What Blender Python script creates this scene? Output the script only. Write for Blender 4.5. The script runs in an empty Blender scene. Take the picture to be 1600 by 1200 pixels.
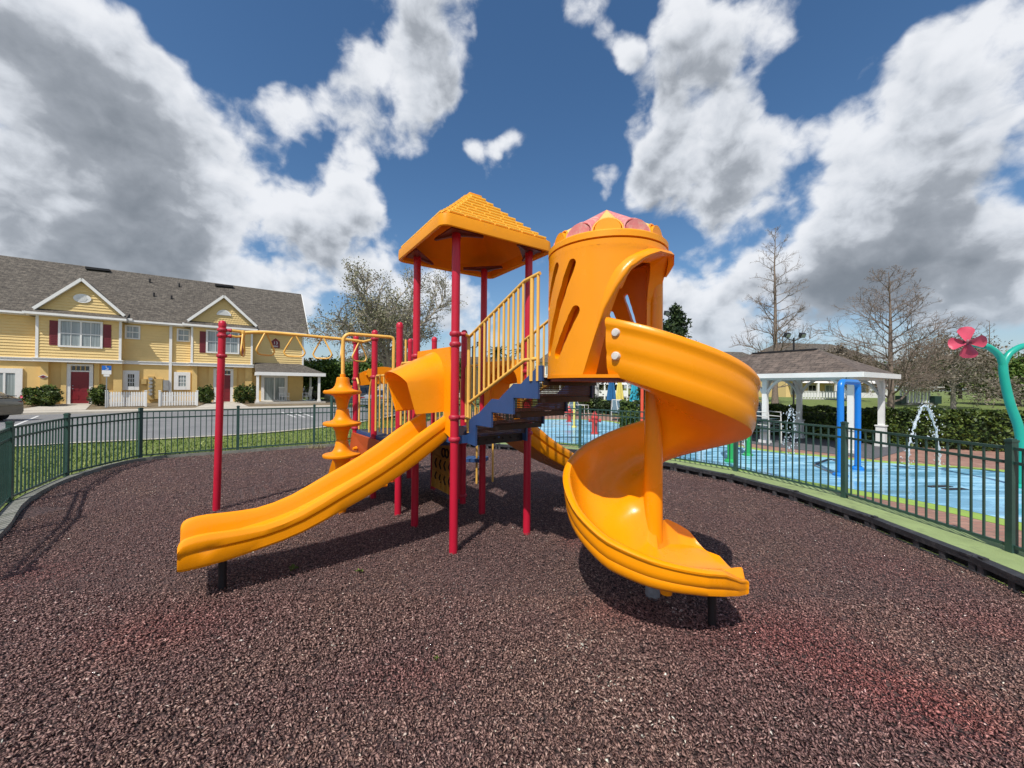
import bpy, bmesh, math, random
import numpy as np
from mathutils import Vector, Matrix

random.seed(7)
rng = np.random.default_rng(7)
sc = bpy.context.scene
COL = sc.collection
PI = math.pi
R = math.radians

# ------------------------------------------------------------------ camera
CAM_H = 1.75
FPX = 600.0                                   # focal length in pixels of the 1600 px wide photograph
PITCH = math.atan(4.0 / 600.0)
ROLL = R(0.5)
fwd = Vector((0, math.cos(PITCH), math.sin(PITCH)))
up0 = Vector((0, -math.sin(PITCH), math.cos(PITCH)))
rgt = Vector((1, 0, 0)) * math.cos(ROLL) + up0 * math.sin(ROLL)
upv = up0 * math.cos(ROLL) - Vector((1, 0, 0)) * math.sin(ROLL)
cam_pos = Vector((0, 0, CAM_H))
cd = bpy.data.cameras.new('camera')
cam = bpy.data.objects.new('camera', cd)
COL.objects.link(cam)
mw = Matrix.Identity(4)
for i in range(3):
    mw[i][0] = rgt[i]; mw[i][1] = upv[i]; mw[i][2] = -fwd[i]; mw[i][3] = cam_pos[i]
cam.matrix_world = mw
cd.sensor_width = 36; cd.sensor_fit = 'HORIZONTAL'
cd.lens = 36 * FPX / 1600
cd.clip_start = 0.05; cd.clip_end = 3000
sc.camera = cam

def ray(px, py):
    return fwd + rgt * ((px - 800) / FPX) + upv * ((600 - py) / FPX)
def P(px, py, Y):
    r = ray(px, py); return cam_pos + r * (Y / r.y)
def G(px, py, z=0.0):
    r = ray(px, py); return cam_pos + r * ((z - CAM_H) / r.z)

# ------------------------------------------------------------------ sun, sky, exposure
SUN_EL = R(54)
SH = Vector((0.375, 0.927, 0)).normalized()      # direction in which shadows fall
sun_dir = Vector((-SH.x * math.cos(SUN_EL), -SH.y * math.cos(SUN_EL), math.sin(SUN_EL)))
sl = bpy.data.lights.new('sun', 'SUN'); sl.energy = 4.6; sl.angle = R(0.55); sl.color = (1.0, 0.955, 0.89)
so = bpy.data.objects.new('sun', sl); COL.objects.link(so)
so.rotation_euler = sun_dir.to_track_quat('Z', 'Y').to_euler()
so.location = sun_dir * 60

world = bpy.data.worlds.new('World'); sc.world = world; world.use_nodes = True
wn = world.node_tree; wn.nodes.clear()
def W(t, **k):
    n = wn.nodes.new(t)
    for a, b in k.items(): setattr(n, a, b)
    return n
def wl(a, b): wn.links.new(a, b)
def wmath(op, a, b=None, c=None, clamp=False):
    n = W('ShaderNodeMath', operation=op, use_clamp=clamp)
    for i, v in enumerate((a, b, c)):
        if v is None: continue
        if isinstance(v, (int, float)): n.inputs[i].default_value = v
        else: wl(v, n.inputs[i])
    return n.outputs[0]
def wvec(op, a, b=None, s=None):
    n = W('ShaderNodeVectorMath', operation=op)
    for i, v in enumerate((a, b)):
        if v is None: continue
        if isinstance(v, (tuple, list, Vector)): n.inputs[i].default_value = tuple(v)
        else: wl(v, n.inputs[i])
    if s is not None:
        if isinstance(s, (int, float)): n.inputs['Scale'].default_value = s
        else: wl(s, n.inputs['Scale'])
    return n
sky = W('ShaderNodeTexSky', sky_type='NISHITA')
sky.sun_disc = False
sky.sun_elevation = SUN_EL
sky.sun_rotation = math.atan2(sun_dir.x, sun_dir.y)
sky.air_density = 1.0; sky.dust_density = 0.7; sky.ozone_density = 1.6
tc = W('ShaderNodeTexCoord')
dirv = tc.outputs['Generated']
# cumulus banks: centre pixel direction, radius, weight
CLOUDS = [(40, 110, 170, .50), (150, 190, 170, .55), (270, 260, 140, .52), (370, 275, 85, .42), (60, 260, 200, .45), (215, 300, 120, .3),
          (455, 130, 60, .26), (560, 100, 45, .20), (640, 50, 95, .46), (700, 20, 60, .2), (650, 130, 60, .3), (520, 170, 90, .44), (600, 190, 80, .40), (660, 200, 50, .25),
          (530, 305, 65, .42), (460, 315, 45, .25), (540, 385, 80, .40), (480, 375, 45, .2), (610, 440, 60, .32), (400, 410, 60, .22),
          (752, 248, 34, .38), (795, 205, 30, .26), (800, 240, 30, .2), (925, 25, 50, .3), (965, 90, 45, .34), (935, 270, 25, .3), (830, 105, 25, .2),
          (1040, 130, 100, .42), (1130, 60, 120, .48), (1080, 250, 110, .55), (1020, 240, 60, .38), (1190, 200, 100, .42), (1150, 320, 90, .4),
          (1290, 260, 120, .52), (1330, 330, 100, .35), (1400, 130, 140, .52), (1520, 60, 140, .48), (1550, 230, 160, .52), (1420, 270, 120, .48),
          (1060, 440, 60, .40), (1140, 455, 60, .42), (1230, 420, 75, .44), (1330, 410, 90, .46), (1440, 380, 100, .50), (1560, 400, 110, .50), (1500, 470, 90, .40), (1330, 490, 80, .34), (1180, 520, 80, .32),
          (60, 400, 110, .34), (170, 370, 80, .26), (260, 420, 90, .30), (1060, 540, 80, .30), (700, 480, 80, .30), (510, 480, 60, .34), (430, 460, 60, .25)]
grp = bpy.data.node_groups.new('cloud_banks', 'ShaderNodeTree')
grp.interface.new_socket('Vector', in_out='INPUT', socket_type='NodeSocketVector')
grp.interface.new_socket('Density', in_out='OUTPUT', socket_type='NodeSocketFloat')
gi = grp.nodes.new('NodeGroupInput'); go = grp.nodes.new('NodeGroupOutput')
def gm(op, a, b=None, c=None, clamp=False):
    n = grp.nodes.new('ShaderNodeMath'); n.operation = op; n.use_clamp = clamp
    for i, v in enumerate((a, b, c)):
        if v is None: continue
        if isinstance(v, (int, float)): n.inputs[i].default_value = v
        else: grp.links.new(v, n.inputs[i])
    return n.outputs[0]
nrm = grp.nodes.new('ShaderNodeVectorMath'); nrm.operation = 'NORMALIZE'
grp.links.new(gi.outputs[0], nrm.inputs[0])
tot = None
for (cx, cy, cr, cw) in CLOUDS:
    c = ray(cx, cy).normalized()
    e1 = ray(cx + cr * .75, cy - cr * .55).normalized(); e2 = ray(cx - cr * .75, cy + cr * .55).normalized()
    ang = (c.angle(e1) + c.angle(e2)) / 2
    dt = grp.nodes.new('ShaderNodeVectorMath'); dt.operation = 'DOT_PRODUCT'; dt.inputs[1].default_value = tuple(c)
    grp.links.new(nrm.outputs[0], dt.inputs[0])
    k = cw / (math.cos(ang * .15) - math.cos(min(ang * 1.35, 3)))      # weight * clamp((dot - c0) / (c1 - c0))
    v = gm('MULTIPLY_ADD', dt.outputs['Value'], k / cw, -math.cos(min(ang * 1.35, 3)) * k / cw, clamp=True)
    tot = gm('MULTIPLY', v, cw) if tot is None else gm('MULTIPLY_ADD', v, cw, tot)
grp.links.new(gm('MINIMUM', tot, 0.70), go.inputs[0])
def banks(vec_out):
    n = W('ShaderNodeGroup'); n.node_tree = grp; wl(vec_out, n.inputs[0]); return n.outputs[0]
def wnoise(vec_out, scale, detail, rough):
    n = W('ShaderNodeTexNoise'); n.inputs['Scale'].default_value = scale; n.inputs['Detail'].default_value = detail; n.inputs['Roughness'].default_value = rough
    wl(vec_out, n.inputs['Vector']); return n
warp = wnoise(dirv, 3.4, 4, .55)
wv = wvec('ADD', dirv, wvec('SCALE', wvec('SUBTRACT', warp.outputs['Color'], (.5, .5, .5)).outputs[0], s=0.26).outputs[0])
warp2 = wnoise(dirv, 14.0, 2, .5)
fv = wvec('ADD', dirv, wvec('SCALE', wvec('SUBTRACT', warp2.outputs['Color'], (.5, .5, .5)).outputs[0], s=0.035).outputs[0])
st = wvec('MULTIPLY', fv.outputs[0], (1, 1, 1.2))
def billow(vec_out, detail):
    n = W('ShaderNodeTexVoronoi', feature='F1', normalize=True)
    n.inputs['Scale'].default_value = 7.5; n.inputs['Detail'].default_value = detail; n.inputs['Roughness'].default_value = 0.55; n.inputs['Lacunarity'].default_value = 2.1;
    wl(vec_out, n.inputs['Vector']); return wmath('MULTIPLY_ADD', n.outputs['Distance'], -1.0, 0.82)
bil0 = billow(st.outputs[0], 2.0)
f0 = wmath('ADD', wmath('MULTIPLY', wnoise(st.outputs[0], 5.2, 11, .56).outputs['Fac'], .72), wmath('MULTIPLY', bil0, .28))
fu = wnoise(wvec('ADD', st.outputs[0], (0.0, 0.0, 0.085)).outputs[0], 5.2, 4, .5).outputs['Fac']
sv_ = wvec('ADD', st.outputs[0], (-0.010, 0.0, 0.022)).outputs[0]
fs = wmath('ADD', wmath('MULTIPLY', wnoise(sv_, 5.2, 8, .56).outputs['Fac'], .72), wmath('MULTIPLY', billow(sv_, 1.0), .28))
b0 = banks(wv.outputs[0]); b1 = banks(wvec('ADD', wv.outputs[0], (0, 0, 0.07)).outputs[0])
sx = W('ShaderNodeSeparateXYZ'); wl(dirv, sx.inputs[0])
away = W('ShaderNodeMapRange'); away.inputs['From Min'].default_value = 0.62; away.inputs['From Max'].default_value = 0.35; wl(sx.outputs['Y'], away.inputs['Value'])
bkn = wnoise(dirv, 2.3, 2, .5).outputs['Fac']
bk = wmath('MAXIMUM', wmath('MULTIPLY', wmath('MULTIPLY', wmath('SUBTRACT', bkn, 0.36), 2.2), away.outputs[0]), 0.0)
AMP = 2.5; THR = 0.31
lowb = W('ShaderNodeMapRange', interpolation_type='SMOOTHSTEP'); lowb.inputs['From Min'].default_value = 0.42; lowb.inputs['From Max'].default_value = 0.16; lowb.inputs['To Max'].default_value = 0.24
wl(sx.outputs['Z'], lowb.inputs['Value'])
bk = wmath('ADD', bk, lowb.outputs[0])
D0 = wmath('SUBTRACT', wmath('ADD', wmath('ADD', b0, bk), wmath('MULTIPLY', wmath('SUBTRACT', f0, 0.5), AMP)), THR)
D1 = wmath('SUBTRACT', wmath('ADD', wmath('ADD', b1, bk), wmath('MULTIPLY', wmath('SUBTRACT', fu, 0.5), AMP)), THR)
mask = W('ShaderNodeMapRange', interpolation_type='SMOOTHSTEP'); mask.inputs['From Min'].default_value = -0.02; mask.inputs['From Max'].default_value = 0.30
wl(D0, mask.inputs['Value'])
shade = W('ShaderNodeMapRange', interpolation_type='SMOOTHSTEP'); shade.inputs['From Min'].default_value = 0.0; shade.inputs['From Max'].default_value = 1.25
wl(wmath('ADD', wmath('ADD', wmath('MULTIPLY', D1, .58), wmath('MULTIPLY', D0, .58)), wmath('MULTIPLY', wmath('SUBTRACT', fs, f0), 2.9)), shade.inputs['Value'])
ccol = W('ShaderNodeValToRGB')
el = ccol.color_ramp.elements
el[0].position = 0.0; el[0].color = (0.88, 0.90, 0.94, 1)
el[1].position = 1.0; el[1].color = (0.21, 0.235, 0.27, 1)
e = ccol.color_ramp.elements.new(0.25); e.color = (0.68, 0.715, 0.77, 1)
e = ccol.color_ramp.elements.new(0.55); e.color = (0.37, 0.40, 0.445, 1)
wl(shade.outputs[0], ccol.inputs['Fac'])
SKY_S = 0.11
csc = wvec('SCALE', ccol.outputs['Color'], s=1.0 / SKY_S)
# saturate the clear sky a little
hs = W('ShaderNodeHueSaturation'); hs.inputs['Saturation'].default_value = 1.22; hs.inputs['Value'].default_value = 1.08
wl(sky.outputs[0], hs.inputs['Color'])
# clouds stop at the horizon haze
hz = W('ShaderNodeMapRange'); hz.inputs['From Min'].default_value = -0.02; hz.inputs['From Max'].default_value = 0.10
hz.inputs['To Min'].default_value = 0.35; hz.inputs['To Max'].default_value = 0.96
wl(sx.outputs['Z'], hz.inputs['Value'])
mx = W('ShaderNodeMix', data_type='RGBA')
wl(wmath('MULTIPLY', mask.outputs[0], hz.outputs[0]), mx.inputs[0])
wl(hs.outputs[0], mx.inputs[6]); wl(csc.outputs[0], mx.inputs[7])
hmix = W('ShaderNodeMix', data_type='RGBA'); hf = W('ShaderNodeMapRange', interpolation_type='SMOOTHSTEP'); hf.inputs['From Min'].default_value = 0.22; hf.inputs['From Max'].default_value = -0.02; hf.inputs['To Max'].default_value = 0.62
wl(sx.outputs['Z'], hf.inputs['Value']); wl(hf.outputs[0], hmix.inputs[0]); wl(mx.outputs[2], hmix.inputs[6]); hmix.inputs[7].default_value = (0.40 / SKY_S, 0.50 / SKY_S, 0.62 / SKY_S, 1)
bg = W('ShaderNodeBackground'); bg.inputs['Strength'].default_value = SKY_S
wl(hmix.outputs[2], bg.inputs['Color'])
wo = W('ShaderNodeOutputWorld'); wl(bg.outputs[0], wo.inputs['Surface'])

sc.view_settings.view_transform = 'Standard'
sc.view_settings.look = 'None'
sc.view_settings.exposure = 0.0
sc.view_settings.gamma = 1.0
sc.view_settings.use_curve_mapping = False

# ------------------------------------------------------------------ mesh helpers
class M:
    def __init__(s): s.v = []; s.f = []
    def add(s, vs, fs):
        o = len(s.v); s.v += [tuple(v) for v in vs]; s.f += [tuple(i + o for i in f) for f in fs]; return s
    def box(s, c, sz, rz=0, rx=0, ry=0):
        x, y, z = sz[0] / 2, sz[1] / 2, sz[2] / 2
        m = Matrix.Translation(Vector(c)) @ Matrix.Rotation(rz, 4, 'Z') @ Matrix.Rotation(ry, 4, 'Y') @ Matrix.Rotation(rx, 4, 'X')
        vs = [m @ Vector(p) for p in ((-x, -y, -z), (x, -y, -z), (x, y, -z), (-x, y, -z), (-x, -y, z), (x, -y, z), (x, y, z), (-x, y, z))]
        return s.add(vs, [(0, 3, 2, 1), (4, 5, 6, 7), (0, 1, 5, 4), (1, 2, 6, 5), (2, 3, 7, 6), (3, 0, 4, 7)])
    def span(s, a, b, w, h, upd=(0, 0, 1)):
        """box from point a to b, w wide and h high"""
        a = Vector(a); b = Vector(b); d = (b - a).normalized(); u = Vector(upd)
        sd = d.cross(u).normalized(); u = sd.cross(d)
        vs = []
        for p in (a, b):
            for (i, j) in ((-1, -1), (1, -1), (1, 1), (-1, 1)): vs.append(p + sd * (i * w / 2) + u * (j * h / 2))
        return s.add(vs, [(3, 2, 1, 0), (4, 5, 6, 7), (0, 1, 5, 4), (1, 2, 6, 5), (2, 3, 7, 6), (3, 0, 4, 7)])
    def tube(s, pts, r, n=10, cap=True):
        pts = [Vector(p) for p in pts]; rs = r if isinstance(r, (list, tuple)) else [r] * len(pts)
        rings = []; prev = None
        for i, p in enumerate(pts):
            d = (pts[min(i + 1, len(pts) - 1)] - pts[max(i - 1, 0)]).normalized()
            if prev is None:
                a = d.orthogonal().normalized()
            else:
                a = (prev - d * prev.dot(d)).normalized()
            b = d.cross(a); prev = a
            rings.append([p + (a * math.cos(2 * PI * k / n) + b * math.sin(2 * PI * k / n)) * rs[i] for k in range(n)])
        vs = [q for rg in rings for q in rg]; fs = []
        for i in range(len(pts) - 1):
            for k in range(n):
                k2 = (k + 1) % n
                fs.append((i * n + k, i * n + k2, (i + 1) * n + k2, (i + 1) * n + k))
        if cap:
            fs.append(tuple(reversed(range(n)))); fs.append(tuple((len(pts) - 1) * n + k for k in range(n)))
        return s.add(vs, fs)
    def lathe(s, prof, c=(0, 0, 0), n=24, capb=False, capt=False):
        vs = []; fs = []
        for (r, z) in prof:
            for k in range(n): vs.append((c[0] + r * math.cos(2 * PI * k / n), c[1] + r * math.sin(2 * PI * k / n), c[2] + z))
        for i in range(len(prof) - 1):
            for k in range(n):
                k2 = (k + 1) % n
                fs.append((i * n + k, i * n + k2, (i + 1) * n + k2, (i + 1) * n + k))
        if capb: fs.append(tuple(reversed(range(n))))
        if capt: fs.append(tuple((len(prof) - 1) * n + k for k in range(n)))
        return s.add(vs, fs)
    def grid(s, rows, close=False):
        n = len(rows[0]); vs = [q for r_ in rows for q in r_]; fs = []
        for i in range(len(rows) - 1):
            for k in range(n if close else n - 1):
                k2 = (k + 1) % n
                fs.append((i * n + k, i * n + k2, (i + 1) * n + k2, (i + 1) * n + k))
        return s.add(vs, fs)
    def prism(s, pts, z0, z1):
        n = len(pts); vs = [(p[0], p[1], z0) for p in pts] + [(p[0], p[1], z1) for p in pts]
        fs = [tuple(reversed(range(n))), tuple(range(n, 2 * n))] + [(i, (i + 1) % n, n + (i + 1) % n, n + i) for i in range(n)]
        return s.add(vs, fs)
    def extr(s, pts, dvec):
        """closed polygon (3D points) extruded along a vector"""
        n = len(pts); d = Vector(dvec); vs = [Vector(p) for p in pts] + [Vector(p) + d for p in pts]
        fs = [tuple(reversed(range(n))), tuple(range(n, 2 * n))] + [(i, (i + 1) % n, n + (i + 1) % n, n + i) for i in range(n)]
        return s.add(vs, fs)
    def quad(s, a, b, c, d): return s.add([a, b, c, d], [(0, 1, 2, 3)])
    def mesh(s, name, mat, off=None, smooth=False, fix=True):
        me = bpy.data.meshes.new(name)
        vs = s.v if off is None else [(v[0] - off[0], v[1] - off[1], v[2] - off[2]) for v in s.v]
        me.from_pydata(vs, [], s.f)
        if fix:
            b = bmesh.new(); b.from_mesh(me); bmesh.ops.recalc_face_normals(b, faces=b.faces); b.to_mesh(me); b.free()
        if smooth:
            me.polygons.foreach_set('use_smooth', [True] * len(me.polygons))
            if smooth is not True: me.set_sharp_from_angle(angle=R(smooth))
        me.materials.append(mat); me.update()
        return me

OFF = {}
def thing(name, label, cat, loc=(0, 0, 0), rz=0, group=None):
    o = bpy.data.objects.new(name, None); COL.objects.link(o)
    o.location = loc; o.rotation_euler = (0, 0, rz); o.empty_display_size = 0.2
    o['label'] = label; o['category'] = cat
    if group: o['group'] = group
    OFF[o.name] = Vector(loc)
    return o
def part(name, m, mat, parent, smooth=False, local=False, label=None, fix=True, kind=None):
    """mesh part; m is in world coordinates unless local"""
    root = parent
    while root.parent: root = root.parent
    off = None if local else OFF[root.name]
    me = m.mesh(name, mat, off, smooth, fix) if isinstance(m, M) else m
    o = bpy.data.objects.new(name, me); COL.objects.link(o); o.parent = parent
    if label: o['label'] = label
    if kind: o['kind'] = kind
    return o
def inst(name, me, parent, loc, rz=0, scale=None, local=False):
    root = parent
    while root.parent: root = root.parent
    o = bpy.data.objects.new(name, me); COL.objects.link(o); o.parent = parent
    o.location = Vector(loc) if local else Vector(loc) - OFF[root.name]
    o.rotation_euler = (0, 0, rz) if isinstance(rz, (int, float)) else rz
    if scale: o.scale = scale
    return o
def solo(name, m, mat, label, cat, group=None, smooth=False, base=None, kind=None, fix=True):
    b = Vector(base) if base is not None else Vector((0, 0, 0))
    me = m.mesh(name, mat, b, smooth, fix)
    o = bpy.data.objects.new(name, me); COL.objects.link(o); o.location = b
    OFF[o.name] = b
    o['label'] = label; o['category'] = cat
    if group: o['group'] = group
    if kind: o['kind'] = kind
    return o
def struct(name, m, mat, label=None, smooth=False, fix=True):
    o = bpy.data.objects.new(name, m.mesh(name, mat, None, smooth, fix)); COL.objects.link(o); o['kind'] = 'structure'
    OFF[o.name] = Vector((0, 0, 0))
    if label: o['label'] = label
    return o
def copy_tree(o, parent=None):
    c = o.copy(); COL.objects.link(c); c.parent = parent
    if o.name in OFF: OFF[c.name] = OFF[o.name]
    for ch in list(o.children): copy_tree(ch, c)
    return c

# ------------------------------------------------------------------ materials
def nt(name):
    m = bpy.data.materials.new(name); m.use_nodes = True
    t = m.node_tree; b = t.nodes['Principled BSDF']; return m, t, b
def N(t, ty, **k):
    n = t.nodes.new(ty)
    for a, b in k.items():
        if a in ('operation', 'data_type', 'blend_type', 'feature', 'interpolation_type', 'wave_type', 'bands_direction', 'attribute_name', 'distance'): setattr(n, a, b)
        else: n.inputs[a].default_value = b
    return n
def ramp(t, fac, stops):
    r = t.nodes.new('ShaderNodeValToRGB'); e = r.color_ramp.elements
    e[0].position = stops[0][0]; e[0].color = (*stops[0][1], 1)
    e[1].position = stops[-1][0]; e[1].color = (*stops[-1][1], 1)
    for p, c in stops[1:-1]:
        x = e.new(p); x.color = (*c, 1)
    t.links.new(fac, r.inputs['Fac']); return r.outputs['Color']
def mat(name, col, rough=0.6, var=0.12, scale=3.0, bump=0.0, bscale=60.0, spec=0.5, metal=0.0, coat=0.0, dirt=None, coord='Object', rvar=0.1, detail=5):
    """plain material with large soft variation, fine relief and optional dirt"""
    m, t, b = nt(name)
    tcn = t.nodes.new('ShaderNodeTexCoord'); co = tcn.outputs[coord]
    n1 = N(t, 'ShaderNodeTexNoise', Scale=scale, Detail=detail, Roughness=0.6); t.links.new(co, n1.inputs['Vector'])
    lo = tuple(c * (1 - var) for c in col); hi = tuple(min(1, c * (1 + var)) for c in col)
    c = ramp(t, n1.outputs['Fac'], [(0.3, lo), (0.7, hi)])
    if dirt:
        n2 = N(t, 'ShaderNodeTexNoise', Scale=dirt[2], Detail=8, Roughness=0.7); t.links.new(co, n2.inputs['Vector'])
        mr = N(t, 'ShaderNodeMapRange'); mr.inputs['From Min'].default_value = dirt[3]; mr.inputs['From Max'].default_value = dirt[3] + 0.15
        mr.inputs['To Max'].default_value = dirt[1]
        t.links.new(n2.outputs['Fac'], mr.inputs['Value'])
        mxn = t.nodes.new('ShaderNodeMix'); mxn.data_type = 'RGBA'; mxn.inputs[7].default_value = (*dirt[0], 1)
        t.links.new(mr.outputs[0], mxn.inputs[0]); t.links.new(c, mxn.inputs[6]); c = mxn.outputs[2]
    t.links.new(c, b.inputs['Base Color'])
    rr = N(t, 'ShaderNodeMapRange'); rr.inputs['To Min'].default_value = max(0.03, rough - rvar); rr.inputs['To Max'].default_value = min(1, rough + rvar)
    t.links.new(n1.outputs['Fac'], rr.inputs['Value']); t.links.new(rr.outputs[0], b.inputs['Roughness'])
    b.inputs['Metallic'].default_value = metal; b.inputs['Specular IOR Level'].default_value = spec
    b.inputs['Coat Weight'].default_value = coat
    if bump > 0:
        n3 = N(t, 'ShaderNodeTexNoise', Scale=bscale, Detail=4, Roughness=0.6); t.links.new(co, n3.inputs['Vector'])
        bp = N(t, 'ShaderNodeBump', Strength=bump, Distance=0.01); t.links.new(n3.outputs['Fac'], bp.inputs['Height'])
        t.links.new(bp.outputs[0], b.inputs['Normal'])
    return m

ORANGE = mat('orange_plastic', (0.90, 0.305, 0.002), 0.28, 0.06, 1.7, 0.10, 300, spec=0.35, coat=0.12, dirt=((0.55, 0.24, 0.05), 0.35, 4.0, 0.62))
ORANGE2 = mat('orange_plastic_worn', (0.84, 0.265, 0.002), 0.40, 0.07, 2.3, 0.12, 300, spec=0.3, dirt=((0.5, 0.22, 0.06), 0.4, 3.0, 0.60))
YELROOF = mat('yellow_plastic', (0.90, 0.335, 0.006), 0.40, 0.06, 3, 0.08, 200, spec=0.35, dirt=((0.45, 0.25, 0.07), 0.5, 5, 0.6))
SHINGLEP = mat('pale_yellow_moulding', (0.92, 0.52, 0.07), 0.5, 0.1, 9, 0.1, 200, spec=0.3, dirt=((0.45, 0.25, 0.07), 0.4, 7, 0.6))
RED = mat('red_powder_coat', (0.50, 0.010, 0.036), 0.38, 0.07, 2.5, 0.08, 250, spec=0.45, dirt=((0.50, 0.12, 0.13), 0.4, 14, 0.64))
CLAMP = mat('red_clamp', (0.42, 0.015, 0.04), 0.5, 0.1, 8, 0.25, 90, dirt=((0.45, 0.2, 0.2), 0.5, 30, 0.55))
YEL = mat('yellow_vinyl_pipe', (0.82, 0.47, 0.10), 0.42, 0.08, 5, 0.1, 200, dirt=((0.45, 0.28, 0.12), 0.55, 18, 0.60))
BLUE = mat('blue_vinyl', (0.024, 0.066, 0.185), 0.5, 0.1, 4, 0.15, 150, dirt=((0.12, 0.15, 0.24), 0.4, 12, 0.6))
PINK = mat('faded_pink_plastic', (0.62, 0.20, 0.20), 0.6, 0.12, 9, 0.15, 120, dirt=((0.62, 0.42, 0.34), 0.7, 14, 0.48))
PALEYEL = mat('faded_yellow_plastic', (0.80, 0.47, 0.13), 0.6, 0.1, 9, 0.15, 120, dirt=((0.62, 0.45, 0.30), 0.5, 14, 0.52))
TAN = mat('tan_play_panel', (0.60, 0.31, 0.05), 0.6, 0.15, 6, 0.5, 25, dirt=((0.30, 0.13, 0.04), 0.5, 8, 0.55))
DARKLINE = mat('dark_groove', (0.05, 0.025, 0.015), 0.8)
MAROON = mat('maroon_plate', (0.16, 0.03, 0.035), 0.55, 0.15, 10, 0.2)
BLACK = mat('black_steel', (0.012, 0.011, 0.013), 0.5, 0.2, 8, 0.2)
GREYCAP = mat('grey_concrete', (0.25, 0.26, 0.28), 0.85, 0.25, 14, 0.6, 40)
WHITE = mat('white_paint', (0.74, 0.74, 0.72), 0.55, 0.06, 2, 0.1, 40, dirt=((0.45, 0.44, 0.40), 0.4, 6, 0.62))
BOLT = mat('pale_bolt_cap', (0.62, 0.58, 0.55), 0.5, 0.15, 30)
GREENF = mat('green_fence_enamel', (0.030, 0.072, 0.060), 0.34, 0.15, 6, 0.1, 200, spec=0.5, dirt=((0.10, 0.15, 0.13), 0.4, 20, 0.6))
GREENF_D = mat('dark_green_enamel', (0.010, 0.034, 0.026), 0.4, 0.15, 6)
BORDER = mat('black_plastic_edging', (0.030, 0.030, 0.034), 0.55, 0.3, 6, 0.3, 60, dirt=((0.14, 0.13, 0.13), 0.6, 9, 0.52))
CURB = mat('weathered_concrete_curb', (0.22, 0.22, 0.19), 0.9, 0.2, 4, 0.5, 50, dirt=((0.09, 0.10, 0.07), 0.7, 5, 0.5))
LIMECON = mat('lime_green_concrete', (0.25, 0.32, 0.13), 0.8, 0.12, 3, 0.4, 60, dirt=((0.16, 0.20, 0.09), 0.8, 4, 0.52))
LIME = mat('lime_pad_border', (0.28, 0.42, 0.07), 0.7, 0.12, 3, 0.1, 60, dirt=((0.25, 0.30, 0.12), 0.6, 5, 0.55))
CONC = mat('pale_concrete', (0.47, 0.43, 0.36), 0.9, 0.10, 2, 0.3, 40, dirt=((0.26, 0.24, 0.20), 0.6, 1.5, 0.56))
SLAB = mat('grey_slab_and_arch_shadow', (0.10, 0.10, 0.11), 0.85, 0.15, 3, 0.3, 40)
LINEP = mat('white_line_paint', (0.6, 0.6, 0.58), 0.8, 0.15, 6)
# --- special materials
def m_padblue():
    m, t, b = nt('blue_splash_pad')
    tcn = t.nodes.new('ShaderNodeTexCoord')
    mp = N(t, 'ShaderNodeMapping', Scale=(0.35, 1.6, 1)); t.links.new(tcn.outputs['Object'], mp.inputs[0])
    n = N(t, 'ShaderNodeTexNoise', Scale=1.6, Detail=7, Roughness=0.6, Distortion=1.2); t.links.new(mp.outputs[0], n.inputs[0])
    c = ramp(t, n.outputs['Fac'], [(0.28, (0.13, 0.30, 0.38)), (0.44, (0.17, 0.44, 0.64)), (0.58, (0.28, 0.55, 0.70)), (0.72, (0.46, 0.64, 0.70))])
    t.links.new(c, b.inputs['Base Color'])
    r_ = N(t, 'ShaderNodeMapRange'); r_.inputs['From Min'].default_value = 0.45; r_.inputs['From Max'].default_value = 0.6; r_.inputs['To Min'].default_value = 0.12; r_.inputs['To Max'].default_value = 0.6
    t.links.new(n.outputs['Fac'], r_.inputs[0]); t.links.new(r_.outputs[0], b.inputs['Roughness'])
    n2 = N(t, 'ShaderNodeTexNoise', Scale=9, Detail=3); t.links.new(tcn.outputs['Object'], n2.inputs[0])
    bp = N(t, 'ShaderNodeBump', Strength=0.15, Distance=0.02); t.links.new(n2.outputs[0], bp.inputs['Height']); t.links.new(bp.outputs[0], b.inputs['Normal'])
    return m
PAD = m_padblue()
def m_paver():
    m, t, b = nt('red_brick_pavers')
    tcn = t.nodes.new('ShaderNodeTexCoord')
    br = N(t, 'ShaderNodeTexBrick', Scale=1.0); br.inputs['Brick Width'].default_value = 0.22; br.inputs['Row Height'].default_value = 0.11
    br.inputs['Mortar Size'].default_value = 0.008; br.inputs['Color1'].default_value = (0.30, 0.15, 0.115, 1); br.inputs['Color2'].default_value = (0.38, 0.22, 0.17, 1)
    br.inputs['Mortar'].default_value = (0.20, 0.15, 0.12, 1)
    t.links.new(tcn.outputs['Object'], br.inputs[0])
    n = N(t, 'ShaderNodeTexNoise', Scale=2.2, Detail=6); t.links.new(tcn.outputs['Object'], n.inputs[0])
    mxn = t.nodes.new('ShaderNodeMix'); mxn.data_type = 'RGBA'; mxn.blend_type = 'MULTIPLY'; mxn.inputs[0].default_value = 0.7
    t.links.new(br.outputs['Color'], mxn.inputs[6]); t.links.new(ramp(t, n.outputs['Fac'], [(0.3, (0.7, 0.66, 0.64)), (0.7, (1.2, 1.15, 1.1))]), mxn.inputs[7])
    t.links.new(mxn.outputs[2], b.inputs['Base Color']); b.inputs['Roughness'].default_value = 0.85
    return m
PAVER = m_paver()
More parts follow.
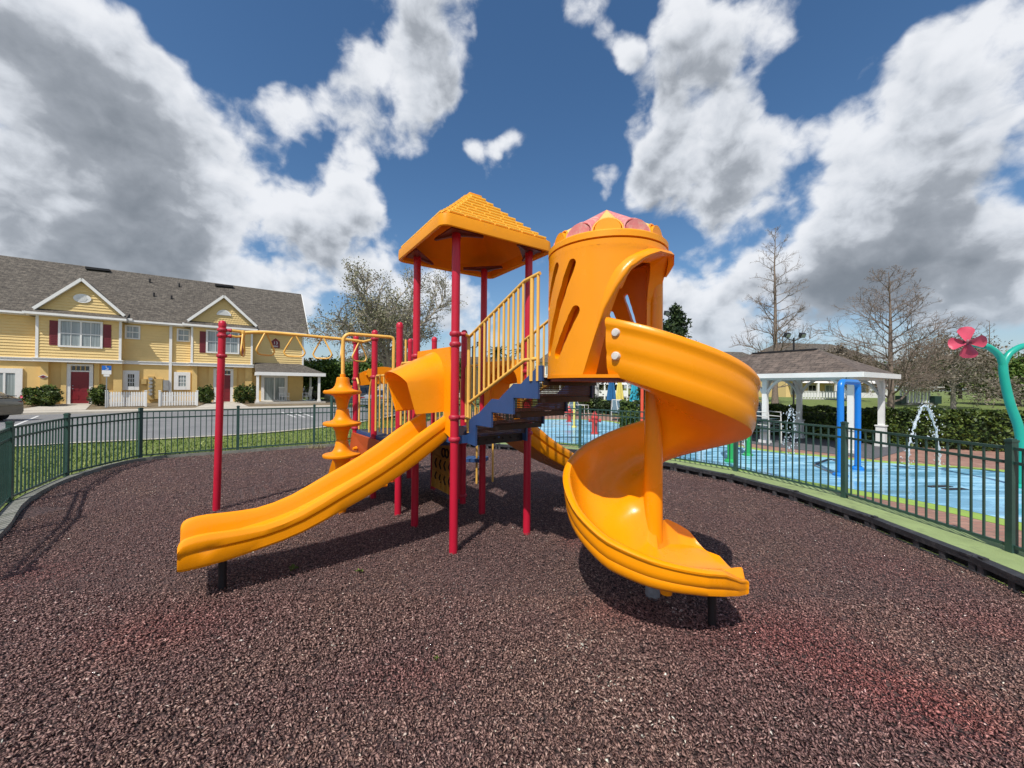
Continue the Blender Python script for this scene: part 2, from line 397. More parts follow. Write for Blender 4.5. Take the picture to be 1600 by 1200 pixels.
def m_shingle(name, cols, sx=1.0, sy=0.33, axis=False):
    m, t, b = nt(name)
    tcn = t.nodes.new('ShaderNodeTexCoord')
    br = N(t, 'ShaderNodeTexBrick', Scale=1.0); br.inputs['Brick Width'].default_value = 0.30; br.inputs['Row Height'].default_value = 0.145
    br.inputs['Mortar Size'].default_value = 0.008; br.inputs['Bias'].default_value = 0.0
    br.inputs['Color1'].default_value = (*cols[0], 1); br.inputs['Color2'].default_value = (*cols[1], 1); br.inputs['Mortar'].default_value = (*[c * 0.45 for c in cols[0]], 1)
    t.links.new(tcn.outputs['UV'], br.inputs[0])
    n = N(t, 'ShaderNodeTexNoise', Scale=4.5, Detail=9, Roughness=0.8); t.links.new(tcn.outputs['UV'], n.inputs[0])
    mxn = t.nodes.new('ShaderNodeMix'); mxn.data_type = 'RGBA'; mxn.blend_type = 'MULTIPLY'; mxn.inputs[0].default_value = 1.0
    t.links.new(br.outputs['Color'], mxn.inputs[6]); t.links.new(ramp(t, n.outputs['Fac'], [(0.38, (0.5, 0.5, 0.5)), (0.62, (1.65, 1.58, 1.5))]), mxn.inputs[7])
    t.links.new(mxn.outputs[2], b.inputs['Base Color']); b.inputs['Roughness'].default_value = 0.92
    bp = N(t, 'ShaderNodeBump', Strength=0.5, Distance=0.02); t.links.new(br.outputs['Fac'], bp.inputs['Height']); bp.invert = True
    t.links.new(bp.outputs[0], b.inputs['Normal'])
    return m
SHINGLE = m_shingle('grey_asphalt_shingles', ((0.075, 0.066, 0.056), (0.125, 0.112, 0.095)))
SHINGLE2 = m_shingle('brown_asphalt_shingles', ((0.095, 0.075, 0.064), (0.13, 0.105, 0.09)))
def uv_planar(o):
    """u along the horizontal of each face, v up its slope, in metres"""
    me = o.data; uv = me.uv_layers.new(name='UVMap')
    for p in me.polygons:
        n = p.normal; h = Vector((-n.y, n.x, 0))
        h = h.normalized() if h.length > 1e-4 else Vector((1, 0, 0))
        s = n.cross(h)
        for li in p.loop_indices:
            v = me.vertices[me.loops[li].vertex_index].co
            uv.data[li].uv = (v.dot(h), v.dot(s))
def m_ground_mulch():
    m, t, b = nt('rubber_mulch_base')
    tcn = t.nodes.new('ShaderNodeTexCoord')
    v = N(t, 'ShaderNodeTexVoronoi', Scale=55.0); t.links.new(tcn.outputs['Object'], v.inputs['Vector'])
    c = ramp(t, v.outputs['Distance'], [(0.0, (0.20, 0.12, 0.11)), (0.5, (0.10, 0.06, 0.055)), (0.8, (0.015, 0.01, 0.01))])
    t.links.new(c, b.inputs['Base Color']); b.inputs['Roughness'].default_value = 0.9
    bp = N(t, 'ShaderNodeBump', Strength=0.9, Distance=0.02); bp.invert = True
    t.links.new(v.outputs['Distance'], bp.inputs['Height']); t.links.new(bp.outputs[0], b.inputs['Normal'])
    return m
def m_chips():
    m, t, b = nt('rubber_mulch_chips')
    at = t.nodes.new('ShaderNodeAttribute'); at.attribute_name = 'tone'
    c = ramp(t, at.outputs['Fac'], [(0.0, (0.066, 0.033, 0.030)), (0.3, (0.185, 0.098, 0.088)), (0.62, (0.305, 0.172, 0.150)), (0.93, (0.48, 0.31, 0.27)), (0.985, (0.62, 0.50, 0.44)), (1.0, (0.8, 0.74, 0.66))])
    g = t.nodes.new('ShaderNodeNewGeometry')
    mr = t.nodes.new('ShaderNodeAttribute'); mr.attribute_name = 'redness'
    m1 = t.nodes.new('ShaderNodeMix'); m1.data_type = 'RGBA'; m1.blend_type = 'MULTIPLY'; m1.inputs[7].default_value = (1.18, 0.72, 0.74, 1)
    t.links.new(mr.outputs['Fac'], m1.inputs[0]); t.links.new(c, m1.inputs[6])
    n2 = N(t, 'ShaderNodeTexNoise', Scale=0.9, Detail=4); 
    ad = t.nodes.new('ShaderNodeVectorMath'); ad.operation = 'ADD'; ad.inputs[1].default_value = (31, 7, 3)
    t.links.new(g.outputs['Position'], ad.inputs[0]); t.links.new(ad.outputs[0], n2.inputs[0])
    mr2 = N(t, 'ShaderNodeMapRange'); mr2.inputs['From Min'].default_value = 0.45; mr2.inputs['From Max'].default_value = 0.65
    t.links.new(n2.outputs['Fac'], mr2.inputs[0])
    m2 = t.nodes.new('ShaderNodeMix'); m2.data_type = 'RGBA'; m2.blend_type = 'MULTIPLY'; m2.inputs[7].default_value = (1.12, 1.18, 1.08, 1)
    t.links.new(mr2.outputs[0], m2.inputs[0]); t.links.new(m1.outputs[2], m2.inputs[6])
    t.links.new(m2.outputs[2], b.inputs['Base Color']); b.inputs['Roughness'].default_value = 0.72
    return m
MULCH = m_ground_mulch(); CHIPS = m_chips()
def m_noise2(name, stops, scale, rough=0.9, detail=8, bump=0.4, bscale=40, dist=0.02):
    m, t, b = nt(name)
    tcn = t.nodes.new('ShaderNodeTexCoord')
    n = N(t, 'ShaderNodeTexNoise', Scale=scale, Detail=detail, Roughness=0.72); t.links.new(tcn.outputs['Object'], n.inputs[0])
    t.links.new(ramp(t, n.outputs['Fac'], stops), b.inputs['Base Color']); b.inputs['Roughness'].default_value = rough
    n2 = N(t, 'ShaderNodeTexNoise', Scale=bscale, Detail=4); t.links.new(tcn.outputs['Object'], n2.inputs[0])
    bp = N(t, 'ShaderNodeBump', Strength=bump, Distance=dist); t.links.new(n2.outputs[0], bp.inputs['Height']); t.links.new(bp.outputs[0], b.inputs['Normal'])
    return m
GRASSG = m_noise2('lawn_soil_and_grass', [(0.3, (0.065, 0.10, 0.02)), (0.5, (0.14, 0.19, 0.04)), (0.7, (0.25, 0.26, 0.09))], 3.5, bump=0.8, bscale=30, dist=0.05)
ASPH = m_noise2('worn_asphalt', [(0.3, (0.15, 0.15, 0.155)), (0.55, (0.20, 0.20, 0.20)), (0.75, (0.25, 0.245, 0.235))], 0.6, bump=0.25, bscale=60, dist=0.01)
BED = m_noise2('brown_planting_bed', [(0.3, (0.10, 0.07, 0.045)), (0.6, (0.22, 0.17, 0.10)), (0.75, (0.28, 0.24, 0.15))], 3, bump=0.8, bscale=25, dist=0.04)
STUCCO = mat('ochre_stucco', (0.72, 0.50, 0.20), 0.9, 0.06, 1.2, 0.4, 50, spec=0.2, dirt=((0.50, 0.33, 0.12), 0.4, 1.5, 0.58))
SIDING = mat('yellow_clapboard', (0.76, 0.56, 0.25), 0.7, 0.05, 1.5, 0.1, 30, spec=0.3, dirt=((0.5, 0.35, 0.14), 0.35, 3, 0.6))
TRIM = mat('white_trim', (0.76, 0.75, 0.72), 0.6, 0.04, 2, 0, dirt=((0.5, 0.48, 0.44), 0.3, 4, 0.62))
DOORRED = mat('dark_red_door', (0.20, 0.012, 0.018), 0.4, 0.08, 2)
SHUTTER = mat('maroon_shutter', (0.17, 0.018, 0.025), 0.5, 0.08, 3)
METER = mat('ochre_meter_box', (0.50, 0.34, 0.12), 0.6, 0.1, 4)
METERG = mat('grey_meter', (0.30, 0.30, 0.29), 0.4, 0.15, 6)
def m_glass(name, col, rough=0.08):
    m, t, b = nt(name)
    tcn = t.nodes.new('ShaderNodeTexCoord')
    mp = N(t, 'ShaderNodeMapping', Scale=(14, 14, 0.4)); t.links.new(tcn.outputs['Object'], mp.inputs[0])
    n = N(t, 'ShaderNodeTexNoise', Scale=1.0, Detail=2); t.links.new(mp.outputs[0], n.inputs[0])
    t.links.new(ramp(t, n.outputs['Fac'], [(0.35, tuple(c * 0.7 for c in col)), (0.65, tuple(min(1, c * 1.3) for c in col))]), b.inputs['Base Color'])
    b.inputs['Roughness'].default_value = rough; b.inputs['Specular IOR Level'].default_value = 0.9
    return m
CURTAIN = m_glass('curtained_glass', (0.26, 0.30, 0.30))
DARKGL = m_glass('dark_glass', (0.018, 0.02, 0.024))
def leafmat(name, a, b_, c):
    m, t, b = nt(name)
    g = t.nodes.new('ShaderNodeNewGeometry')
    oi = N(t, 'ShaderNodeTexNoise', Scale=2.2, Detail=3); t.links.new(g.outputs['Position'], oi.inputs[0])
    ad = t.nodes.new('ShaderNodeMath'); ad.operation = 'ADD'
    ri = t.nodes.new('ShaderNodeMath'); ri.operation = 'MULTIPLY_ADD'; ri.inputs[1].default_value = 0.5; ri.inputs[2].default_value = -0.25
    t.links.new(g.outputs['Random Per Island'], ri.inputs[0]); t.links.new(ri.outputs[0], ad.inputs[0]); t.links.new(oi.outputs['Fac'], ad.inputs[1])
    t.links.new(ramp(t, ad.outputs[0], [(0.28, a), (0.5, b_), (0.78, c)]), b.inputs['Base Color'])
    b.inputs['Roughness'].default_value = 0.5; b.inputs['Specular IOR Level'].default_value = 0.3
    b.inputs['Subsurface Weight'].default_value = 0.0
    return m
LEAF = leafmat('hedge_leaves', (0.018, 0.035, 0.008), (0.05, 0.085, 0.015), (0.13, 0.17, 0.03))
LEAFB = leafmat('bright_leaves', (0.03, 0.07, 0.01), (0.07, 0.13, 0.02), (0.16, 0.22, 0.04))
LEAFG = leafmat('sparse_grey_leaves', (0.10, 0.105, 0.05), (0.21, 0.20, 0.11), (0.36, 0.33, 0.21))
LEAFD = leafmat('dark_evergreen_leaves', (0.008, 0.018, 0.006), (0.02, 0.04, 0.012), (0.05, 0.075, 0.022))
LEAFR = leafmat('brown_twigs', (0.09, 0.07, 0.05), (0.17, 0.14, 0.10), (0.27, 0.23, 0.18))
BARK = mat('grey_brown_bark', (0.19, 0.145, 0.115), 0.95, 0.3, 6, 0.8, 20)
BARKD = mat('dark_bark', (0.06, 0.045, 0.035), 0.95, 0.3, 6, 0.8, 20)
BARKL = mat('pale_grey_bark', (0.32, 0.28, 0.235), 0.95, 0.25, 6, 0.6, 20)
GRASSB = leafmat('grass_blades', (0.07, 0.12, 0.018), (0.17, 0.24, 0.045), (0.34, 0.37, 0.11))
DRY = leafmat('dry_grass', (0.20, 0.15, 0.07), (0.33, 0.26, 0.13), (0.45, 0.38, 0.22))
TEAL = mat('teal_paint', (0.012, 0.36, 0.27), 0.35, 0.06, 3, spec=0.5)
POLEBL = mat('bright_blue_paint', (0.01, 0.19, 0.62), 0.3, 0.06, 3, spec=0.5)
POLEGR = mat('bright_green_paint', (0.02, 0.36, 0.09), 0.3, 0.06, 3, spec=0.5)
POLERED = mat('coral_paint', (0.72, 0.09, 0.045), 0.35, 0.06, 3)
POLEYE = mat('pale_yellow_paint', (0.72, 0.62, 0.16), 0.4, 0.06, 3)
HYD = mat('hydrant_red', (0.52, 0.05, 0.045), 0.4, 0.08, 5)
PETAL = mat('pink_petal', (0.60, 0.07, 0.13), 0.5, 0.1, 6, dirt=((0.55, 0.25, 0.28), 0.4, 12, 0.6))
PETALD = mat('petal_hub', (0.16, 0.04, 0.06), 0.5)
def m_perf():
    m, t, b = nt('perforated_coated_steel')
    tcn = t.nodes.new('ShaderNodeTexCoord')
    mp = N(t, 'ShaderNodeMapping', Scale=(64, 64, 64)); mp.inputs['Rotation'].default_value = (0, 0, -R(37.7)); t.links.new(tcn.outputs['Object'], mp.inputs[0])
    fr = N(t, 'ShaderNodeVectorMath', operation='FRACTION'); t.links.new(mp.outputs[0], fr.inputs[0])
    sb = N(t, 'ShaderNodeVectorMath', operation='SUBTRACT'); sb.inputs[1].default_value = (.5, .5, .5); t.links.new(fr.outputs[0], sb.inputs[0])
    s = t.nodes.new('ShaderNodeSeparateXYZ'); t.links.new(sb.outputs[0], s.inputs[0])
    cx = t.nodes.new('ShaderNodeCombineXYZ'); t.links.new(s.outputs['X'], cx.inputs[0]); t.links.new(s.outputs['Z'], cx.inputs[1])
    ln = N(t, 'ShaderNodeVectorMath', operation='LENGTH'); t.links.new(cx.outputs[0], ln.inputs[0])
    lt = N(t, 'ShaderNodeMath', operation='LESS_THAN'); lt.inputs[1].default_value = 0.24; t.links.new(ln.outputs['Value'], lt.inputs[0])
    tr = t.nodes.new('ShaderNodeBsdfTransparent'); ms = t.nodes.new('ShaderNodeMixShader')
    t.links.new(lt.outputs[0], ms.inputs[0]); t.links.new(b.outputs[0], ms.inputs[1]); t.links.new(tr.outputs[0], ms.inputs[2])
    t.links.new(ms.outputs[0], t.nodes['Material Output'].inputs['Surface'])
    b.inputs['Base Color'].default_value = (0.035, 0.016, 0.020, 1); b.inputs['Roughness'].default_value = 0.5
    return m
PERF = m_perf()
DECKM = mat('dark_vinyl_deck', (0.055, 0.052, 0.060), 0.6, 0.2, 12, 0.4, 60)
def m_water():
    m, t, b = nt('splash_water')
    b.inputs['Base Color'].default_value = (0.85, 0.92, 0.97, 1); b.inputs['Roughness'].default_value = 0.15
    b.inputs['Transmission Weight'].default_value = 0.55; b.inputs['IOR'].default_value = 1.33
    return m
WATER = m_water()
CHAIRM = mat('white_chair_frame', (0.6, 0.6, 0.58), 0.5); SLING = mat('blue_grey_sling', (0.10, 0.16, 0.20), 0.8, 0.15, 8)
UMB1 = mat('navy_canvas', (0.015, 0.12, 0.28), 0.85, 0.15, 6); UMB2 = mat('turquoise_canvas', (0.03, 0.36, 0.48), 0.85, 0.15, 6)
UMB3 = mat('yellow_canvas', (0.7, 0.6, 0.15), 0.85, 0.1, 6)
PETUN = mat('pink_blossom', (0.65, 0.08, 0.15), 0.7)
CARP = mat('beige_car_paint', (0.22, 0.19, 0.14), 0.22, 0.05, 2, spec=0.6, metal=0.5, coat=0.6)
CARG = mat('silver_car_paint', (0.30, 0.32, 0.34), 0.25, 0.05, 2, spec=0.6, metal=0.6, coat=0.6)
CARD = mat('dark_car_paint', (0.02, 0.023, 0.03), 0.2, 0.05, 2, spec=0.6, coat=0.6)
CARW = mat('white_car_paint', (0.6, 0.6, 0.6), 0.25, 0.05, 2, spec=0.6, coat=0.6)
TYRE = mat('tyre_rubber', (0.012, 0.012, 0.013), 0.8); RIM = mat('alloy_rim', (0.35, 0.35, 0.36), 0.3, metal=0.8)
LAMPR = mat('red_tail_light', (0.20, 0.008, 0.012), 0.15, spec=0.8)
SIGNB = mat('sign_blue', (0.01, 0.13, 0.50), 0.4); GALV = mat('galvanised_steel', (0.33, 0.34, 0.35), 0.4, 0.1, 8, metal=0.6)
# ================================================================== ground
def catmull(pts, sub=6, closed=False):
    pts = [Vector(p) for p in pts]; n = len(pts); out = []
    rngi = range(n) if closed else range(n - 1)
    for i in rngi:
        p0 = pts[(i - 1) % n] if closed or i > 0 else pts[0]
        p1 = pts[i]; p2 = pts[(i + 1) % n]
        p3 = pts[(i + 2) % n] if closed or i + 2 < n else pts[-1]
        for k in range(sub):
            t = k / sub
            out.append(0.5 * ((2 * p1) + (p2 - p0) * t + (2 * p0 - 5 * p1 + 4 * p2 - p3) * t * t + (3 * p1 - p0 - 3 * p2 + p3) * t ** 3))
    if not closed: out.append(pts[-1])
    return out
FEN = [(-3.95, -2.6), (-3.95, -0.8), (-4.15, 1.05), (-4.75, 2.8), (-5.85, 4.2), (-7.13, 5.46), (-8.1, 7.0), (-8.45, 8.75), (-7.05, 9.9), (-5.6, 10.9),
       (-3.9, 11.55), (-2.05, 11.8), (-0.13, 11.2), (1.85, 10.4), (3.25, 9.15), (4.46, 7.64), (5.06, 5.84), (5.1, 3.92), (4.75, 2.1), (4.1, 0.4), (3.2, -1.2)]
FEN = [Vector((x, y, 0)) for x, y in FEN]
def inward(i, d, line=FEN):
    a = line[max(i - 1, 0)]; b = line[min(i + 1, len(line) - 1)]
    t = (b - a).normalized(); return line[i] + Vector((t.y, -t.x, 0)) * d
def offline(d0, d1=None):
    """line at distance d inside the fence: d0 on the lawn side, d1 on the splash pad side"""
    out = []
    for i in range(len(FEN)):
        w = min(1, max(0, (i - 9.6) / 2.0)); d = d0 if d1 is None else d0 * (1 - w) + d1 * w
        out.append(inward(i, d))
    return out
def flat(line, z): return [Vector((p.x, p.y, z)) for p in line]
inner = catmull(offline(0.20, 0.58), 4)
ringpoly = inner + [Vector((2.2, -3.5, 0)), Vector((-3.2, -3.8, 0))]
mg = M(); mg.add(flat(ringpoly, 0.0), [tuple(range(len(ringpoly)))])
struct('mulch_ground', mg, MULCH, 'dark base of the rubber mulch play surface')

m = M(); S = 900; m.add([(-S, -S, -0.05), (S, -S, -0.05), (S, S, -0.05), (-S, S, -0.05)], [(0, 1, 2, 3)])
struct('ground', m, GRASSG)
outerL = catmull(offline(0.06), 4)
def strip_between(a, b, za, zb=None):
    zb = za if zb is None else zb
    m = M(); n = len(a)
    m.add([(p.x, p.y, za) for p in a] + [(p.x, p.y, zb) for p in b], [(i, i + 1, n + i + 1, n + i) for i in range(n - 1)]); return m
# lawn on the left between fence and road
KERB = [(-60, -6), (-34, 2), (-20, 7.6), (-13.5, 10.1), (-12.5, 10.8), (-10.8, 11.8), (-8.9, 13.3), (-7.6, 15.6), (-7.0, 19), (-6.4, 30), (-5, 60)]
KERB = catmull([Vector((x, y, 0)) for x, y in KERB], 5)
lf = [p for p in flat(FEN[:11], 0.045)]
lawn = M()
kp = [p for p in KERB if p.y < 19.5]
poly = [Vector((p.x, p.y, 0.045)) for p in kp] + [Vector((-3.9, 19.5, .045)), Vector((-3.9, 11.55, .045))] + list(reversed(lf)) 
poly += [Vector((-3.95, -6, .045))]
lawn.add(poly, [tuple(range(len(poly)))]); lawn_poly = list(poly)
struct('lawn', lawn, GRASSG, 'strip of grass between the playground fence and the road')
# pavers on the splash pad side
pv = M(); rr = flat(FEN[10:], 0.10)
poly = rr + [Vector((3.2, -6, .1)), Vector((30, -6, .1)), Vector((30, 6, .1)), Vector((15.2, 9.2, .1)), Vector((11.5, 12.3, .1)), Vector((9, 17, .1)), Vector((4, 27, .1)), Vector((-3.9, 27, .1))]
pv.add(poly, [tuple(range(len(poly)))])
struct('pavement', pv, PAVER, 'reddish brick paving round the splash pad')
PADPX = [(1900, 880), (1600, 818), (1475, 791), (1350, 768), (1200, 742), (1085, 720), (1000, 707), (907, 695), (850, 690), (780, 690.5), (733, 687), (712, 679), (716, 667), (760, 660), (841, 656), (930, 657), (975, 664),
         (1000, 672), (1060, 684), (1110, 692), (1155, 699), (1200, 706), (1300, 716), (1350, 721), (1450, 729), (1520, 734), (1600, 741), (1900, 770)]
padc = catmull([G(x, y, 0.1) for x, y in PADPX], 4, True)
def grow(line, d):
    n = len(line); out = []
    for i in range(n):
        t = (line[(i + 1) % n] - line[(i - 1) % n]).normalized(); out.append(line[i] + Vector((-t.y, t.x, 0)) * d)
    return out
area = sum(padc[i].x * padc[(i + 1) % len(padc)].y - padc[(i + 1) % len(padc)].x * padc[i].y for i in range(len(padc)))
sg = -1 if area > 0 else 1
def inside(p, poly):
    c = False; j = len(poly) - 1
    for i in range(len(poly)):
        if (poly[i][1] > p[1]) != (poly[j][1] > p[1]) and p[0] < (poly[j][0] - poly[i][0]) * (p[1] - poly[i][1]) / (poly[j][1] - poly[i][1]) + poly[i][0]: c = not c
        j = i
    return c
fence_poly = [(p.x, p.y) for p in catmull(FEN, 3)]
limel = [p for p in grow(padc, sg * 0.36) if not inside((p.x, p.y), fence_poly)]
m = M(); m.add(flat(limel, 0.104), [tuple(range(len(limel)))]); struct('pad_border', m, LIME, 'lime green band painted round the blue splash pad')
padin = [p for p in padc if not inside((p.x, p.y), fence_poly)]
m = M(); m.add(flat(padin, 0.108), [tuple(range(len(padin)))]); struct('splash_pad', m, PAD, 'wet blue painted splash pad')
# floor drains and the blue arch's shadow drawn on the pad
def drain(px, py, w, l, rz, label):
    c = G(px, py, .112)
    m = M(); m.box((c.x, c.y, .113), (l, w, .01), rz)
    solo('floor_drain', m, BLACK, label, 'drain', base=(c.x, c.y, .108))
drain(1467, 760, .10, .42, 0.1, 'dark slot drain in the blue pad, left of a pair behind the fence')
drain(1492, 764, .10, .40, 0.1, 'dark slot drain in the blue pad, right of a pair behind the fence')
drain(890, 683, .12, .9, 0.1, 'dark slot drain near the back of the blue splash pad')
m = M()  # cast shadow of the blue pipe arch, drawn as flat grey strips
for (a, b) in (((1272, 727), (1295, 717)), ((1295, 717), (1311, 722)), ((1272, 727), (1306, 742))):
    A = G(*a, .112); B = G(*b, .112); m.span(A, B, .05, .004)
solo('arch_shadow', m, SLAB, 'cast shadow of the blue pipe arch, laid on the pad as grey strips', 'marking', base=G(1290, 730, .108))
# right concrete strip and left kerb inside the fence
m = M(); A = catmull(offline(-0.12, -0.16)[10:], 4); B = catmull(offline(0.10, 0.44)[10:], 4)
n = len(A)
m.add([(p.x, p.y, .105) for p in A] + [(p.x, p.y, .115) for p in B], [(i, i + 1, n + i + 1, n + i) for i in range(n - 1)])
m.add([(p.x, p.y, .115) for p in B] + [(p.x, p.y, -.05) for p in B], [(i, i + 1, n + i + 1, n + i) for i in range(n - 1)])
struct('concrete_kerb', m, LIMECON, 'lime green painted concrete kerb under the fence')
m = M(); A = catmull(offline(0.04)[:11], 4); B = catmull(offline(0.19)[:11], 4); n = len(A)
m.add([(p.x, p.y, .06) for p in A] + [(p.x, p.y, .075) for p in B], [(i, i + 1, n + i + 1, n + i) for i in range(n - 1)])
m.add([(p.x, p.y, .075) for p in B] + [(p.x, p.y, -.05) for p in B], [(i, i + 1, n + i + 1, n + i) for i in range(n - 1)])
m.add([(p.x, p.y, .06) for p in A] + [(p.x, p.y, -.04) for p in A], [(i, i + 1, n + i + 1, n + i) for i in range(n - 1)])
struct('edge_kerb', m, CURB, 'grey weathered kerb along the left side of the mulch')
# black plastic edging timbers on the right
edge = catmull(offline(0.52, 0.53)[10:], 10)
def arc_points(line, step):
    out = [line[0]]; acc = 0
    for i in range(len(line) - 1):
        a = line[i]; b = line[i + 1]; L = (b - a).length; d = step - acc
        while d <= L:
            out.append(a + (b - a) * (d / L)); d += step
        acc = (acc + L) % step if L + acc >= step else acc + L
    return out
ep = arc_points(edge, 1.18)
def edging_piece():
    m = M(); L = 1.17
    m.box((0, -.045, .135), (L, .11, .030)); m.box((0, -.075, .118), (L, .045, .012)); m.box((0, .0, .06), (L, .012, .12)); m.box((0, -.09, .005), (L, .03, .03))
    for k in range(5): m.box((-L / 2 + .04 + k * (L - .08) / 4, -.05, .07), (.06, .085, .10))
    m.box((0, -.085, .103), (L, .03, .03))
    m.box((-L / 2 + .02, -.05, .16), (.05, .05, .022)); m.box((L / 2 - .09, -.09, .146), (.09, .03, .02))
    return m.mesh('edging_timber', BORDER)
EDG = edging_piece()
edge_labels = []
for i in range(len(ep) - 1):
    a, b = ep[i], ep[i + 1]; c = (a + b) / 2; d = b - a
    o = bpy.data.objects.new('edging_timber', EDG); COL.objects.link(o)
    o.location = (c.x, c.y, 0); o.rotation_euler = (0, random.uniform(-.006, .006), math.atan2(d.y, d.x))
    o['label'] = 'black slotted plastic edging timber between the mulch and the lime kerb'; o['category'] = 'edging'; o['group'] = 'edging timbers along the splash pad side'
    edge_labels.append((o, c))
vis = []
for o, c in edge_labels:
    if c.y > 0.8:
        px = 800 + 600 * c.x / c.y
        if -50 < px < 1650: vis.append((px, o))
vis.sort(key=lambda t: -t[0])
for k, (px, o) in enumerate(vis[:6]):
    o['label'] = ['black slotted edging timber at the right edge of the photo, nearest of its row', 'second nearest black slotted edging timber, its end cap jutting out over the next', 'third nearest black slotted edging timber below the fence on the right',
                  'fourth black edging timber counted from the right edge of the photo', 'fifth black edging timber counted from the right edge of the photo', 'sixth black edging timber from the right, near the tall green fence posts'][k]

# ------------------------------------------------------------------ loose rubber chips
def in_poly(x, y, poly):
    c = np.zeros(len(x), bool); j = len(poly) - 1
    for i in range(len(poly)):
        xi, yi = poly[i][0], poly[i][1]; xj, yj = poly[j][0], poly[j][1]
        cond = ((yi > y) != (yj > y)); 
        with np.errstate(divide='ignore', invalid='ignore'):
            xx = (xj - xi) * (y - yi) / (yj - yi) + xi
        c ^= cond & (x < xx); j = i
    return c
BARE_LINES = [[(351, 735), (392, 727), (431, 719)], [(390, 745), (425, 738), (440, 732)], [(350, 752), (392, 747)], [(349, 772), (404, 759), (460, 747), (486, 739), (500, 739)],
          [(410, 725), (418, 736)], [(434, 736), (440, 748)], [(376, 764), (377, 780)], [(394, 761), (397, 776)], [(411, 762), (414, 772)], [(370, 789), (415, 778), (459, 765)], [(352, 783), (372, 779), (400, 775)]]  # lines left bare of chips, dark base showing; the last two are unused
def scatter(n, x0, x1, y0, y1, lmin, lmax, seed, dens=None):
    g = np.random.default_rng(seed)
    x = g.uniform(x0, x1, n); y = g.uniform(y0, y1, n)
    k = in_poly(x, y, ringpoly)
    k &= (np.abs(x) < 1.55 * y + 1.3)
    x = x[k]; y = y[k]
    keep = np.ones(len(x), bool)
    for c in BARE_LINES[:-2]:
        pts = [G(*p) for p in c]
        for a, b in zip(pts[:-1], pts[1:]):
            ax, ay, bx, by = a.x, a.y, b.x, b.y; dx, dy = bx - ax, by - ay; L2 = dx * dx + dy * dy
            t = np.clip(((x - ax) * dx + (y - ay) * dy) / L2, 0, 1)
            keep &= np.hypot(x - ax - t * dx, y - ay - t * dy) > 0.020
    return x[keep], y[keep], g
VV = []; TT = []
def chips(n, x0, x1, y0, y1, lmin, lmax, seed, zmax):
    x, y, g = scatter(n, x0, x1, y0, y1, lmin, lmax, seed)
    k = len(x); L = g.uniform(lmin, lmax, k) * 0.5; Wd = L * g.uniform(.22, .55, k); T = L * g.uniform(.14, .42, k)
    base = np.stack([np.stack([-L, g.uniform(-.3, .3, k) * Wd, 0 * L], 1), np.stack([L, g.uniform(-.5, .5, k) * Wd, T * g.uniform(-.5, .9, k)], 1),
                     np.stack([L * g.uniform(-.5, .4, k), Wd, T * g.uniform(-.2, .8, k)], 1), np.stack([L * g.uniform(-.4, .5, k), -Wd * g.uniform(.2, 1, k), T], 1)], 1)
    a = np.arctan2(y, x) + g.normal(0.25, 0.6, k); a = np.where(g.random(k) < .62, a, g.uniform(0, 2 * PI, k))
    ca, sa = np.cos(a)[:, None], np.sin(a)[:, None]
    ti = g.normal(0, .28, k); ct, st = np.cos(ti)[:, None], np.sin(ti)[:, None]
    X, Y, Z = base[..., 0], base[..., 1], base[..., 2]
    Y, Z = Y * ct - Z * st, Y * st + Z * ct
    X, Y = X * ca - Y * sa, X * sa + Y * ca
    und = 0.006 * np.sin(x * 2.1 + 1.3 * np.sin(y * 1.7)) + 0.005 * np.sin(y * 3.3 + x)
    X += x[:, None]; Y += y[:, None]; Z += (g.uniform(0.001, zmax, k) + und * .6 + .004)[:, None]
    VV.append(np.stack([X, Y, Z], 2).reshape(-1, 3))
    t = np.clip(g.normal(.46, .25, k), 0, .93); r_ = g.random(k); t = np.where(r_ > .9985, 1.0, np.where(r_ > .990, .97, t))
    TT.append(np.repeat(t, 4))
chips(175000, -4.6, 4.4, 0.9, 3.2, .014, .042, 1, .018)
chips(130000, -6.2, 4.9, 3.2, 5.4, .013, .034, 2, .017)
chips(90000, -8.2, 5.0, 5.4, 7.8, .017, .040, 3, .017)
chips(60000, -8.4, 4.6, 7.8, 11.6, .024, .050, 4, .018)
chips(9000, -3.5, 3.5, -0.5, 0.9, .014, .036, 5, .020)
V = np.concatenate(VV).astype(np.float32); T_ = np.concatenate(TT).astype(np.float32); k = len(V) // 4
me = bpy.data.meshes.new('mulch_chips')
me.vertices.add(len(V)); me.vertices.foreach_set('co', V.ravel())
tri = np.array([[0, 3, 1], [0, 2, 3], [1, 3, 2], [0, 1, 2]], np.int32)
F = (np.arange(k, dtype=np.int32)[:, None, None] * 4 + tri[None]).reshape(-1, 3)
me.loops.add(len(F) * 3); me.loops.foreach_set('vertex_index', F.ravel())
me.polygons.add(len(F)); me.polygons.foreach_set('loop_start', np.arange(len(F), dtype=np.int32) * 3); me.polygons.foreach_set('loop_total', np.full(len(F), 3, np.int32))
me.update(calc_edges=True)
at = me.attributes.new('tone', 'FLOAT', 'POINT'); at.data.foreach_set('value', T_)
rx_ = V[::4, 0].repeat(4); ry_ = V[::4, 1].repeat(4); red = np.zeros(len(V), np.float32); pale = np.zeros(len(V), np.float32)
for (px, py, sx_, sy_, w_r) in ((255, 985, .45, .32, .6), (1230, 1000, .60, .36, .8), (1400, 1080, .40, .25, .7), (960, 960, .30, .2, .5), (1420, 900, .5, .4, .35), (905, 850, .22, .22, .8), (1500, 1130, .35, .2, .7), (640, 1060, .3, .14, .35), (60, 900, .35, .3, .5), (1560, 985, .4, .25, .5), (1180, 900, .3, .25, .45)):
    q = G(px, py); red += w_r * np.exp(-((rx_ - q.x) / sx_) ** 2 - ((ry_ - q.y) / sy_) ** 2)
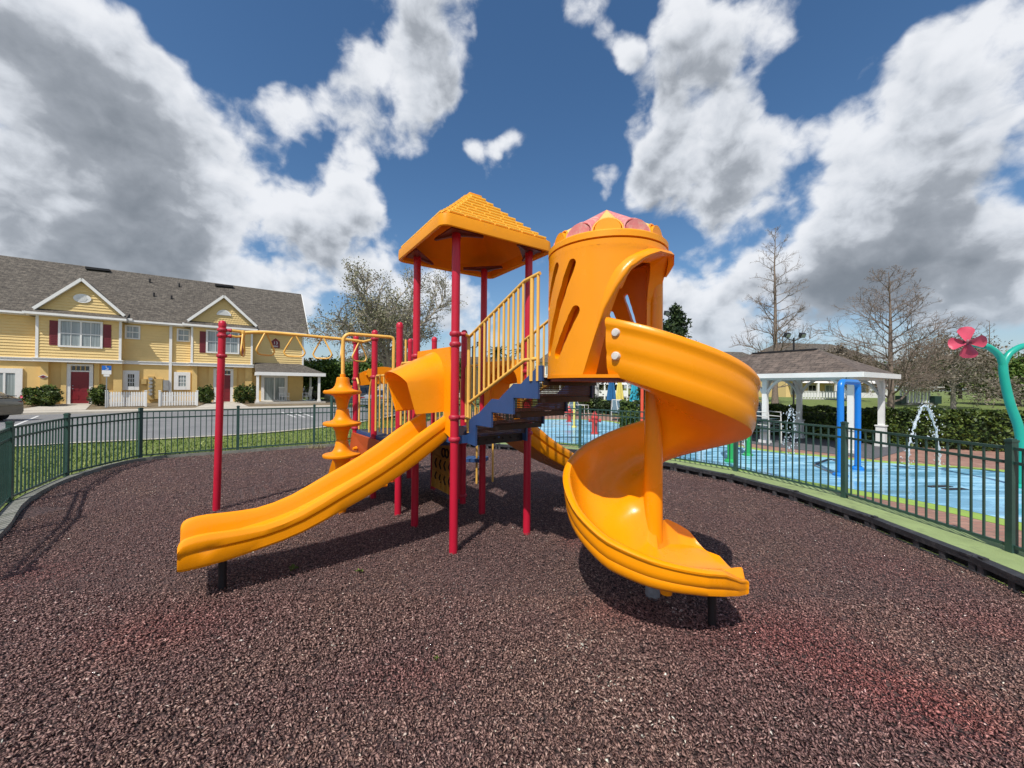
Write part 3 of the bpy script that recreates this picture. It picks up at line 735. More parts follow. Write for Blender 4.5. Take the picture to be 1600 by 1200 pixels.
for (px, py, sx_, sy_, w_r) in ((1085, 1006, .025, .012, .5), (1190, 1030, .035, .012, .45), (1350, 1088, .035, .014, .5), (1255, 893, .05, .015, .5), (1060, 960, .10, .04, .25), (1130, 1020, .05, .02, .3), (980, 1080, .2, .1, .10), (1050, 1150, .15, .06, .12), (830, 960, .08, .03, .15), (150, 960, .1, .05, .14), (520, 1010, .1, .05, .12), (1440, 960, .06, .02, .3), (900, 1010, .10, .06, .22), (1320, 912, .06, .02, .35), (1228, 1030, .03, .015, .3), (318, 1142, .012, .006, .6)):
    q = G(px, py); pale += w_r * np.exp(-((rx_ - q.x) / sx_) ** 2 - ((ry_ - q.y) / sy_) ** 2)
V2 = None; T_ = np.clip(T_ + pale, 0, 1).astype(np.float32); at.data.foreach_set('value', T_)
a2 = me.attributes.new('redness', 'FLOAT', 'POINT'); a2.data.foreach_set('value', np.clip(red, 0, 1).astype(np.float32))
me.materials.append(CHIPS)
o = bpy.data.objects.new('rubber_mulch', me); COL.objects.link(o); o['kind'] = 'stuff'; o['label'] = 'loose brown and reddish rubber mulch chips covering the playground'; o['category'] = 'mulch'

# ------------------------------------------------------------------ playground fence
FH = 1.06
fe = thing('iron_fence', 'low dark green metal picket fence curving round the mulch playground', 'fence', (0, 11.5, 0))
def zb(i): w = min(1, max(0, (i - 9) / 3.0)); return 0.05 * (1 - w) + 0.115 * w
bar_me = M().box((0, 0, .5), (.017, .017, 1)).mesh('bar', GREENF)
post_m = M(); post_m.box((0, 0, .57), (.062, .062, 1.14))
post_me = post_m.mesh('post', GREENF)
capm = M(); capm.box((0, 0, 1.146), (.072, .072, .022)); capm.box((0, 0, 1.162), (.05, .05, .012)); cap_me = capm.mesh('post_cap', GREENF)
bars = []
for i in range(3, 19):
    a = FEN[i]; z = zb(i); t = (FEN[min(i + 1, 20)] - FEN[i - 1]).normalized(); rz = math.atan2(t.y, t.x)
    p = inst('post', post_me, fe, (a.x, a.y, z - .02), rz)
    c = bpy.data.objects.new('post_cap', cap_me); COL.objects.link(c); c.parent = p
    if i == 18: break
    b = FEN[i + 1]; z2 = zb(i + 1); d = b - a; L = d.length; nb = 16 if L < 2.05 else 18
    dz = Vector((0, 0, 1)); A = Vector((a.x, a.y, z)); B = Vector((b.x, b.y, z2)); u = (B - A).normalized()
    for h in (FH - .01, FH - .155, .06):
        mm = M(); mm.span(A + u * .034 + dz * h, B - u * .034 + dz * h, .026, .030); part('rail', mm, GREENF, fe)
    for k in range(1, nb + 1):
        q = A + (B - A) * ((k) / (nb + 1))
        bars.append((q.length, q, math.atan2(d.y, d.x)))
for _, q, rz in bars: inst('bar', bar_me, fe, (q.x, q.y, q.z + .05), rz, (1, 1, FH - .062))

f2 = thing('iron_fence', 'dark green metal fence farther back beside the road behind the playground', 'fence', (-8.2, 17.6, 0))
F2 = [Vector(p) for p in ((-8.25, 17.6, .05), (-6.3, 18.2, .05), (-4.2, 18.6, .05), (-2.0, 18.9, .05), (0.2, 19.4, .05))]
for i, a in enumerate(F2):
    inst('post', post_me, f2, a, 0, (1.6, 1.6, 1.05))
    if i == len(F2) - 1: break
    b = F2[i + 1]; u = (b - a).normalized()
    for h in (1.05, .92, .08):
        mm = M(); mm.span(a + u * .06 + Vector((0, 0, h)), b - u * .06 + Vector((0, 0, h)), .03, .035); part('rail', mm, GREENF_D, f2)
    for k in range(1, 17):
        q = a + (b - a) * k / 17; inst('bar', bar_me, f2, q, 0, (1.1, 1.1, 1.04))
# ================================================================== play structure
PSL = (-0.5, 4.7, 0)
ps = thing('play_structure', 'large playground climbing structure with red posts, orange slides, roof and spiral slide tower', 'playground', PSL)
w_ = Vector((0.61, -0.79, 0)).normalized(); u_ = Vector((0.79, 0.61, 0)).normalized()       # stair direction and its width direction
ud = Vector((0.828, 0.56, 0)).normalized(); vd = Vector((-0.56, 0.828, 0)).normalized()
P1 = Vector((-.602, 4.05, 0)); P2 = Vector((.19, 4.585, 0)); P3 = Vector((-1.197, 4.79, 0)); P5 = Vector((-.397, 5.29, 0))
P4 = Vector((-1.53, 5.21, 0)); B5 = Vector((-.72, 5.74, 0)); B2 = Vector((-2.14, 5.97, 0)); B6 = Vector((-1.32, 6.5, 0)); B1 = Vector((-2.74, 6.73, 0)); B3 = Vector((-1.93, 7.26, 0))
P6 = Vector((-4.08, 5.33, 0))
DA = 1.22; DC = 0.97; DT = 1.83
PR = 0.0445
def post(p, h, lean=(0, 0), label=None):
    m = M(); a = Vector((p.x, p.y, -.05)); b = Vector((p.x + lean[0], p.y + lean[1], h - .03))
    m.tube([a, a.lerp(b, .5), b], PR, 20)
    o = part('post', m, RED, ps, smooth=50, label=label)
    c = M(); c.lathe([(PR + .003, -.04), (PR + .004, 0), (PR * .9, .022), (PR * .55, .038), (.002, .043)], b, 20)
    part('post_cap', c, RED, o, smooth=60)
    return o
def clamp(p, z, o, arm=None):
    m = M(); r = PR
    m.lathe([(r, -.024), (r + .010, -.022), (r + .017, -.010), (r + .017, .010), (r + .010, .022), (r, .024)], (p.x, p.y, z), 20)
    if arm is not None:
        d = Vector(arm).normalized(); c = Vector((p.x, p.y, z)); m.tube([c + d * (r + .005), c + d * (r + .04)], .021, 12)
        m.tube([c + d * (r + .038), c + d * (r + .062)], .026, 12)
    for k in range(3):
        a = k * 2.1 - 1.2; d = Vector((math.cos(a), math.sin(a), 0)); c = Vector((p.x, p.y, z))
        m.tube([c + d * (r + .012), c + d * (r + .021)], .006, 6)
    return part('clamp', m, CLAMP, o, smooth=45)
RZ = 3.33
o1 = post(P1, RZ + .05); o2 = post(P2, RZ + .05); o3 = post(P3, RZ + .05); o5 = post(P5, RZ + .05)
o4 = post(P4, 2.60); oB5 = post(B5, 2.58); oB2 = post(B2, 2.60); oB6 = post(B6, 2.57); oB1 = post(B1, 2.62); oB3 = post(B3, 2.63)
o6 = post(P6, 2.62, (.05, .0))
clamp(P1, 2.30, o1, (.9, .1, 0)); clamp(P1, 2.19, o1); clamp(P1, 1.42, o1, (.9, .1, 0)); clamp(P1, 1.19, o1)
clamp(P3, 2.12, o3); clamp(P3, 1.2, o3); clamp(P5, 1.2, o5); clamp(P2, 1.93, o2); clamp(P2, 2.03, o2); clamp(P2, 1.30, o2); clamp(P2, 1.20, o2)
clamp(P4, 1.86, o4); clamp(P4, .95, o4); clamp(B2, 2.47, oB2); clamp(B2, 1.88, oB2); clamp(B2, .93, oB2); clamp(B2, .74, oB2); clamp(B1, 2.50, oB1); clamp(B1, 1.86, oB1); clamp(B1, 1.0, oB1)
clamp(B5, 1.0, oB5); clamp(B5, .9, oB5); clamp(B5, .12, oB5); clamp(B6, .95, oB6); clamp(B3, 1.0, oB3)
P6t = P6 + Vector((.05, 0, 0)); clamp(P6t, 2.50, o6, (.8, .35, 0)); clamp(P6t, 2.42, o6, (.8, .35, 0)); clamp(P6 + Vector((.045, 0, 0)), 2.14, o6)

# --- pyramid roof
rc = (P1 + P2 + P3 + P5) / 4; rs = 0.705
def sqring(h, z, rad, n=5, c=rc):
    """rounded square ring aligned with the deck"""
    out = []
    for q, (a, b) in enumerate(((-1, -1), (1, -1), (1, 1), (-1, 1))):
        base = math.atan2(b, a)
        for k in range(n):
            an = base - PI / 4 + (PI / 2) * k / (n - 1)
            lx = a * (h - rad) + rad * math.cos(an); ly = b * (h - rad) + rad * math.sin(an)
            out.append(c + ud * lx + vd * ly + Vector((0, 0, z)))
    return out
rows = [sqring(rs - .045, RZ + .015, .05), sqring(rs - .012, RZ - .008, .08), sqring(rs, RZ, .095), sqring(rs + .004, RZ + .06, .10), sqring(rs, RZ + .115, .10), sqring(rs - .035, RZ + .135, .08)]
prof = []
for k in range(11):
    t = k / 10; h = (rs - .04) * (1 - t) + .085 * t; z = RZ + .135 + (.575) * (t ** 1.06); prof.append((h, z))
rows2 = rows + [sqring(h, z, .04 * (1 - i / 12)) for i, (h, z) in enumerate(prof)]
rows2.append(sqring(.085, RZ + .135 + .60, .01)); rows2.append(sqring(.02, RZ + .74, .01))
inner_rows = [sqring(rs - .045, RZ + .015, .05), sqring(rs - .06, RZ + .12, .04), sqring(.38, RZ + .35, .03), sqring(.06, RZ + .66, .02), sqring(.01, RZ + .665, .002)]
m = M(); m.grid(rows2, True)
roof = part('roof', m, YELROOF, ps, smooth=35)
m = M(); m.grid(inner_rows, True)
part('roof_lining', m, ORANGE2, roof, smooth=35)
sh_me = M()
sh_me.add([(-.5, 0, 0), (.5, 0, 0), (.5, 1, 0), (-.5, 1, 0), (-.48, 0, .55), (.48, 0, .55), (.5, 1, .02), (-.5, 1, .02), (-.49, .12, .9), (.49, .12, .9)],
          [(0, 1, 2, 3), (0, 4, 5, 1), (4, 8, 9, 5), (8, 7, 6, 9), (0, 3, 7, 8, 4), (1, 5, 9, 6, 2)])
sh_me = sh_me.mesh('shingle', SHINGLEP)
NR = 9
for f in range(4):
    ang = math.atan2(ud.y, ud.x) + f * PI / 2
    hd = Vector((math.cos(ang), math.sin(ang), 0)); outd = Vector((hd.y, -hd.x, 0))
    for r_ in range(NR):
        t0 = r_ / NR; t1 = (r_ + 1) / NR
        h0 = (rs - .035) * (1 - t0) + .085 * t0; h1 = (rs - .035) * (1 - t1) + .085 * t1
        z0 = RZ + .137 + .575 * t0 ** 1.06; z1 = RZ + .137 + .575 * t1 ** 1.06
        L = 2 * h1 * .99 + (h0 - h1) * .6; nn = max(1, int(round(L / .19))); wv = L / nn
        sh = (.5 if r_ % 2 else 0)
        up = Vector((0, 0, z1 - z0)) - outd * (h0 - h1); sl_ = up.length; upn_ = up.normalized(); nr_ = hd.cross(upn_)
        for k in range(nn + (1 if sh else 0)):
            x0 = -L / 2 + (k - sh) * wv; x1 = x0 + wv; x0 = max(x0, -L / 2); x1 = min(x1, L / 2)
            if x1 - x0 < .04: continue
            c = rc + outd * h0 + hd * ((x0 + x1) / 2) + Vector((0, 0, z0 + .002))
            o = bpy.data.objects.new('shingle', sh_me); COL.objects.link(o); o.parent = roof
            rot = Matrix((hd, upn_, nr_)).transposed().to_4x4()
            o.matrix_local = Matrix.Translation(c - Vector(PSL)) @ rot @ Matrix.Diagonal((x1 - x0 - .014, sl_ * .88, .028, 1))
# maroon corner plates under the roof
for p in (P1, P2, P3, P5):
    d = (p - rc).normalized(); s_ = Vector((-d.y, d.x, 0)); m = M()
    a = p + d * .15; b = p - d * .10 + s_ * .27; c = p - d * .10 - s_ * .27
    m.prism([a, b, c], RZ + .03, RZ + .045)
    for q in (b, c): m.span(p + Vector((0, 0, RZ + .02)), q + Vector((0, 0, RZ + .02)), .03, .02)
    part('roof_bracket', m, MAROON, roof)

# --- decks
def deck(name, pts, z, label=None):
    c = sum(pts, Vector((0, 0, 0))) / len(pts)
    q = [c + (p - c) * .955 for p in pts]
    m = M(); m.prism(q, z - .045, z - .004); o = part(name, m, DECKM, ps)
    m = M()
    n = len(q)
    for i in range(n):
        a = q[i]; b = q[(i + 1) % n]; m.span(Vector((a.x, a.y, z - .04)), Vector((b.x, b.y, z - .04)), .022, .085)
    part('deck_rim', m, BLUE, o)
    return o
deck('deck', [P1, P2, P5, P3], DA); deck('deck', [P4, B5, B6, B2], DC); deck('deck', [B2, B6, B3, B1], DC)
deck('deck', [P3, P5, B5, P4], DA - .12)

# --- straight slides
TAB = [(-.02, 1.44, 1.16), (.0, 1.435, 1.155), (.15, 1.345, 1.05), (.31, 1.244, .942), (.5, 1.11, .83), (.70, .985, .726), (.88, .89, .64), (1.054, .803, .565), (1.22, .715, .49), (1.37, .641, .432), (1.52, .59, .39),
       (1.66, .56, .362), (1.8, .557, .335), (1.92, .560, .315), (2.03, .565, .303), (2.10, .562, .298), (2.15, .554, .296), (2.18, .545, .296), (2.20, .53, .298), (2.212, .510, .302), (2.218, .49, .308)]
def slide(a, b, d, parent_label):
    """a, b: near and far top corners; d: run direction"""
    mid = (a + b) / 2; s_ = (a - b).normalized(); hw = 0.275
    rows = []
    for (L, zr, zb_) in TAB:
        c = mid + d * L; bed = zb_ + .045; hgt = max(.02, zr - bed); gk = 1 if L < 2.0 else max(0, 1 - (L - 2.0) / .06)
        H_ = zr - zb_
        pr = [(-hw - .012, zb_), (-hw - .026, zb_ + .10 * H_), (-hw - .026, zb_ + .47 * H_), (-hw - .026 + .012 * gk, zb_ + .50 * H_), (-hw - .028 + .010 * gk, zb_ + .525 * H_), (-hw - .036, zb_ + .58 * H_), (-hw - .044, zb_ + .78 * H_), (-hw - .040, zr - .035), (-hw - .026, zr - .008), (-hw - .004, zr), (-hw + .022, zr - .010), (-hw + .040, zr - .040),
              (-hw + .046, bed + hgt * .45), (-hw + .060, bed + hgt * .16), (-hw + .10, bed + .006), (-hw + .17, bed)]
        full = pr + [(-x, z) for x, z in reversed(pr)]
        rows.append([Vector((c.x, c.y, 0)) + s_ * x + Vector((0, 0, z)) for x, z in full])
    m = M(); m.grid(rows, True); n = len(rows[0])
    m.add(rows[0], [tuple(range(n))]); m.add(rows[-1], [tuple(range(n))])
    o = part('slide', m, ORANGE, ps, smooth=34, label=parent_label)
    e = mid + d * 1.98; lm = M(); lm.tube([Vector((e.x, e.y, -.05)), Vector((e.x, e.y, .31))], .028, 14)
    lg = mid + d * 1.93 + s_ * .08
    lm = M(); lm.tube([Vector((lg.x, lg.y, -.05)), Vector((lg.x, lg.y, .325))], .030, 14)
    part('slide_leg', lm, BLACK, o, smooth=40)
    return o, mid, s_
sdir = Vector((-.83, -.56, 0)).normalized()
sl1, mid1, s1 = slide(P1, P3, sdir, 'wavy straight orange slide on the left with a hood')
mid1c = Vector((-.90, 4.42, 0))
sdir2 = Vector((.80, .60, 0)).normalized()
sl2, mid2, s2 = slide(P2, P5, sdir2, 'straight orange slide running away behind the stairs')
def hood(a, b, d, matl, zt, ln):
    mid = (a + b) / 2; s_ = (a - b).normalized(); hw = (a - b).length / 2 - .055; nz = Vector((0, 0, 1))
    zp = zt; m = M()
    # flat panel with a hole: outline strips
    R_ = .285; zc = 1.80; n = 14
    arch = [(-R_, 1.25)] + [(-R_, 1.5)] + [(R_ * math.cos(PI - PI * k / n), zc + (zt - .08 - zc) * math.sin(PI * k / n)) for k in range(n + 1)] + [(R_, 1.5), (R_, 1.25)]
    outer = []
    for (x, z) in arch:
        k = len(outer)
        if k < 2: outer.append((-hw, z if k else 1.2))
        elif k >= len(arch) - 2: outer.append((hw, z if k == len(arch) - 2 else 1.2))
        else:
            f_ = (k - 2) / n; ox = -hw + 2 * hw * min(1, max(0, (f_ - .12) / .76)); oz = zt - .02 if .12 < f_ < .88 else (zc if f_ in (0, 1) else (zc + zt) / 2)
            outer.append((ox, oz))
    fr = [mid + s_ * x + nz * z + d * .02 for x, z in arch]; fo = [mid + s_ * x + nz * z + d * .02 for x, z in outer]
    br = [p - d * .04 for p in fr]; bo = [p - d * .04 for p in fo]
    rows = [fo, fr, br, bo, fo]
    m.grid(rows)
    o = part('slide_hood', m, matl, ps, smooth=30)
    # projecting tunnel
    m = M(); secs = []
    for (f_) in (0, .35, .7, .95, 1.0):
        sec = []
        for k in range(-3, n + 4):
            if k < 0: x = -R_ * (1.0); z = 1.47 + (zc - 1.47) * (k + 3) / 3; tt = 0
            elif k > n: x = R_; z = zc - (zc - 1.47) * (k - n) / 3; tt = 0
            else: x = R_ * math.cos(PI - PI * k / n); z = zc + (zt - .05 - zc) * math.sin(PI * k / n); tt = math.sin(PI * k / n)
            reach = ln * (0.60 + 0.40 * ((z - 1.47) / (zt - 1.47)))
            dz = -.22 * f_ * tt - 0.02 * f_
            sx = x * (1 - .07 * f_)
            sec.append(mid + s_ * sx + d * (.02 + reach * f_) + nz * (z + dz))
        secs.append(sec)
    mm = [[p - (p - (mid + d * .2 + nz * 1.75)).normalized() * .022 for p in sec] for sec in secs]
    rows = secs + list(reversed(mm)) 
    m.grid(rows + [secs[0]])
    part('tunnel', m, matl, o, smooth=40)
    return o
hood(P1, P3, sdir, ORANGE, 2.19, .52)
hood(P2, P5, sdir2, ORANGE2, 2.10, .34)

# --- stairs between the deck and the tower
S0 = Vector((-.44, 4.15, 0)); SWd = .67
RD = [.10, .39, .74, 1.08]; rise = (DT - DA) / 4
def sp(D, lat, z): q = S0 + w_ * D + u_ * lat; return Vector((q.x, q.y, z))
st = part('stairs', M().box((S0.x + .3, S0.y + .1, DA - .03), (.02, .02, .02)), BLUE, ps)
for side, lat in ((0, -.012), (1, SWd + .012)):
    # stepped below, scalloped above
    low = []; z = DA - .10
    low.append((-.12, z + .02)); low.append((RD[0] + .03, z))
    for k in range(4):
        zt_ = DA - .005 + rise * (k + 1) - .12 * (k == 3)
        low.append((RD[k] + .03, DA + rise * (k + 1) - .03))
        if k < 3: low.append((RD[k + 1] + .03, DA + rise * (k + 1) - .03))
    low.append((1.16, DA + rise * 4 - .03))
    upp = [(1.16, DT + .10)]
    for k in (3, 2, 1, 0):
        zc_ = DA + rise * (k + 1)
        upp += [(RD[k] + .03, zc_ + .10), (RD[k] - .05, zc_ + .045), (RD[k] - .13, zc_ - .005), (RD[k] - .20, zc_ - .055)] if k else [(RD[0] - .02, zc_ + .06), (RD[0] - .09, zc_ + .02), (RD[0] - .13, zc_ - .06)]
    upp.append((-.12, DA + .01))
    pts = [sp(D, lat, z) for D, z in low + upp]
    m = M(); m.extr([p - u_ * .011 for p in pts], u_ * .022)
    part('stringer', m, BLUE, st)
for k in range(4):
    D = RD[k]; z0 = DA + rise * k - .005; z1 = z0 + rise
    m = M(); a = sp(D + .012, 0, 0); b = sp(D + .012, SWd, 0)
    m.add([Vector((a.x, a.y, z0)), Vector((b.x, b.y, z0)), Vector((b.x, b.y, z1)), Vector((a.x, a.y, z1))], [(0, 1, 2, 3)])
    part('riser', m, PERF, st)
    D2 = RD[k + 1] if k < 3 else 1.16
    q = [sp(D, 0, 0), sp(D, SWd, 0), sp(D2 + .012, SWd, 0), sp(D2 + .012, 0, 0)]
    m = M(); m.prism(q, z1 - .006, z1 + .004)
    part('tread', m, PERF, st)
    m = M(); m.span(sp(D, 0, z1 - .012), sp(D, SWd, z1 - .012), .03, .035); m.span(sp(D2, 0, z1 - .035), sp(D2, SWd, z1 - .035), .012, .05)
    part('tread_edge', m, BLACK, st)
m = M(); m.span(sp(.05, 0, DA - .06), sp(.05, SWd, DA - .06), .02, .09)
for k in range(6): q = sp(.066, .06 + k * .11, DA - .05); m.tube([q, q + w_ * .012], .009, 8)
part('stair_bracket', m, BLACK, st)

# --- stair railings
def railing(lat, full=True):
    tops = [sp(-.02, lat, 2.285), sp(.0, lat, 2.29), sp(.86, lat, 2.665), sp(.92, lat, 2.69), sp(1.12, lat, 2.715)]
    lows = [sp(0, lat, 1.575), sp(.86, lat, 1.955), sp(.93, lat, 1.985), sp(1.10, lat, 1.99)]
    tm = M(); tm.tube(tops, .0165, 12)
    o = part('railing', tm, YEL, ps, smooth=40)
    lm = M(); lm.tube(lows, .0165, 12); part('lower_rail', lm, YEL, o, smooth=40)
    def ztop(D): return 2.29 + .4355 * D if D < .9 else 2.69
    def zlow(D): return 1.575 + .442 * D if D < .9 else 1.985
    for D, ex in ((-.02, 1.25), (.09, None), (.19, None), (.28, None), (.365, None), (.45, None), (.53, None), (.61, None), (.685, None), (.76, None), (.83, None), (.90, None)):
        m = M(); m.tube([sp(D, lat, ex if ex else zlow(D)), sp(D, lat, ztop(D))], .0125 if not ex else .0165, 10)
        part('baluster', m, YEL, o, smooth=40)
    m = M(); m.tube([sp(1.02, lat, 1.80), sp(1.02, lat, 2.69)], .019, 10); part('baluster', m, YEL, o, smooth=40)
    m = M(); m.tube([sp(1.10, lat, 1.80), sp(1.10, lat, 2.72)], .014, 10); part('baluster', m, YEL, o, smooth=40)
    return o
ra = railing(-.02)
m = M(); m.tube([P1 + Vector((.10, .01, 2.30)), sp(-.02, -.02, 2.285)], .017, 10); m.tube([P1 + Vector((.10, .01, 1.42)), sp(-.02, -.02, 1.40)], .017, 10); m.tube([P1 + Vector((.13, .1, 1.30)), P1 + Vector((.13, .1, 2.28))], .0165, 10); part('link_bar', m, YEL, ra, smooth=40)
railing(SWd + .05)

# --- tower drum at the top of the spiral slide
TC = Vector((.765, 3.145, 0)); TR = .47; TZ0 = 1.83; TZ1 = 2.80
def phiL(z):
    ks = [(1.80, -125), (2.0, -117.5), (2.3, -106), (2.45, -97), (2.58, -87), (2.66, -75), (2.72, -60), (2.752, -42), (2.76, -30)]
    for (a, b), (c, d) in zip(ks[:-1], ks[1:]):
        if a <= z <= c: return b + (d - b) * (z - a) / (c - a)
    return -125
def phiR(z):
    ks = [(1.80, 8), (2.45, 8), (2.60, 4), (2.70, -8), (2.745, -20), (2.76, -30)]
    for (a, b), (c, d) in zip(ks[:-1], ks[1:]):
        if a <= z <= c: return b + (d - b) * (z - a) / (c - a)
    return 8
EN0, EN1 = 92, 162                                # entry opening from the stairs
def tp(phi, r, z): return TC + Vector((r * math.cos(R(phi)), r * math.sin(R(phi)), z))
zs = [TZ0 + (2.76 - TZ0) * (k / 26) for k in range(27)]
th = .05
m = M()
def wall_patch(f0, f1, n, zlist):
    ro = [[tp(f0(z) + (f1(z) - f0(z)) * k / n, TR, z) for k in range(n + 1)] for z in zlist]
    ri = [[tp(f0(z) + (f1(z) - f0(z)) * k / n, TR - th, z) for k in range(n + 1)] for z in zlist]
    nr = len(zlist); nc = n + 1
    loop = [('b', k) for k in range(nc)]
    vs = [q for r_ in ro for q in r_] + [q for r_ in ri for q in r_]; o_ = nr * nc; fs = []
    for i in range(nr - 1):
        for k in range(n):
            a = i * nc + k
            fs.append((a, a + 1, a + nc + 1, a + nc)); fs.append((o_ + a, o_ + a + nc, o_ + a + nc + 1, o_ + a + 1))
        fs.append((i * nc, (i + 1) * nc, o_ + (i + 1) * nc, o_ + i * nc))
        a = i * nc + n; fs.append((a, o_ + a, o_ + a + nc, a + nc))
    for k in range(n):
        fs.append((k, o_ + k, o_ + k + 1, k + 1)); a = (nr - 1) * nc + k; fs.append((a, a + 1, o_ + a + 1, o_ + a))
    return M().add(vs, fs)
front = wall_patch(lambda z: EN1 - 360, phiL, 26, zs)          # lit wall from entry round to the exit arch
backw = wall_patch(phiR, lambda z: EN0, 18, zs)
topw = wall_patch(lambda z: EN1 - 360, lambda z: EN0, 56, [2.76, 2.785, TZ1])
def finalize(mm, name):
    b = bpy.data.meshes.new(name); b.from_pydata([tuple(v) for v in mm.v], [], mm.f); bm = bmesh.new(); bm.from_mesh(b); bmesh.ops.recalc_face_normals(bm, faces=bm.faces); bm.to_mesh(b); bm.free(); return b
def slots(base, sl):
    """cut slanted round-ended slots with a boolean, then apply it"""
    ob = bpy.data.objects.new('w', finalize(base, 'w')); COL.objects.link(ob)
    cm = M()
    for (p0, z0, p1, z1, r_) in sl:
        n = 7
        pts = []
        pr = []
        a = np.array([R(p0) * TR, z0]); b_ = np.array([R(p1) * TR, z1]); d = (b_ - a) / np.linalg.norm(b_ - a); nn = np.array([-d[1], d[0]])
        out = [a + r_ * (math.cos(t) * -d + math.sin(t) * nn) for t in np.linspace(-PI / 2, PI / 2, n)] + [a + (b_ - a) * f - nn * -r_ * 1 for f in (.25, .5, .75)] + \
              [b_ + r_ * (math.cos(t) * d - math.sin(t) * nn) for t in np.linspace(-PI / 2, PI / 2, n)] + [b_ + (a - b_) * f - nn * r_ for f in (.25, .5, .75)]
        outer = [tp(math.degrees(q[0] / TR), TR + .06, q[1]) for q in out]; innr = [tp(math.degrees(q[0] / TR), TR - .12, q[1]) for q in out]
        k = len(out); c1 = sum(outer, Vector()) / k; c2 = sum(innr, Vector()) / k
        vs = outer + innr + [c1, c2]; fs = [(i, (i + 1) % k, k + (i + 1) % k, k + i) for i in range(k)] + [((i + 1) % k, i, 2 * k) for i in range(k)] + [(k + i, k + (i + 1) % k, 2 * k + 1) for i in range(k)]
        cm.add(vs, fs)
    cu = bpy.data.objects.new('c', finalize(cm, 'c')); COL.objects.link(cu)
    md = ob.modifiers.new('b', 'BOOLEAN'); md.operation = 'DIFFERENCE'; md.solver = 'EXACT'; md.object = cu
    dg = bpy.context.evaluated_depsgraph_get(); me = bpy.data.meshes.new_from_object(ob.evaluated_get(dg))
    bpy.data.objects.remove(ob); bpy.data.objects.remove(cu)
    return me
def fin(me, name, matl, sm=35):
    me.name = name; me.materials.clear(); me.materials.append(matl)
    me.transform(Matrix.Translation(-Vector(PSL)))
    me.polygons.foreach_set('use_smooth', [True] * len(me.polygons)); me.set_sharp_from_angle(angle=R(sm)); me.update(); return me
fme = fin(slots(front, [(-135, 2.66, -172, 2.03, .034), (-131, 2.31, -154, 2.00, .036), (-156, 2.68, -177, 2.40, .030)]), 'tower_wall', ORANGE)
tw = bpy.data.objects.new('tower', fme); COL.objects.link(tw); tw.parent = ps; tw['label'] = 'round orange tower drum with slanted slots at the top of the spiral slide'
bme = fin(slots(backw, [(52, 2.58, 38, 2.26, .022), (70, 2.44, 60, 2.26, .020)]), 'tower_back_wall', ORANGE2)
ob_ = bpy.data.objects.new('tower_wall', bme); COL.objects.link(ob_); ob_.parent = tw
bkm = M(); bkm.grid([[tp(a, TR - .085, z) for a in range(-186, -124, 4)] for z in (1.9, 2.2, 2.5, 2.75)]); part('slot_backing', bkm, ORANGE2, tw, smooth=60)
part('tower_lintel', topw, ORANGE, tw, smooth=35)
# splayed arch jamb
m = M(); rows = []
zz = zs
pa = [tp(phiL(z), TR - .002, z) for z in zz] + [tp(phiR(z), TR - .002, z) for z in reversed(zz[:-1])]
pb = [tp(phiL(z) + 8 * (1 - .4 * (z > 2.6)), TR - .13, max(TZ0, z - (.035 if z > 2.5 else 0))) for z in zz] + [tp(phiR(z) - 6, TR - .13, z - (.035 if z > 2.5 else 0)) for z in reversed(zz[:-1])]
m.grid([pa, pb])
lipc = [(z, -1) for z in zz if z > 2.1] + [(z, 1) for z in reversed(zz[:-1]) if z > 2.62]
def lipk(z, s_): return min(1, max(0, (z - 2.1) / .45)) if s_ < 0 else min(1, max(0, (z - 2.62) / .10))
L_ = []
for off_a, off_r in ((-9, .001), (-4, .030), (0, .048), (3, .040), (5, .0)):
    L_.append([tp((phiL(z) if s_ < 0 else phiR(z)) + off_a * max(.02, lipk(z, s_)) * (1 if s_ < 0 else -1), TR + off_r * lipk(z, s_) + .001, z + (.012 if off_a < 0 else -.006) * lipk(z, s_) * (z > 2.6)) for z, s_ in lipc])
lm_ = M(); lm_.grid(L_); part('arch_lip', lm_, ORANGE, tw, smooth=60)
part('arch_jamb', m, ORANGE, tw, smooth=40)
m = M(); m.prism([tp(a, TR - .02, 0) for a in range(0, 360, 12)], DT - .035, DT - .002); part('tower_floor', m, MAROON, tw)
m = M(); m.prism([tp(a, TR + .004, 0) for a in range(0, 360, 8)], DT - .012, DT + .012); part('base_lip', m, ORANGE2, tw)
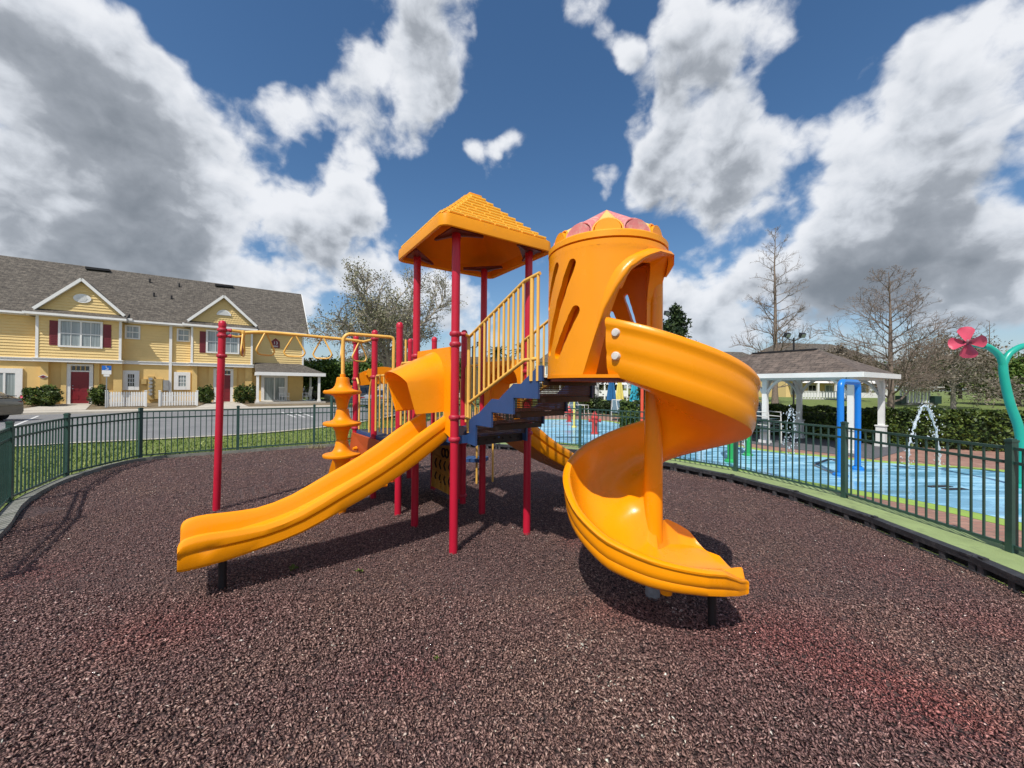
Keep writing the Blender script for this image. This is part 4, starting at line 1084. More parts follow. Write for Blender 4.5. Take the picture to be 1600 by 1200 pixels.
# cornice band and segmented dome
m = M(); m.lathe([(TR - .08, TZ1 - .001), (TR - .030, TZ1 + .002), (TR - .022, TZ1 + .010), (TR + .004, TZ1 + .014), (TR + .004, TZ1 + .055), (TR - .015, TZ1 + .070), (TR - .12, TZ1 + .074)], TC, 48)
part('cornice', m, YELROOF, tw, smooth=35)
DB = TZ1 + .072
for k in range(12):
    a0 = R(-102.5 + 30 * k); dv = Vector((math.cos(a0), math.sin(a0), 0)); sv = Vector((-dv.y, dv.x, 0)); rows = []
    for i in range(9):
        f = i / 8; r_ = f * .415; wv = .002 + f * .106; zc_ = DB + .335 * (1 - f) ** 1.0 ; hh = .002 + f * .100
        rows.append([TC + dv * (r_ - .03 * f * math.sin(PI * j / 10)) + sv * (wv * math.cos(PI * j / 10)) + Vector((0, 0, zc_ * 1 + hh * math.sin(PI * j / 10))) for j in range(11)])
    m = M(); m.grid(rows); pe = part('dome_segment', m, PINK if k % 2 else PALEYEL, tw, smooth=60, fix=False)
    last = rows[-1]; q = [p + dv * .004 for p in last]
    m = M(); m.add(q, [tuple(range(11))])
    inn = [TC + dv * .424 + sv * (.094 * math.cos(PI * j / 10)) + Vector((0, 0, DB + .002 + .086 * math.sin(PI * j / 10))) for j in range(11)]
    m = M(); m.extr(inn, -dv * .05); part('segment_face', m, PINK if k % 2 else YELROOF, pe)
    m = M(); m.tube([p for p in last], .008, 8); part('segment_rim', m, PINK if k % 2 else YELROOF, pe, smooth=60)
m = M(); m.lathe([(.40, DB - .02), (.30, DB + .10), (0.01, DB + .30)], Vector((TC.x, TC.y, 0)), 24); part('dome_core', m, PALEYEL, tw)

# --- spiral slide
C = Vector((1.19, 3.22, 0))
KRIM = [(0, 2.25), (20, 2.175), (46, 2.06), (76, 1.93), (106, 1.81), (140, 1.68), (181, 1.54), (226, 1.37), (270, 1.17), (295, 1.06), (316, .95), (336, .82), (360, .70), (385, .63), (406, .585)]
KWAL = [(0, .42), (181, .40), (270, .36), (300, .31), (316, .28), (336, .255), (360, .25), (385, .225), (406, .20)]
def lerpk(ks, x):
    if x <= ks[0][0]: return ks[0][1]
    for (a, b), (c, d) in zip(ks[:-1], ks[1:]):
        if x <= c: return b + (d - b) * (x - a) / (c - a)
    return ks[-1][1]
def xsec(inner, wall, lift=1.0):
    """(radius, height over bed) from pole side round the outer lip and back underneath; inner = pole side wall height"""
    w = wall
    return [(.055, inner), (.075, inner * .55), (.11, inner * .22), (.18, .035), (.28, 0), (.42, 0.0), (.53, .035), (.60, .10), (.645, .55 * w), (.672, w * .82), (.690, w * .965), (.712, w), (.738, w * .985), (.752, w * .93), (.750, w * .86),
            (.737, w * .81), (.739, w * .72), (.741, w * .60), (.737, w * .48), (.724, w * .40), (.729, w * .32), (.722, w * .15), (.700, .012), (.63, -.008), (.50, -.028), (.34, -.032), (.18, -.03), (.07, -.02), (.055, 0)]
rows = []; nsec = 74
for i in range(nsec + 1):
    th_ = 406 * i / nsec; al = R(-136 + th_); rim = lerpk(KRIM, th_); w = lerpk(KWAL, th_); bed = rim - w
    inn = .20 if th_ < 330 else .20 + .10 * (th_ - 330) / 76
    dv = Vector((math.cos(al), math.sin(al), 0))
    rows.append([C + dv * r_ + Vector((0, 0, bed + h)) for r_, h in xsec(inn, w)])
# straight run-out heading right
al = R(-90)
NF = [(0, 2.508), (.2, 2.515), (.5, 2.55), (.8, 2.61), (1, 2.665)]           # near rim y
FF = [(0, 3.165), (.12, 3.21), (.3, 3.30), (.55, 3.345), (.8, 3.335), (.92, 3.28), (1, 3.20)]
NZ = [(0, .585), (.3, .565), (.5, .545), (.7, .495), (.85, .452), (1, .425)]
FZ_ = [(0, .625), (.12, .64), (.35, .62), (.6, .56), (.78, .51), (.88, .44), (.94, .40), (1, .378)]
BZ = [(0, .385), (.4, .380), (.8, .375), (1, .372)]
for i in range(1, 21):
    f = i / 20
    ny, fy_, nz_, fz_, bz_ = lerpk(NF, f), lerpk(FF, f), lerpk(NZ, f), lerpk(FZ_, f), lerpk(BZ, f)
    o_ = []; xs = xsec(max(.01, fz_ - bz_), nz_ - bz_); rim_r = .712
    for j, (r_, h) in enumerate(xs):
        q_ = (r_ - .055) / (rim_r - .055); y = fy_ - q_ * (fy_ - ny)
        wO_ = nz_ - bz_
        if j >= 13: h -= .062 * f * (1 - max(0, h) / wO_) * (1 if r_ > .3 else .6)
        if r_ > rim_r: q_ = 1 + (q_ - 1) * (1 - .75 * f * f); y = fy_ - q_ * (fy_ - ny)
        Xq = 1.19 + f * (.455 + .045 * (1 - abs(2 * q_ - .8)))
        o_.append(Vector((Xq, y, bz_ + h)))
    rows.append(o_)
last_ = rows[-1]; cz_ = sum((p.z for p in last_)) / len(last_)
rows.append([Vector((p.x + .010, p.y, p.z + (cz_ - p.z) * .10)) for p in last_]); rows.append([Vector((p.x + .014, p.y, p.z + (cz_ - p.z) * .25)) for p in last_])
m = M(); m.grid(rows, True); n = len(rows[0]); m.add(rows[0], [tuple(range(n))]); m.add(rows[-1], [tuple(range(n))])
sp_s = part('spiral_slide', m, ORANGE, ps, smooth=42, label='orange spiral slide winding round its centre pole')
m = M(); m.lathe([(.078, .36), (.077, .62), (.075, .9), (.071, 1.6), (.068, 2.2), (.066, 2.74)], (C.x, C.y, 0), 26)
part('centre_pole', m, ORANGE, sp_s, smooth=50)
m = M(); m.lathe([(.058, -.05), (.058, .10), (.066, .14), (.066, .34)], (C.x, C.y, 0), 20, True, True); part('pole_footing', m, GREYCAP, sp_s, smooth=40)
lg = Vector((1.485, 2.835, 0)); m = M(); m.tube([lg + Vector((0, 0, -.05)), lg + Vector((0, 0, .30))], .029, 14); part('slide_leg', m, BLACK, sp_s, smooth=40)
for q in ((1.10, 2.72), (1.42, 2.78)):
    m = M(); m.lathe([(.0, 0.0), (.04, .0), (.045, .03), (.045, .08)], (q[0], q[1], .300), 14); part('mounting_boss', m, ORANGE, sp_s, smooth=50)
for (px, py, Y) in ((960, 521, 2.68), (960, 557, 2.70)):
    th_ = 6; al_ = R(-136 + th_); dv = Vector((math.cos(al_), math.sin(al_), 0)); zc_ = 1.75 + (605.5 - py) / 600 * 2.69
    c = C + dv * .742 + Vector((0, 0, zc_)); m = M(); m.tube([c - dv * .03, c + dv * .004, c + dv * .014, c + dv * .016], [.030, .030, .024, .004], 18); part('bolt_cap', m, BOLT, sp_s, smooth=50)

# --- pod climber
PC = Vector((-2.31, 5.24, 0))
m = M(); hz_ = 2.455
e_ = PC + ud * .69
pts = [PC + Vector((0, 0, 1.88)), PC + Vector((0, 0, 2.36))] + [PC + ud * (.10 * (1 - math.cos(t))) + Vector((0, 0, 2.355 + .10 * math.sin(t))) for t in np.linspace(.1, PI / 2, 6)] + \
      [e_ - ud * .05 + Vector((0, 0, hz_)), e_ - ud * .015 + Vector((0, 0, hz_ - .01)), e_ + Vector((0, 0, hz_ - .05)), e_ + Vector((0, 0, 1.93))]
pc = part('pod_climber', M().tube(pts, .024, 12), YEL, ps, smooth=50)
m = M(); m.tube([PC + Vector((0, 0, -.05)), PC + Vector((0, 0, 1.9))], .035, 14); part('climber_pole', m, ORANGE2, pc, smooth=50)
podp = [(.045, -.36), (.062, -.31), (.075, -.25), (.064, -.235), (.072, -.19), (.088, -.10), (.115, -.050), (.15, -.030), (.215, -.024), (.236, -.016), (.243, .0), (.240, .018), (.226, .028), (.205, .026), (.15, .040), (.118, .060), (.098, .095), (.086, .14), (.080, .19), (.074, .205), (.040, .21)]
podme = M().lathe(podp, (0, 0, 0), 32).mesh('pod', ORANGE2, None, 35)
for k, z in enumerate((1.65, 1.222, .795, .37)):
    q = bpy.data.objects.new('pod', podme); COL.objects.link(q); q.parent = pc; q.location = PC + Vector((0, 0, z)) - Vector(PSL); q.rotation_euler = (random.uniform(-.02, .02), random.uniform(-.02, .02), k)
m = M(); q = PC + ud * .88 + vd * .03
m.tube([q + Vector((0, 0, 1.08)), q + Vector((0, 0, 2.44))], .0165, 10); part('grab_pole', m, YEL, pc, smooth=50)

# --- overhead ring ladder
rail = catmull([Vector((-3.84, 5.47, 2.485)), Vector((-3.6, 5.60, 2.51)), Vector((-3.2, 5.82, 2.50)), Vector((-2.9, 6.02, 2.49)), Vector((-2.62, 6.22, 2.48)), Vector((-2.47, 6.36, 2.47))], 5)
ol = part('overhead_ladder', M().tube(rail, .024, 12), YEL, ps, smooth=50)
m = M(); m.tube([P6t + Vector((.10, .04, 2.50)), Vector((-3.86, 5.44, 2.495)), rail[0]], .021, 10); m.tube([P6t + Vector((.10, .04, 2.42)), Vector((-3.90, 5.42, 2.42)), Vector((-3.84, 5.46, 2.43)), rail[1]], .018, 10)
part('ladder_bracket', m, YEL, ol, smooth=50); m = M()
m.tube([rail[-1], B1 + Vector((.04, -.04, 2.50))], .020, 10); m.tube([rail[-1], B2 + Vector((-.04, .04, 2.47))], .020, 10); part('ladder_bracket', m, YEL, ol, smooth=50); m = M()
m.lathe([(.002, -.035), (.03, -.025), (.036, 0), (.03, .025), (.002, .035)], rail[0], 14)
part('rail_joint', m, YEL, ol, smooth=50)
for k, (f, yaw) in enumerate(((.02, 75), (.20, 58), (.37, 20), (.56, 5), (.75, 86), (.93, 60))):
    c = rail[int(f * (len(rail) - 1))]; d = Vector((math.cos(R(yaw)), math.sin(R(yaw)), 0)) if k in (2, 3) else Vector((math.cos(R(yaw)), math.sin(R(yaw)), 0))
    a = .135; H = .33
    if k == 0: d = Vector((-.45, .9, 0)).normalized()
    if k == 1: d = Vector((.35, 1, 0)).normalized()
    if k == 4: d = Vector((-.28, .95, 0)).normalized()
    if k == 5: d = Vector((.5, .9, 0)).normalized()
    pts = [c + Vector((0, 0, -.01)) + d * .012, c + d * (a * .55) + Vector((0, 0, -.13)), c + d * a + Vector((0, 0, -.25)), c + d * (a - .005) + Vector((0, 0, -.29)), c + d * (a - .04) + Vector((0, 0, -.325)), c + Vector((0, 0, -.33)),
           c - d * (a - .04) + Vector((0, 0, -.325)), c - d * (a - .005) + Vector((0, 0, -.29)), c - d * a + Vector((0, 0, -.25)), c - d * (a * .55) + Vector((0, 0, -.13)), c - d * .012 + Vector((0, 0, -.01))]
    part('trapeze_ring', M().tube(catmull(pts, 3), .0125, 8), YEL, ol, smooth=50)

# --- rear deck enclosures
def bars_between(a, b, z0, z1, n, name='guard_rail', inset=.08):
    d = (b - a); L = d.length; d = d.normalized(); A = a + d * inset; B = b - d * inset
    m = M(); m.tube([A + Vector((0, 0, z0)), A + Vector((0, 0, z1 - .04)), A + d * .03 + Vector((0, 0, z1)), B - d * .03 + Vector((0, 0, z1)), B + Vector((0, 0, z1 - .04)), B + Vector((0, 0, z0))], .0155, 10)
    o = part(name, m, YEL, ps, smooth=50)
    for k in range(1, n + 1):
        q = A + (B - A) * k / (n + 1); mm = M(); mm.tube([q + Vector((0, 0, z0)), q + Vector((0, 0, z1))], .011, 8); part('baluster', mm, YEL, o, smooth=50)
    return o
bars_between(P4, B2, DC + .08, 1.90, 4); bars_between(B5, B6, DC + .05, 1.85, 5)
bars_between(P3, P4, DA, 2.05, 2, inset=.07); bars_between(P5, B5, DA, 2.05, 2, inset=.07)
# loop handholds at the open side B1-B2
d = (B2 - B1).normalized()
for q, s_ in ((B1 + d * .07, 1), (B2 - d * .07, -1)):
    m = M(); m.tube(catmull([q + Vector((0, 0, 1.87)), q + d * s_ * .07 + Vector((0, 0, 1.80)), q + d * s_ * .15 + Vector((0, 0, 1.62)), q + d * s_ * .15 + Vector((0, 0, 1.3)), q + d * s_ * .15 + Vector((0, 0, 1.0))], 3), .0155, 10)
    part('handhold', m, YEL, ps, smooth=50)
def arch_panel(a, b, z0, z1, rise_, matl, name, hole=True, th_=.04, low=None):
    d = (b - a).normalized(); nrm_ = Vector((d.y, -d.x, 0)); A = a + d * .06; B = b - d * .06; L = (B - A).length
    top = [A + (B - A) * t + Vector((0, 0, z1 + rise_ * math.sin(PI * t))) for t in np.linspace(0, 1, 12)]
    bot = [A + (B - A) * t + Vector((0, 0, z0 + (low * math.sin(PI * t) if low else 0))) for t in np.linspace(1, 0, 12)]
    m = M(); m.extr([p + nrm_ * th_ / 2 for p in top + bot], -nrm_ * th_)
    return part(name, m, matl, ps, smooth=30)
ap = arch_panel(B1, B3, 1.74, 1.96, .13, ORANGE2, 'arch_panel', low=.04)
ap2 = arch_panel(B3, B6, 1.66, 1.92, .12, ORANGE2, 'arch_panel', low=.04)
c = B1.lerp(B3, .24); nrm_ = Vector((.56, -.83, 0)); m = M()
pts = []
for k in range(16):
    a = 2 * PI * k / 16; r_ = .085 if k % 2 else .062
    pts.append(c + Vector((ud.x, ud.y, 0)) * r_ * math.cos(a) + Vector((0, 0, 1.97 + r_ * math.sin(a))) + Vector((.56, -.83, 0)) * .03)
m.extr(pts, Vector((.56, -.83, 0)) * .04); part('gear_knob', m, YELROOF, ap)
# climbing arch left of the rear deck
q0 = B1 + Vector((-.10, -.05, 0)); pts = catmull([q0 + Vector((.02, 0, 1.75)), q0 + Vector((-.06, -.02, 1.45)), q0 + Vector((-.10, -.05, 1.1)), q0 + Vector((-.05, -.02, .95)), q0 + Vector((-.14, -.02, .65)), q0 + Vector((-.26, 0, .30)), q0 + Vector((-.34, .02, -.02))], 4)
m = M()
for a, b in zip(pts[:-1], pts[1:]): m.span(a, b + (b - a) * .03, .05, .09, upd=(1, .2, .1))
cl = part('curved_climber', m, ORANGE2, ps, smooth=30)
for k in range(4):
    f = .62 + k * .1; p = pts[int(f * (len(pts) - 1))]; m = M(); m.tube([p, p + Vector((.28, .45, 0))], .016, 8); part('rung', m, YEL, cl, smooth=50)
# orange-red climbing wall below the rear deck
m = M(); A = B1 + Vector((-.02, -.09, 0)); B = P4 + Vector((-.06, -.04, 0)); 
low_ = [A + Vector((-.06, -.06, .30)), A + Vector((0, 0, .93)), B + Vector((0, 0, .93)), B + Vector((0, 0, .45)), B.lerp(A, .3) + Vector((-.04, 0, .34))]
m.extr(low_, Vector((.03, .04, 0))); cw = part('climbing_wall', m, mat('dark_orange_plastic', (0.42, 0.065, 0.01), 0.45, 0.08, 3), ps)
for k in range(7):
    f = (k + .5) / 7; p = A.lerp(B, f) + Vector((-.03, -.03, .35 + .33 * (k % 2) + .05 * math.sin(k * 2.3)))
    m = M(); m.tube([p, p + Vector((-.035, -.045, 0))], [.035, .022], 8); part('hand_grip', m, ORANGE2, cw, smooth=50)
# ground level play panel
A = B6.lerp(B5, .10); B = B6.lerp(B5, .90); d = (B - A).normalized(); nr_ = Vector((d.y, -d.x, 0))
if nr_.y > 0: nr_ = -nr_
m = M(); m.extr([A + Vector((0, 0, .09)), B + Vector((0, 0, .07)), B + Vector((0, 0, .80)), B - d * .04 + Vector((0, 0, .90)), A + d * .12 + Vector((0, 0, .93)), A + Vector((0, 0, .78))], nr_ * .07)
pp = part('play_panel', m, TAN, ps, smooth=25, label='tan moulded play panel under the rear deck with a figure 8 and chevrons')
def on_panel(x, z): return A + d * x + nr_ * .078 + Vector((0, 0, z))
Lp = (B - A).length
for k in range(2):
    c = (Lp * .66 - k * 0, .72 - .0); m = M()
    cx = Lp * .52 + k * .11
    m.tube([on_panel(cx + .055 * math.cos(t), .70 + .065 * math.sin(t)) for t in np.linspace(0, 2 * PI, 14)], .014, 6, False); part('figure_groove', m, DARKLINE, pp)
for r_ in range(2):
    for k in range(4):
        cx = .12 + k * .15; z = .50 - .22 * r_
        if cx + .06 > Lp - .03: continue
        m = M(); m.tube([on_panel(cx + .05, z + .075), on_panel(cx, z), on_panel(cx + .05, z - .075)], .013, 6); part('chevron', m, DARKLINE, pp)
for k in range(6):
    m = M(); m.tube([on_panel(.03 + k * Lp / 6, .10), on_panel(.045 + k * Lp / 6, .19), on_panel(.035 + k * Lp / 6, .24)], .022, 6); part('rib', m, TAN, pp, smooth=50)
for z in (.36, .60):
    m = M(); m.tube([on_panel(.03 + t * (Lp - .06), z + .018 * math.sin(t * 9)) for t in np.linspace(0, 1, 12)], .012, 6); part('rib', m, TAN, pp, smooth=50)
m = M(); c = B5 + Vector((-.02, 0, 0)); m.span(B5 + Vector((-.07, .02, .08)), B5 + Vector((-.07, .02, .93)), .08, .13, (0, 1, 0)); part('panel_frame', m, RED, pp)
# bubble seat platform behind: blue step with a yellow pole
q = Vector((-.64, 6.95, 0)); m = M(); m.prism([q + Vector((-.20, -.12, 0)), q + Vector((.16, -.16, 0)), q + Vector((.22, .14, 0)), q + Vector((-.16, .18, 0))], .40, .46)
stp = part('step', m, BLUE, ps); m = M(); m.tube([q + Vector((.02, -.05, -.05)), q + Vector((.02, -.05, 1.35)), q + Vector((-.1, -.2, 1.5))], .019, 10); part('step_pole', m, YEL, stp, smooth=50)
m = M(); m.tube([q + Vector((.30, .1, -.05)), q + Vector((.30, .1, 1.2))], .017, 10); part('step_pole', m, YEL, stp, smooth=50)
# ================================================================== townhouse across the road
HO = Vector((-29.3, 26.05, 0)); HX = Vector((.814, .581, 0)).normalized(); HY = Vector((-HX.y, HX.x, 0))
HRZ = math.atan2(HX.y, HX.x)
def H(px, py, off=0.0):
    """pixel -> (t along the facade, z) on the vertical plane 'off' metres in front of the facade"""
    r = ray(px, py); o = HO - HY * off; k = (o - cam_pos).dot(HY) / r.dot(HY); p = cam_pos + r * k
    return (p - HO).dot(HX), p.z
house = thing('townhouse', 'long yellow two storey townhouse block with grey shingle roof and white trim', 'house', HO, HRZ)
def hp(name, m, mt, parent=None, **k): return part(name, m, mt, parent or house, local=True, **k)
TL = H(-330, 500)[0]; TR_ = H(474, 560)[0]
FZ = .35; ZB = 3.30; ZE = 6.12
RIDGE_Z = 10.75; EAVE_Z = 6.22; RUN = 5.45; slope = (RIDGE_Z - EAVE_Z) / RUN
def siding(t0, t1, z0, z1, y, parent=None, name='siding', tri=None, step=.19):
    """lapped boards; tri = (apex t, half-slope function) clips to a gable"""
    n = int((z1 - z0) / step); m = M()
    for k in range(n + 1):
        a = z0 + k * step; b = min(z1, a + step)
        if b - a < .03: continue
        if tri: 
            l0, r0 = tri(a); l1, r1 = tri(b)
            m.add([(l0, y - .038, a), (r0, y - .038, a), (r1, y, b), (l1, y, b)], [(0, 1, 2, 3)]); m.add([(l0, y - .038, a), (r0, y - .038, a), (r0, y, a), (l0, y, a)], [(0, 1, 2, 3)])
        else:
            m.add([(t0, y - .038, a), (t1, y - .038, a), (t1, y, b), (t0, y, b)], [(0, 1, 2, 3)]); m.add([(t0, y - .038, a), (t1, y - .038, a), (t1, y, a), (t0, y, a)], [(0, 1, 2, 3)])
    return hp(name, m, SIDING, parent, fix=False)
# masses
m = M(); m.box(((TL + TR_) / 2, 5.0, (FZ + ZB) / 2 - .3), (TR_ - TL, 10, ZB - FZ + .6)); hp('ground_storey_wall', m, STUCCO)
m = M(); m.box(((TL + TR_) / 2, 5.02, (ZB + ZE) / 2 + .05), (TR_ - TL - .02, 9.98, ZE - ZB + .1)); hp('upper_storey_wall', m, SIDING)
bays = [(H(57.5, 520, .6)[0], H(189, 520, .6)[0]), (H(299.5, 530, .6)[0], H(394, 530, .6)[0])]
L1 = bays[0][0] - 9.0; bays_all = [(L1 - 4.6, L1)] + bays
segs = []; cur = TL
for a, b in bays_all:
    segs.append((cur, a)); cur = b
segs.append((cur, TR_))
for a, b in segs:
    if b - a > .2: siding(a, b, ZB + .02, ZE, -.004)
BO = .6
def board(t, z0, z1, y, w=.13, par=None, name='corner_board'):
    m = M(); m.box((t, y, (z0 + z1) / 2), (w, .07, z1 - z0)); return hp(name, m, TRIM, par)
for a, b in bays_all:
    m = M(); m.box(((a + b) / 2, -BO / 2 + .003, (ZB + ZE) / 2), (b - a, BO - .006, ZE - ZB)); bo = hp('bay', m, SIDING)
    siding(a + .06, b - .06, ZB + .02, ZE, -BO - .004, bo)
    board(a + .02, ZB, ZE, -BO - .03, par=bo); board(b - .02, ZB, ZE, -BO - .03, par=bo)
    # belt
    m = M(); m.box(((a + b) / 2, -BO / 2 - .06, ZB - .10), (b - a + .22, BO + .14, .20)); m.box(((a + b) / 2, -BO / 2 - .08, ZB + .02), (b - a + .30, BO + .2, .05)); hp('belt_moulding', m, TRIM, bo)
for a, b in segs:
    if b - a > .2:
        m = M(); m.box(((a + b) / 2, -.06, ZB - .09), (b - a - .02, .14, .19)); m.box(((a + b) / 2, -.08, ZB + .025), (b - a - .02, .2, .05)); hp('belt_moulding', m, TRIM)
board(TR_ - .05, ZB, ZE, -.035)
# main roof
def roofslab(name, pts, mt, thick=.14, par=None):
    m = M(); m.extr(pts, (0, 0, -thick)); o = hp(name, m, mt, par); uv_planar(o); return o
EO = .45
a, b = TL - .4, TR_ + .35
rf = roofslab('roof', [(a, -EO, EAVE_Z), (b, -EO, EAVE_Z), (b, 5.0, RIDGE_Z), (a, 5.0, RIDGE_Z)], SHINGLE)
roofslab('roof_slope', [(a, 5.0, RIDGE_Z), (b, 5.0, RIDGE_Z), (b, 10.45, EAVE_Z), (a, 10.45, EAVE_Z)], SHINGLE, par=rf)
m = M(); m.add([(TR_, 0, ZE), (TR_, 10, ZE), (TR_, 5, RIDGE_Z - .2), (TR_ - .1, 0, ZE), (TR_ - .1, 10, ZE), (TR_ - .1, 5, RIDGE_Z - .2)], [(0, 1, 2), (3, 5, 4), (0, 3, 4, 1), (1, 4, 5, 2), (2, 5, 3, 0)]); hp('gable_end', m, SIDING)
m = M(); m.span((b + .02, -EO - .02, EAVE_Z - .09), (b + .02, 5.0, RIDGE_Z - .09), .05, .20); m.span((b + .02, 10.45, EAVE_Z - .09), (b + .02, 5.0, RIDGE_Z - .09), .05, .20); hp('rake_board', m, TRIM, rf)
for (s0, s1) in segs:
    if s1 - s0 > .2:
        m = M(); m.box(((s0 + s1) / 2, -EO - .06, EAVE_Z - .07), (s1 - s0 + (.3 if s1 == TR_ else 0), .12, .13)); hp('gutter', m, TRIM, rf)
        m = M(); m.box(((s0 + s1) / 2, -EO / 2, EAVE_Z - .17), (s1 - s0, EO - .02, .03)); hp('soffit', m, TRIM, rf)
# ridge vents and pipes
def on_roof(px, py):
    r = ray(px, py); n = (HY * -slope + Vector((0, 0, 1))).normalized(); o = HO - HY * EO + Vector((0, 0, EAVE_Z + .03)); k = (o - cam_pos).dot(n) / r.dot(n); p = cam_pos + r * k
    q = p - HO; return Vector((q.dot(HX), q.dot(HY), p.z))
for (x0, y0, x1, y1) in ((134, 420, 172, 424), (336, 446.5, 364, 449)):
    A = on_roof(x0, y0); B = on_roof(x1, y1); m = M(); m.span(A + Vector((0, 0, .05)), B + Vector((0, 0, .05)), .45, .16); hp('roof_vent', m, BLACK, rf)
for (x, y) in ((240.5, 463), (268, 467), (234, 441), (280, 448)):
    A = on_roof(x, y); m = M(); m.tube([A, A + Vector((0, 0, .28))], .06, 8); hp('vent_pipe', m, BLACK, rf)
# bay gables and skirts
for bi, (a, b) in enumerate(bays_all):
    e0, e1 = a - .42, b + .30
    # skirt roof
    roofslab('bay_roof', [(e0, -BO - .42, EAVE_Z - .03), (e1, -BO - .42, EAVE_Z - .03), (e1, .1, EAVE_Z + .52), (e0, .1, EAVE_Z + .52)], SHINGLE, .12, rf)
    m = M(); m.box(((e0 + e1) / 2, -BO - .47, EAVE_Z - .09), (e1 - e0 + .1, .12, .14)); m.box((e0 + .0, (-BO - .42) / 2, EAVE_Z - .05), (.06, BO + .3, .12)); hp('gutter', m, TRIM, rf)
    m = M(); m.box(((e0 + e1) / 2, -BO / 2 - .2, EAVE_Z - .17), (e1 - e0, BO + .38, .03)); hp('soffit', m, TRIM, rf)
    if bi == 1: f0, f1, ap = H(53, 481, .55), H(195, 492, .55), H(128.5, 435, .55)
    elif bi == 2: f0, f1, ap = H(293.5, 499.5, .55), H(401, 509, .55), H(350.5, 461.5, .55)
    else: f0, f1, ap = (a - .3, 6.3), (b + .3, 6.3), ((a + b) / 2, 8.5)
    zb0 = (f0[1] + f1[1]) / 2; at_ = (f0[0] + f1[0]) / 2; az = ap[1]
    yb = 4.2; th_ = .10
    for (ft) in (f0[0], f1[0]):
        pts = [(ft, -.62, zb0), (at_, -.62, az), (at_, yb, az), (ft, yb, zb0)]
        roofslab('gable_roof', [tuple(p) for p in pts], SHINGLE, th_, rf)
        m = M(); m.span((ft, -.66, zb0 - .07), (at_, -.66, az - .07), .06, .17); m.span((ft, -.60, zb0 - .17), (at_, -.60, az - .17), .10, .05); hp('rake_board', m, TRIM, rf)
    lowz = EAVE_Z + .30; yg = -.34
    def tri(z, f0=f0, f1=f1, at_=at_, zb0=zb0, az=az):
        f = min(1, max(0, (z - zb0) / (az - zb0))); return (f0[0] + .12 + (at_ - f0[0] - .12) * f, f1[0] - .12 - (f1[0] - at_ - .12) * f)
    m = M(); l0, r0 = tri(lowz); m.add([(l0, yg + .01, lowz), (r0, yg + .01, lowz), (at_, yg + .01, az - .1)], [(0, 1, 2)]); gw = hp('gable_wall', m, SIDING)
    if bi != 2: siding(0, 0, lowz, az - .12, yg, gw, tri=tri)
    else:
        n_ = int((az - .15 - lowz) / .16); m = M()
        for k in range(n_):
            z = lowz + k * .16; l, r_ = tri(z + .1); nn = int((r_ - l) / .18)
            for j in range(nn):
                c = l + (j + (.5 if k % 2 else 0)) * .18 + .05
                if c + .17 > r_: continue
                m.add([(c, yg, z + .17), (c + .17, yg, z + .17), (c + .17, yg - .03, z + .05), (c + .085, yg - .04, z), (c, yg - .03, z + .05)], [(0, 1, 2, 3, 4)])
        hp('fish_scale_shingles', m, SIDING, gw, kind='stuff', fix=False)
    if bi == 1:
        c = H(129, 466.5, .36); m = M(); n_ = 20
        m.extr([(c[0] + .42 * math.cos(2 * PI * k / n_), yg - .03, c[1] + .30 * math.sin(2 * PI * k / n_)) for k in range(n_)], (0, -.05, 0)); v = hp('oval_vent', m, TRIM, gw)
        for k in range(5): mm = M(); z = c[1] - .16 + k * .08; mm.box((c[0], yg - .09, z), (.5 - abs(k - 2) * .09, .02, .035)); hp('louvre', mm, WHITE, v)
    else:
        c = H(350, 493, .36) if bi == 2 else (at_, 7.0); m = M(); n_ = 12
        m.extr([(c[0] + .46 * math.cos(PI * k / n_), yg - .03, c[1] + .44 * math.sin(PI * k / n_)) for k in range(n_ + 1)], (0, -.06, 0)); v = hp('half_round_vent', m, TRIM, gw)
        for k in range(5): mm = M(); z = c[1] + .05 + k * .07; mm.box((c[0], yg - .10, z), (.74 - k * .10, .02, .03)); hp('louvre', mm, WHITE, v)
# openings
def window(x0, y0, x1, y1, off, cols, rows_, glass=CURTAIN, fw=.11, mull=1, name='window'):
    a = H(x0, (y0 + y1) / 2, off)[0]; b = H(x1, (y0 + y1) / 2, off)[0]; zt = H((x0 + x1) / 2, y0, off)[1]; zb_ = H((x0 + x1) / 2, y1, off)[1]; y = -off
    m = M()
    for (c, s) in ((((a + fw / 2), y - .045, (zt + zb_) / 2), (fw, .12, zt - zb_)), (((b - fw / 2), y - .045, (zt + zb_) / 2), (fw, .12, zt - zb_)),
                   (((a + b) / 2, y - .045, zt - fw / 2), (b - a - 2 * fw, .12, fw)), (((a + b) / 2, y - .048, zb_ + fw / 2), (b - a - 2 * fw, .13, fw))): m.box(c, s)
    o = hp(name, m, TRIM)
    gw_ = (b - a - 2 * fw) / mull
    for q in range(mull):
        ga = a + fw + q * gw_; gb = ga + gw_
        if q: mm = M(); mm.box((ga, y - .062, (zt + zb_) / 2), (.09, .07, zt - zb_ - 2 * fw)); hp('mullion', mm, TRIM, o)
        for r_ in range(rows_):
            for c in range(cols):
                pw = (gb - ga) / cols; ph = (zt - zb_ - 2 * fw) / rows_
                mm = M(); mm.box((ga + (c + .5) * pw, y - .045, zb_ + fw + (r_ + .5) * ph), (pw - .03, .016, ph - .03)); hp('pane', mm, glass, o)
        mm = M()
        for c in range(1, cols): mm.box((ga + c * (gb - ga) / cols, y - .058, (zt + zb_) / 2), (.03, .035, zt - zb_ - 2 * fw))
        for r_ in range(1, rows_): mm.box(((ga + gb) / 2, y - .06, zb_ + fw + r_ * (zt - zb_ - 2 * fw) / rows_), (gb - ga, .04, .035 + .03 * (rows_ == 2)))
        if mm.v: hp('glazing_bar', mm, TRIM, o)
    return o
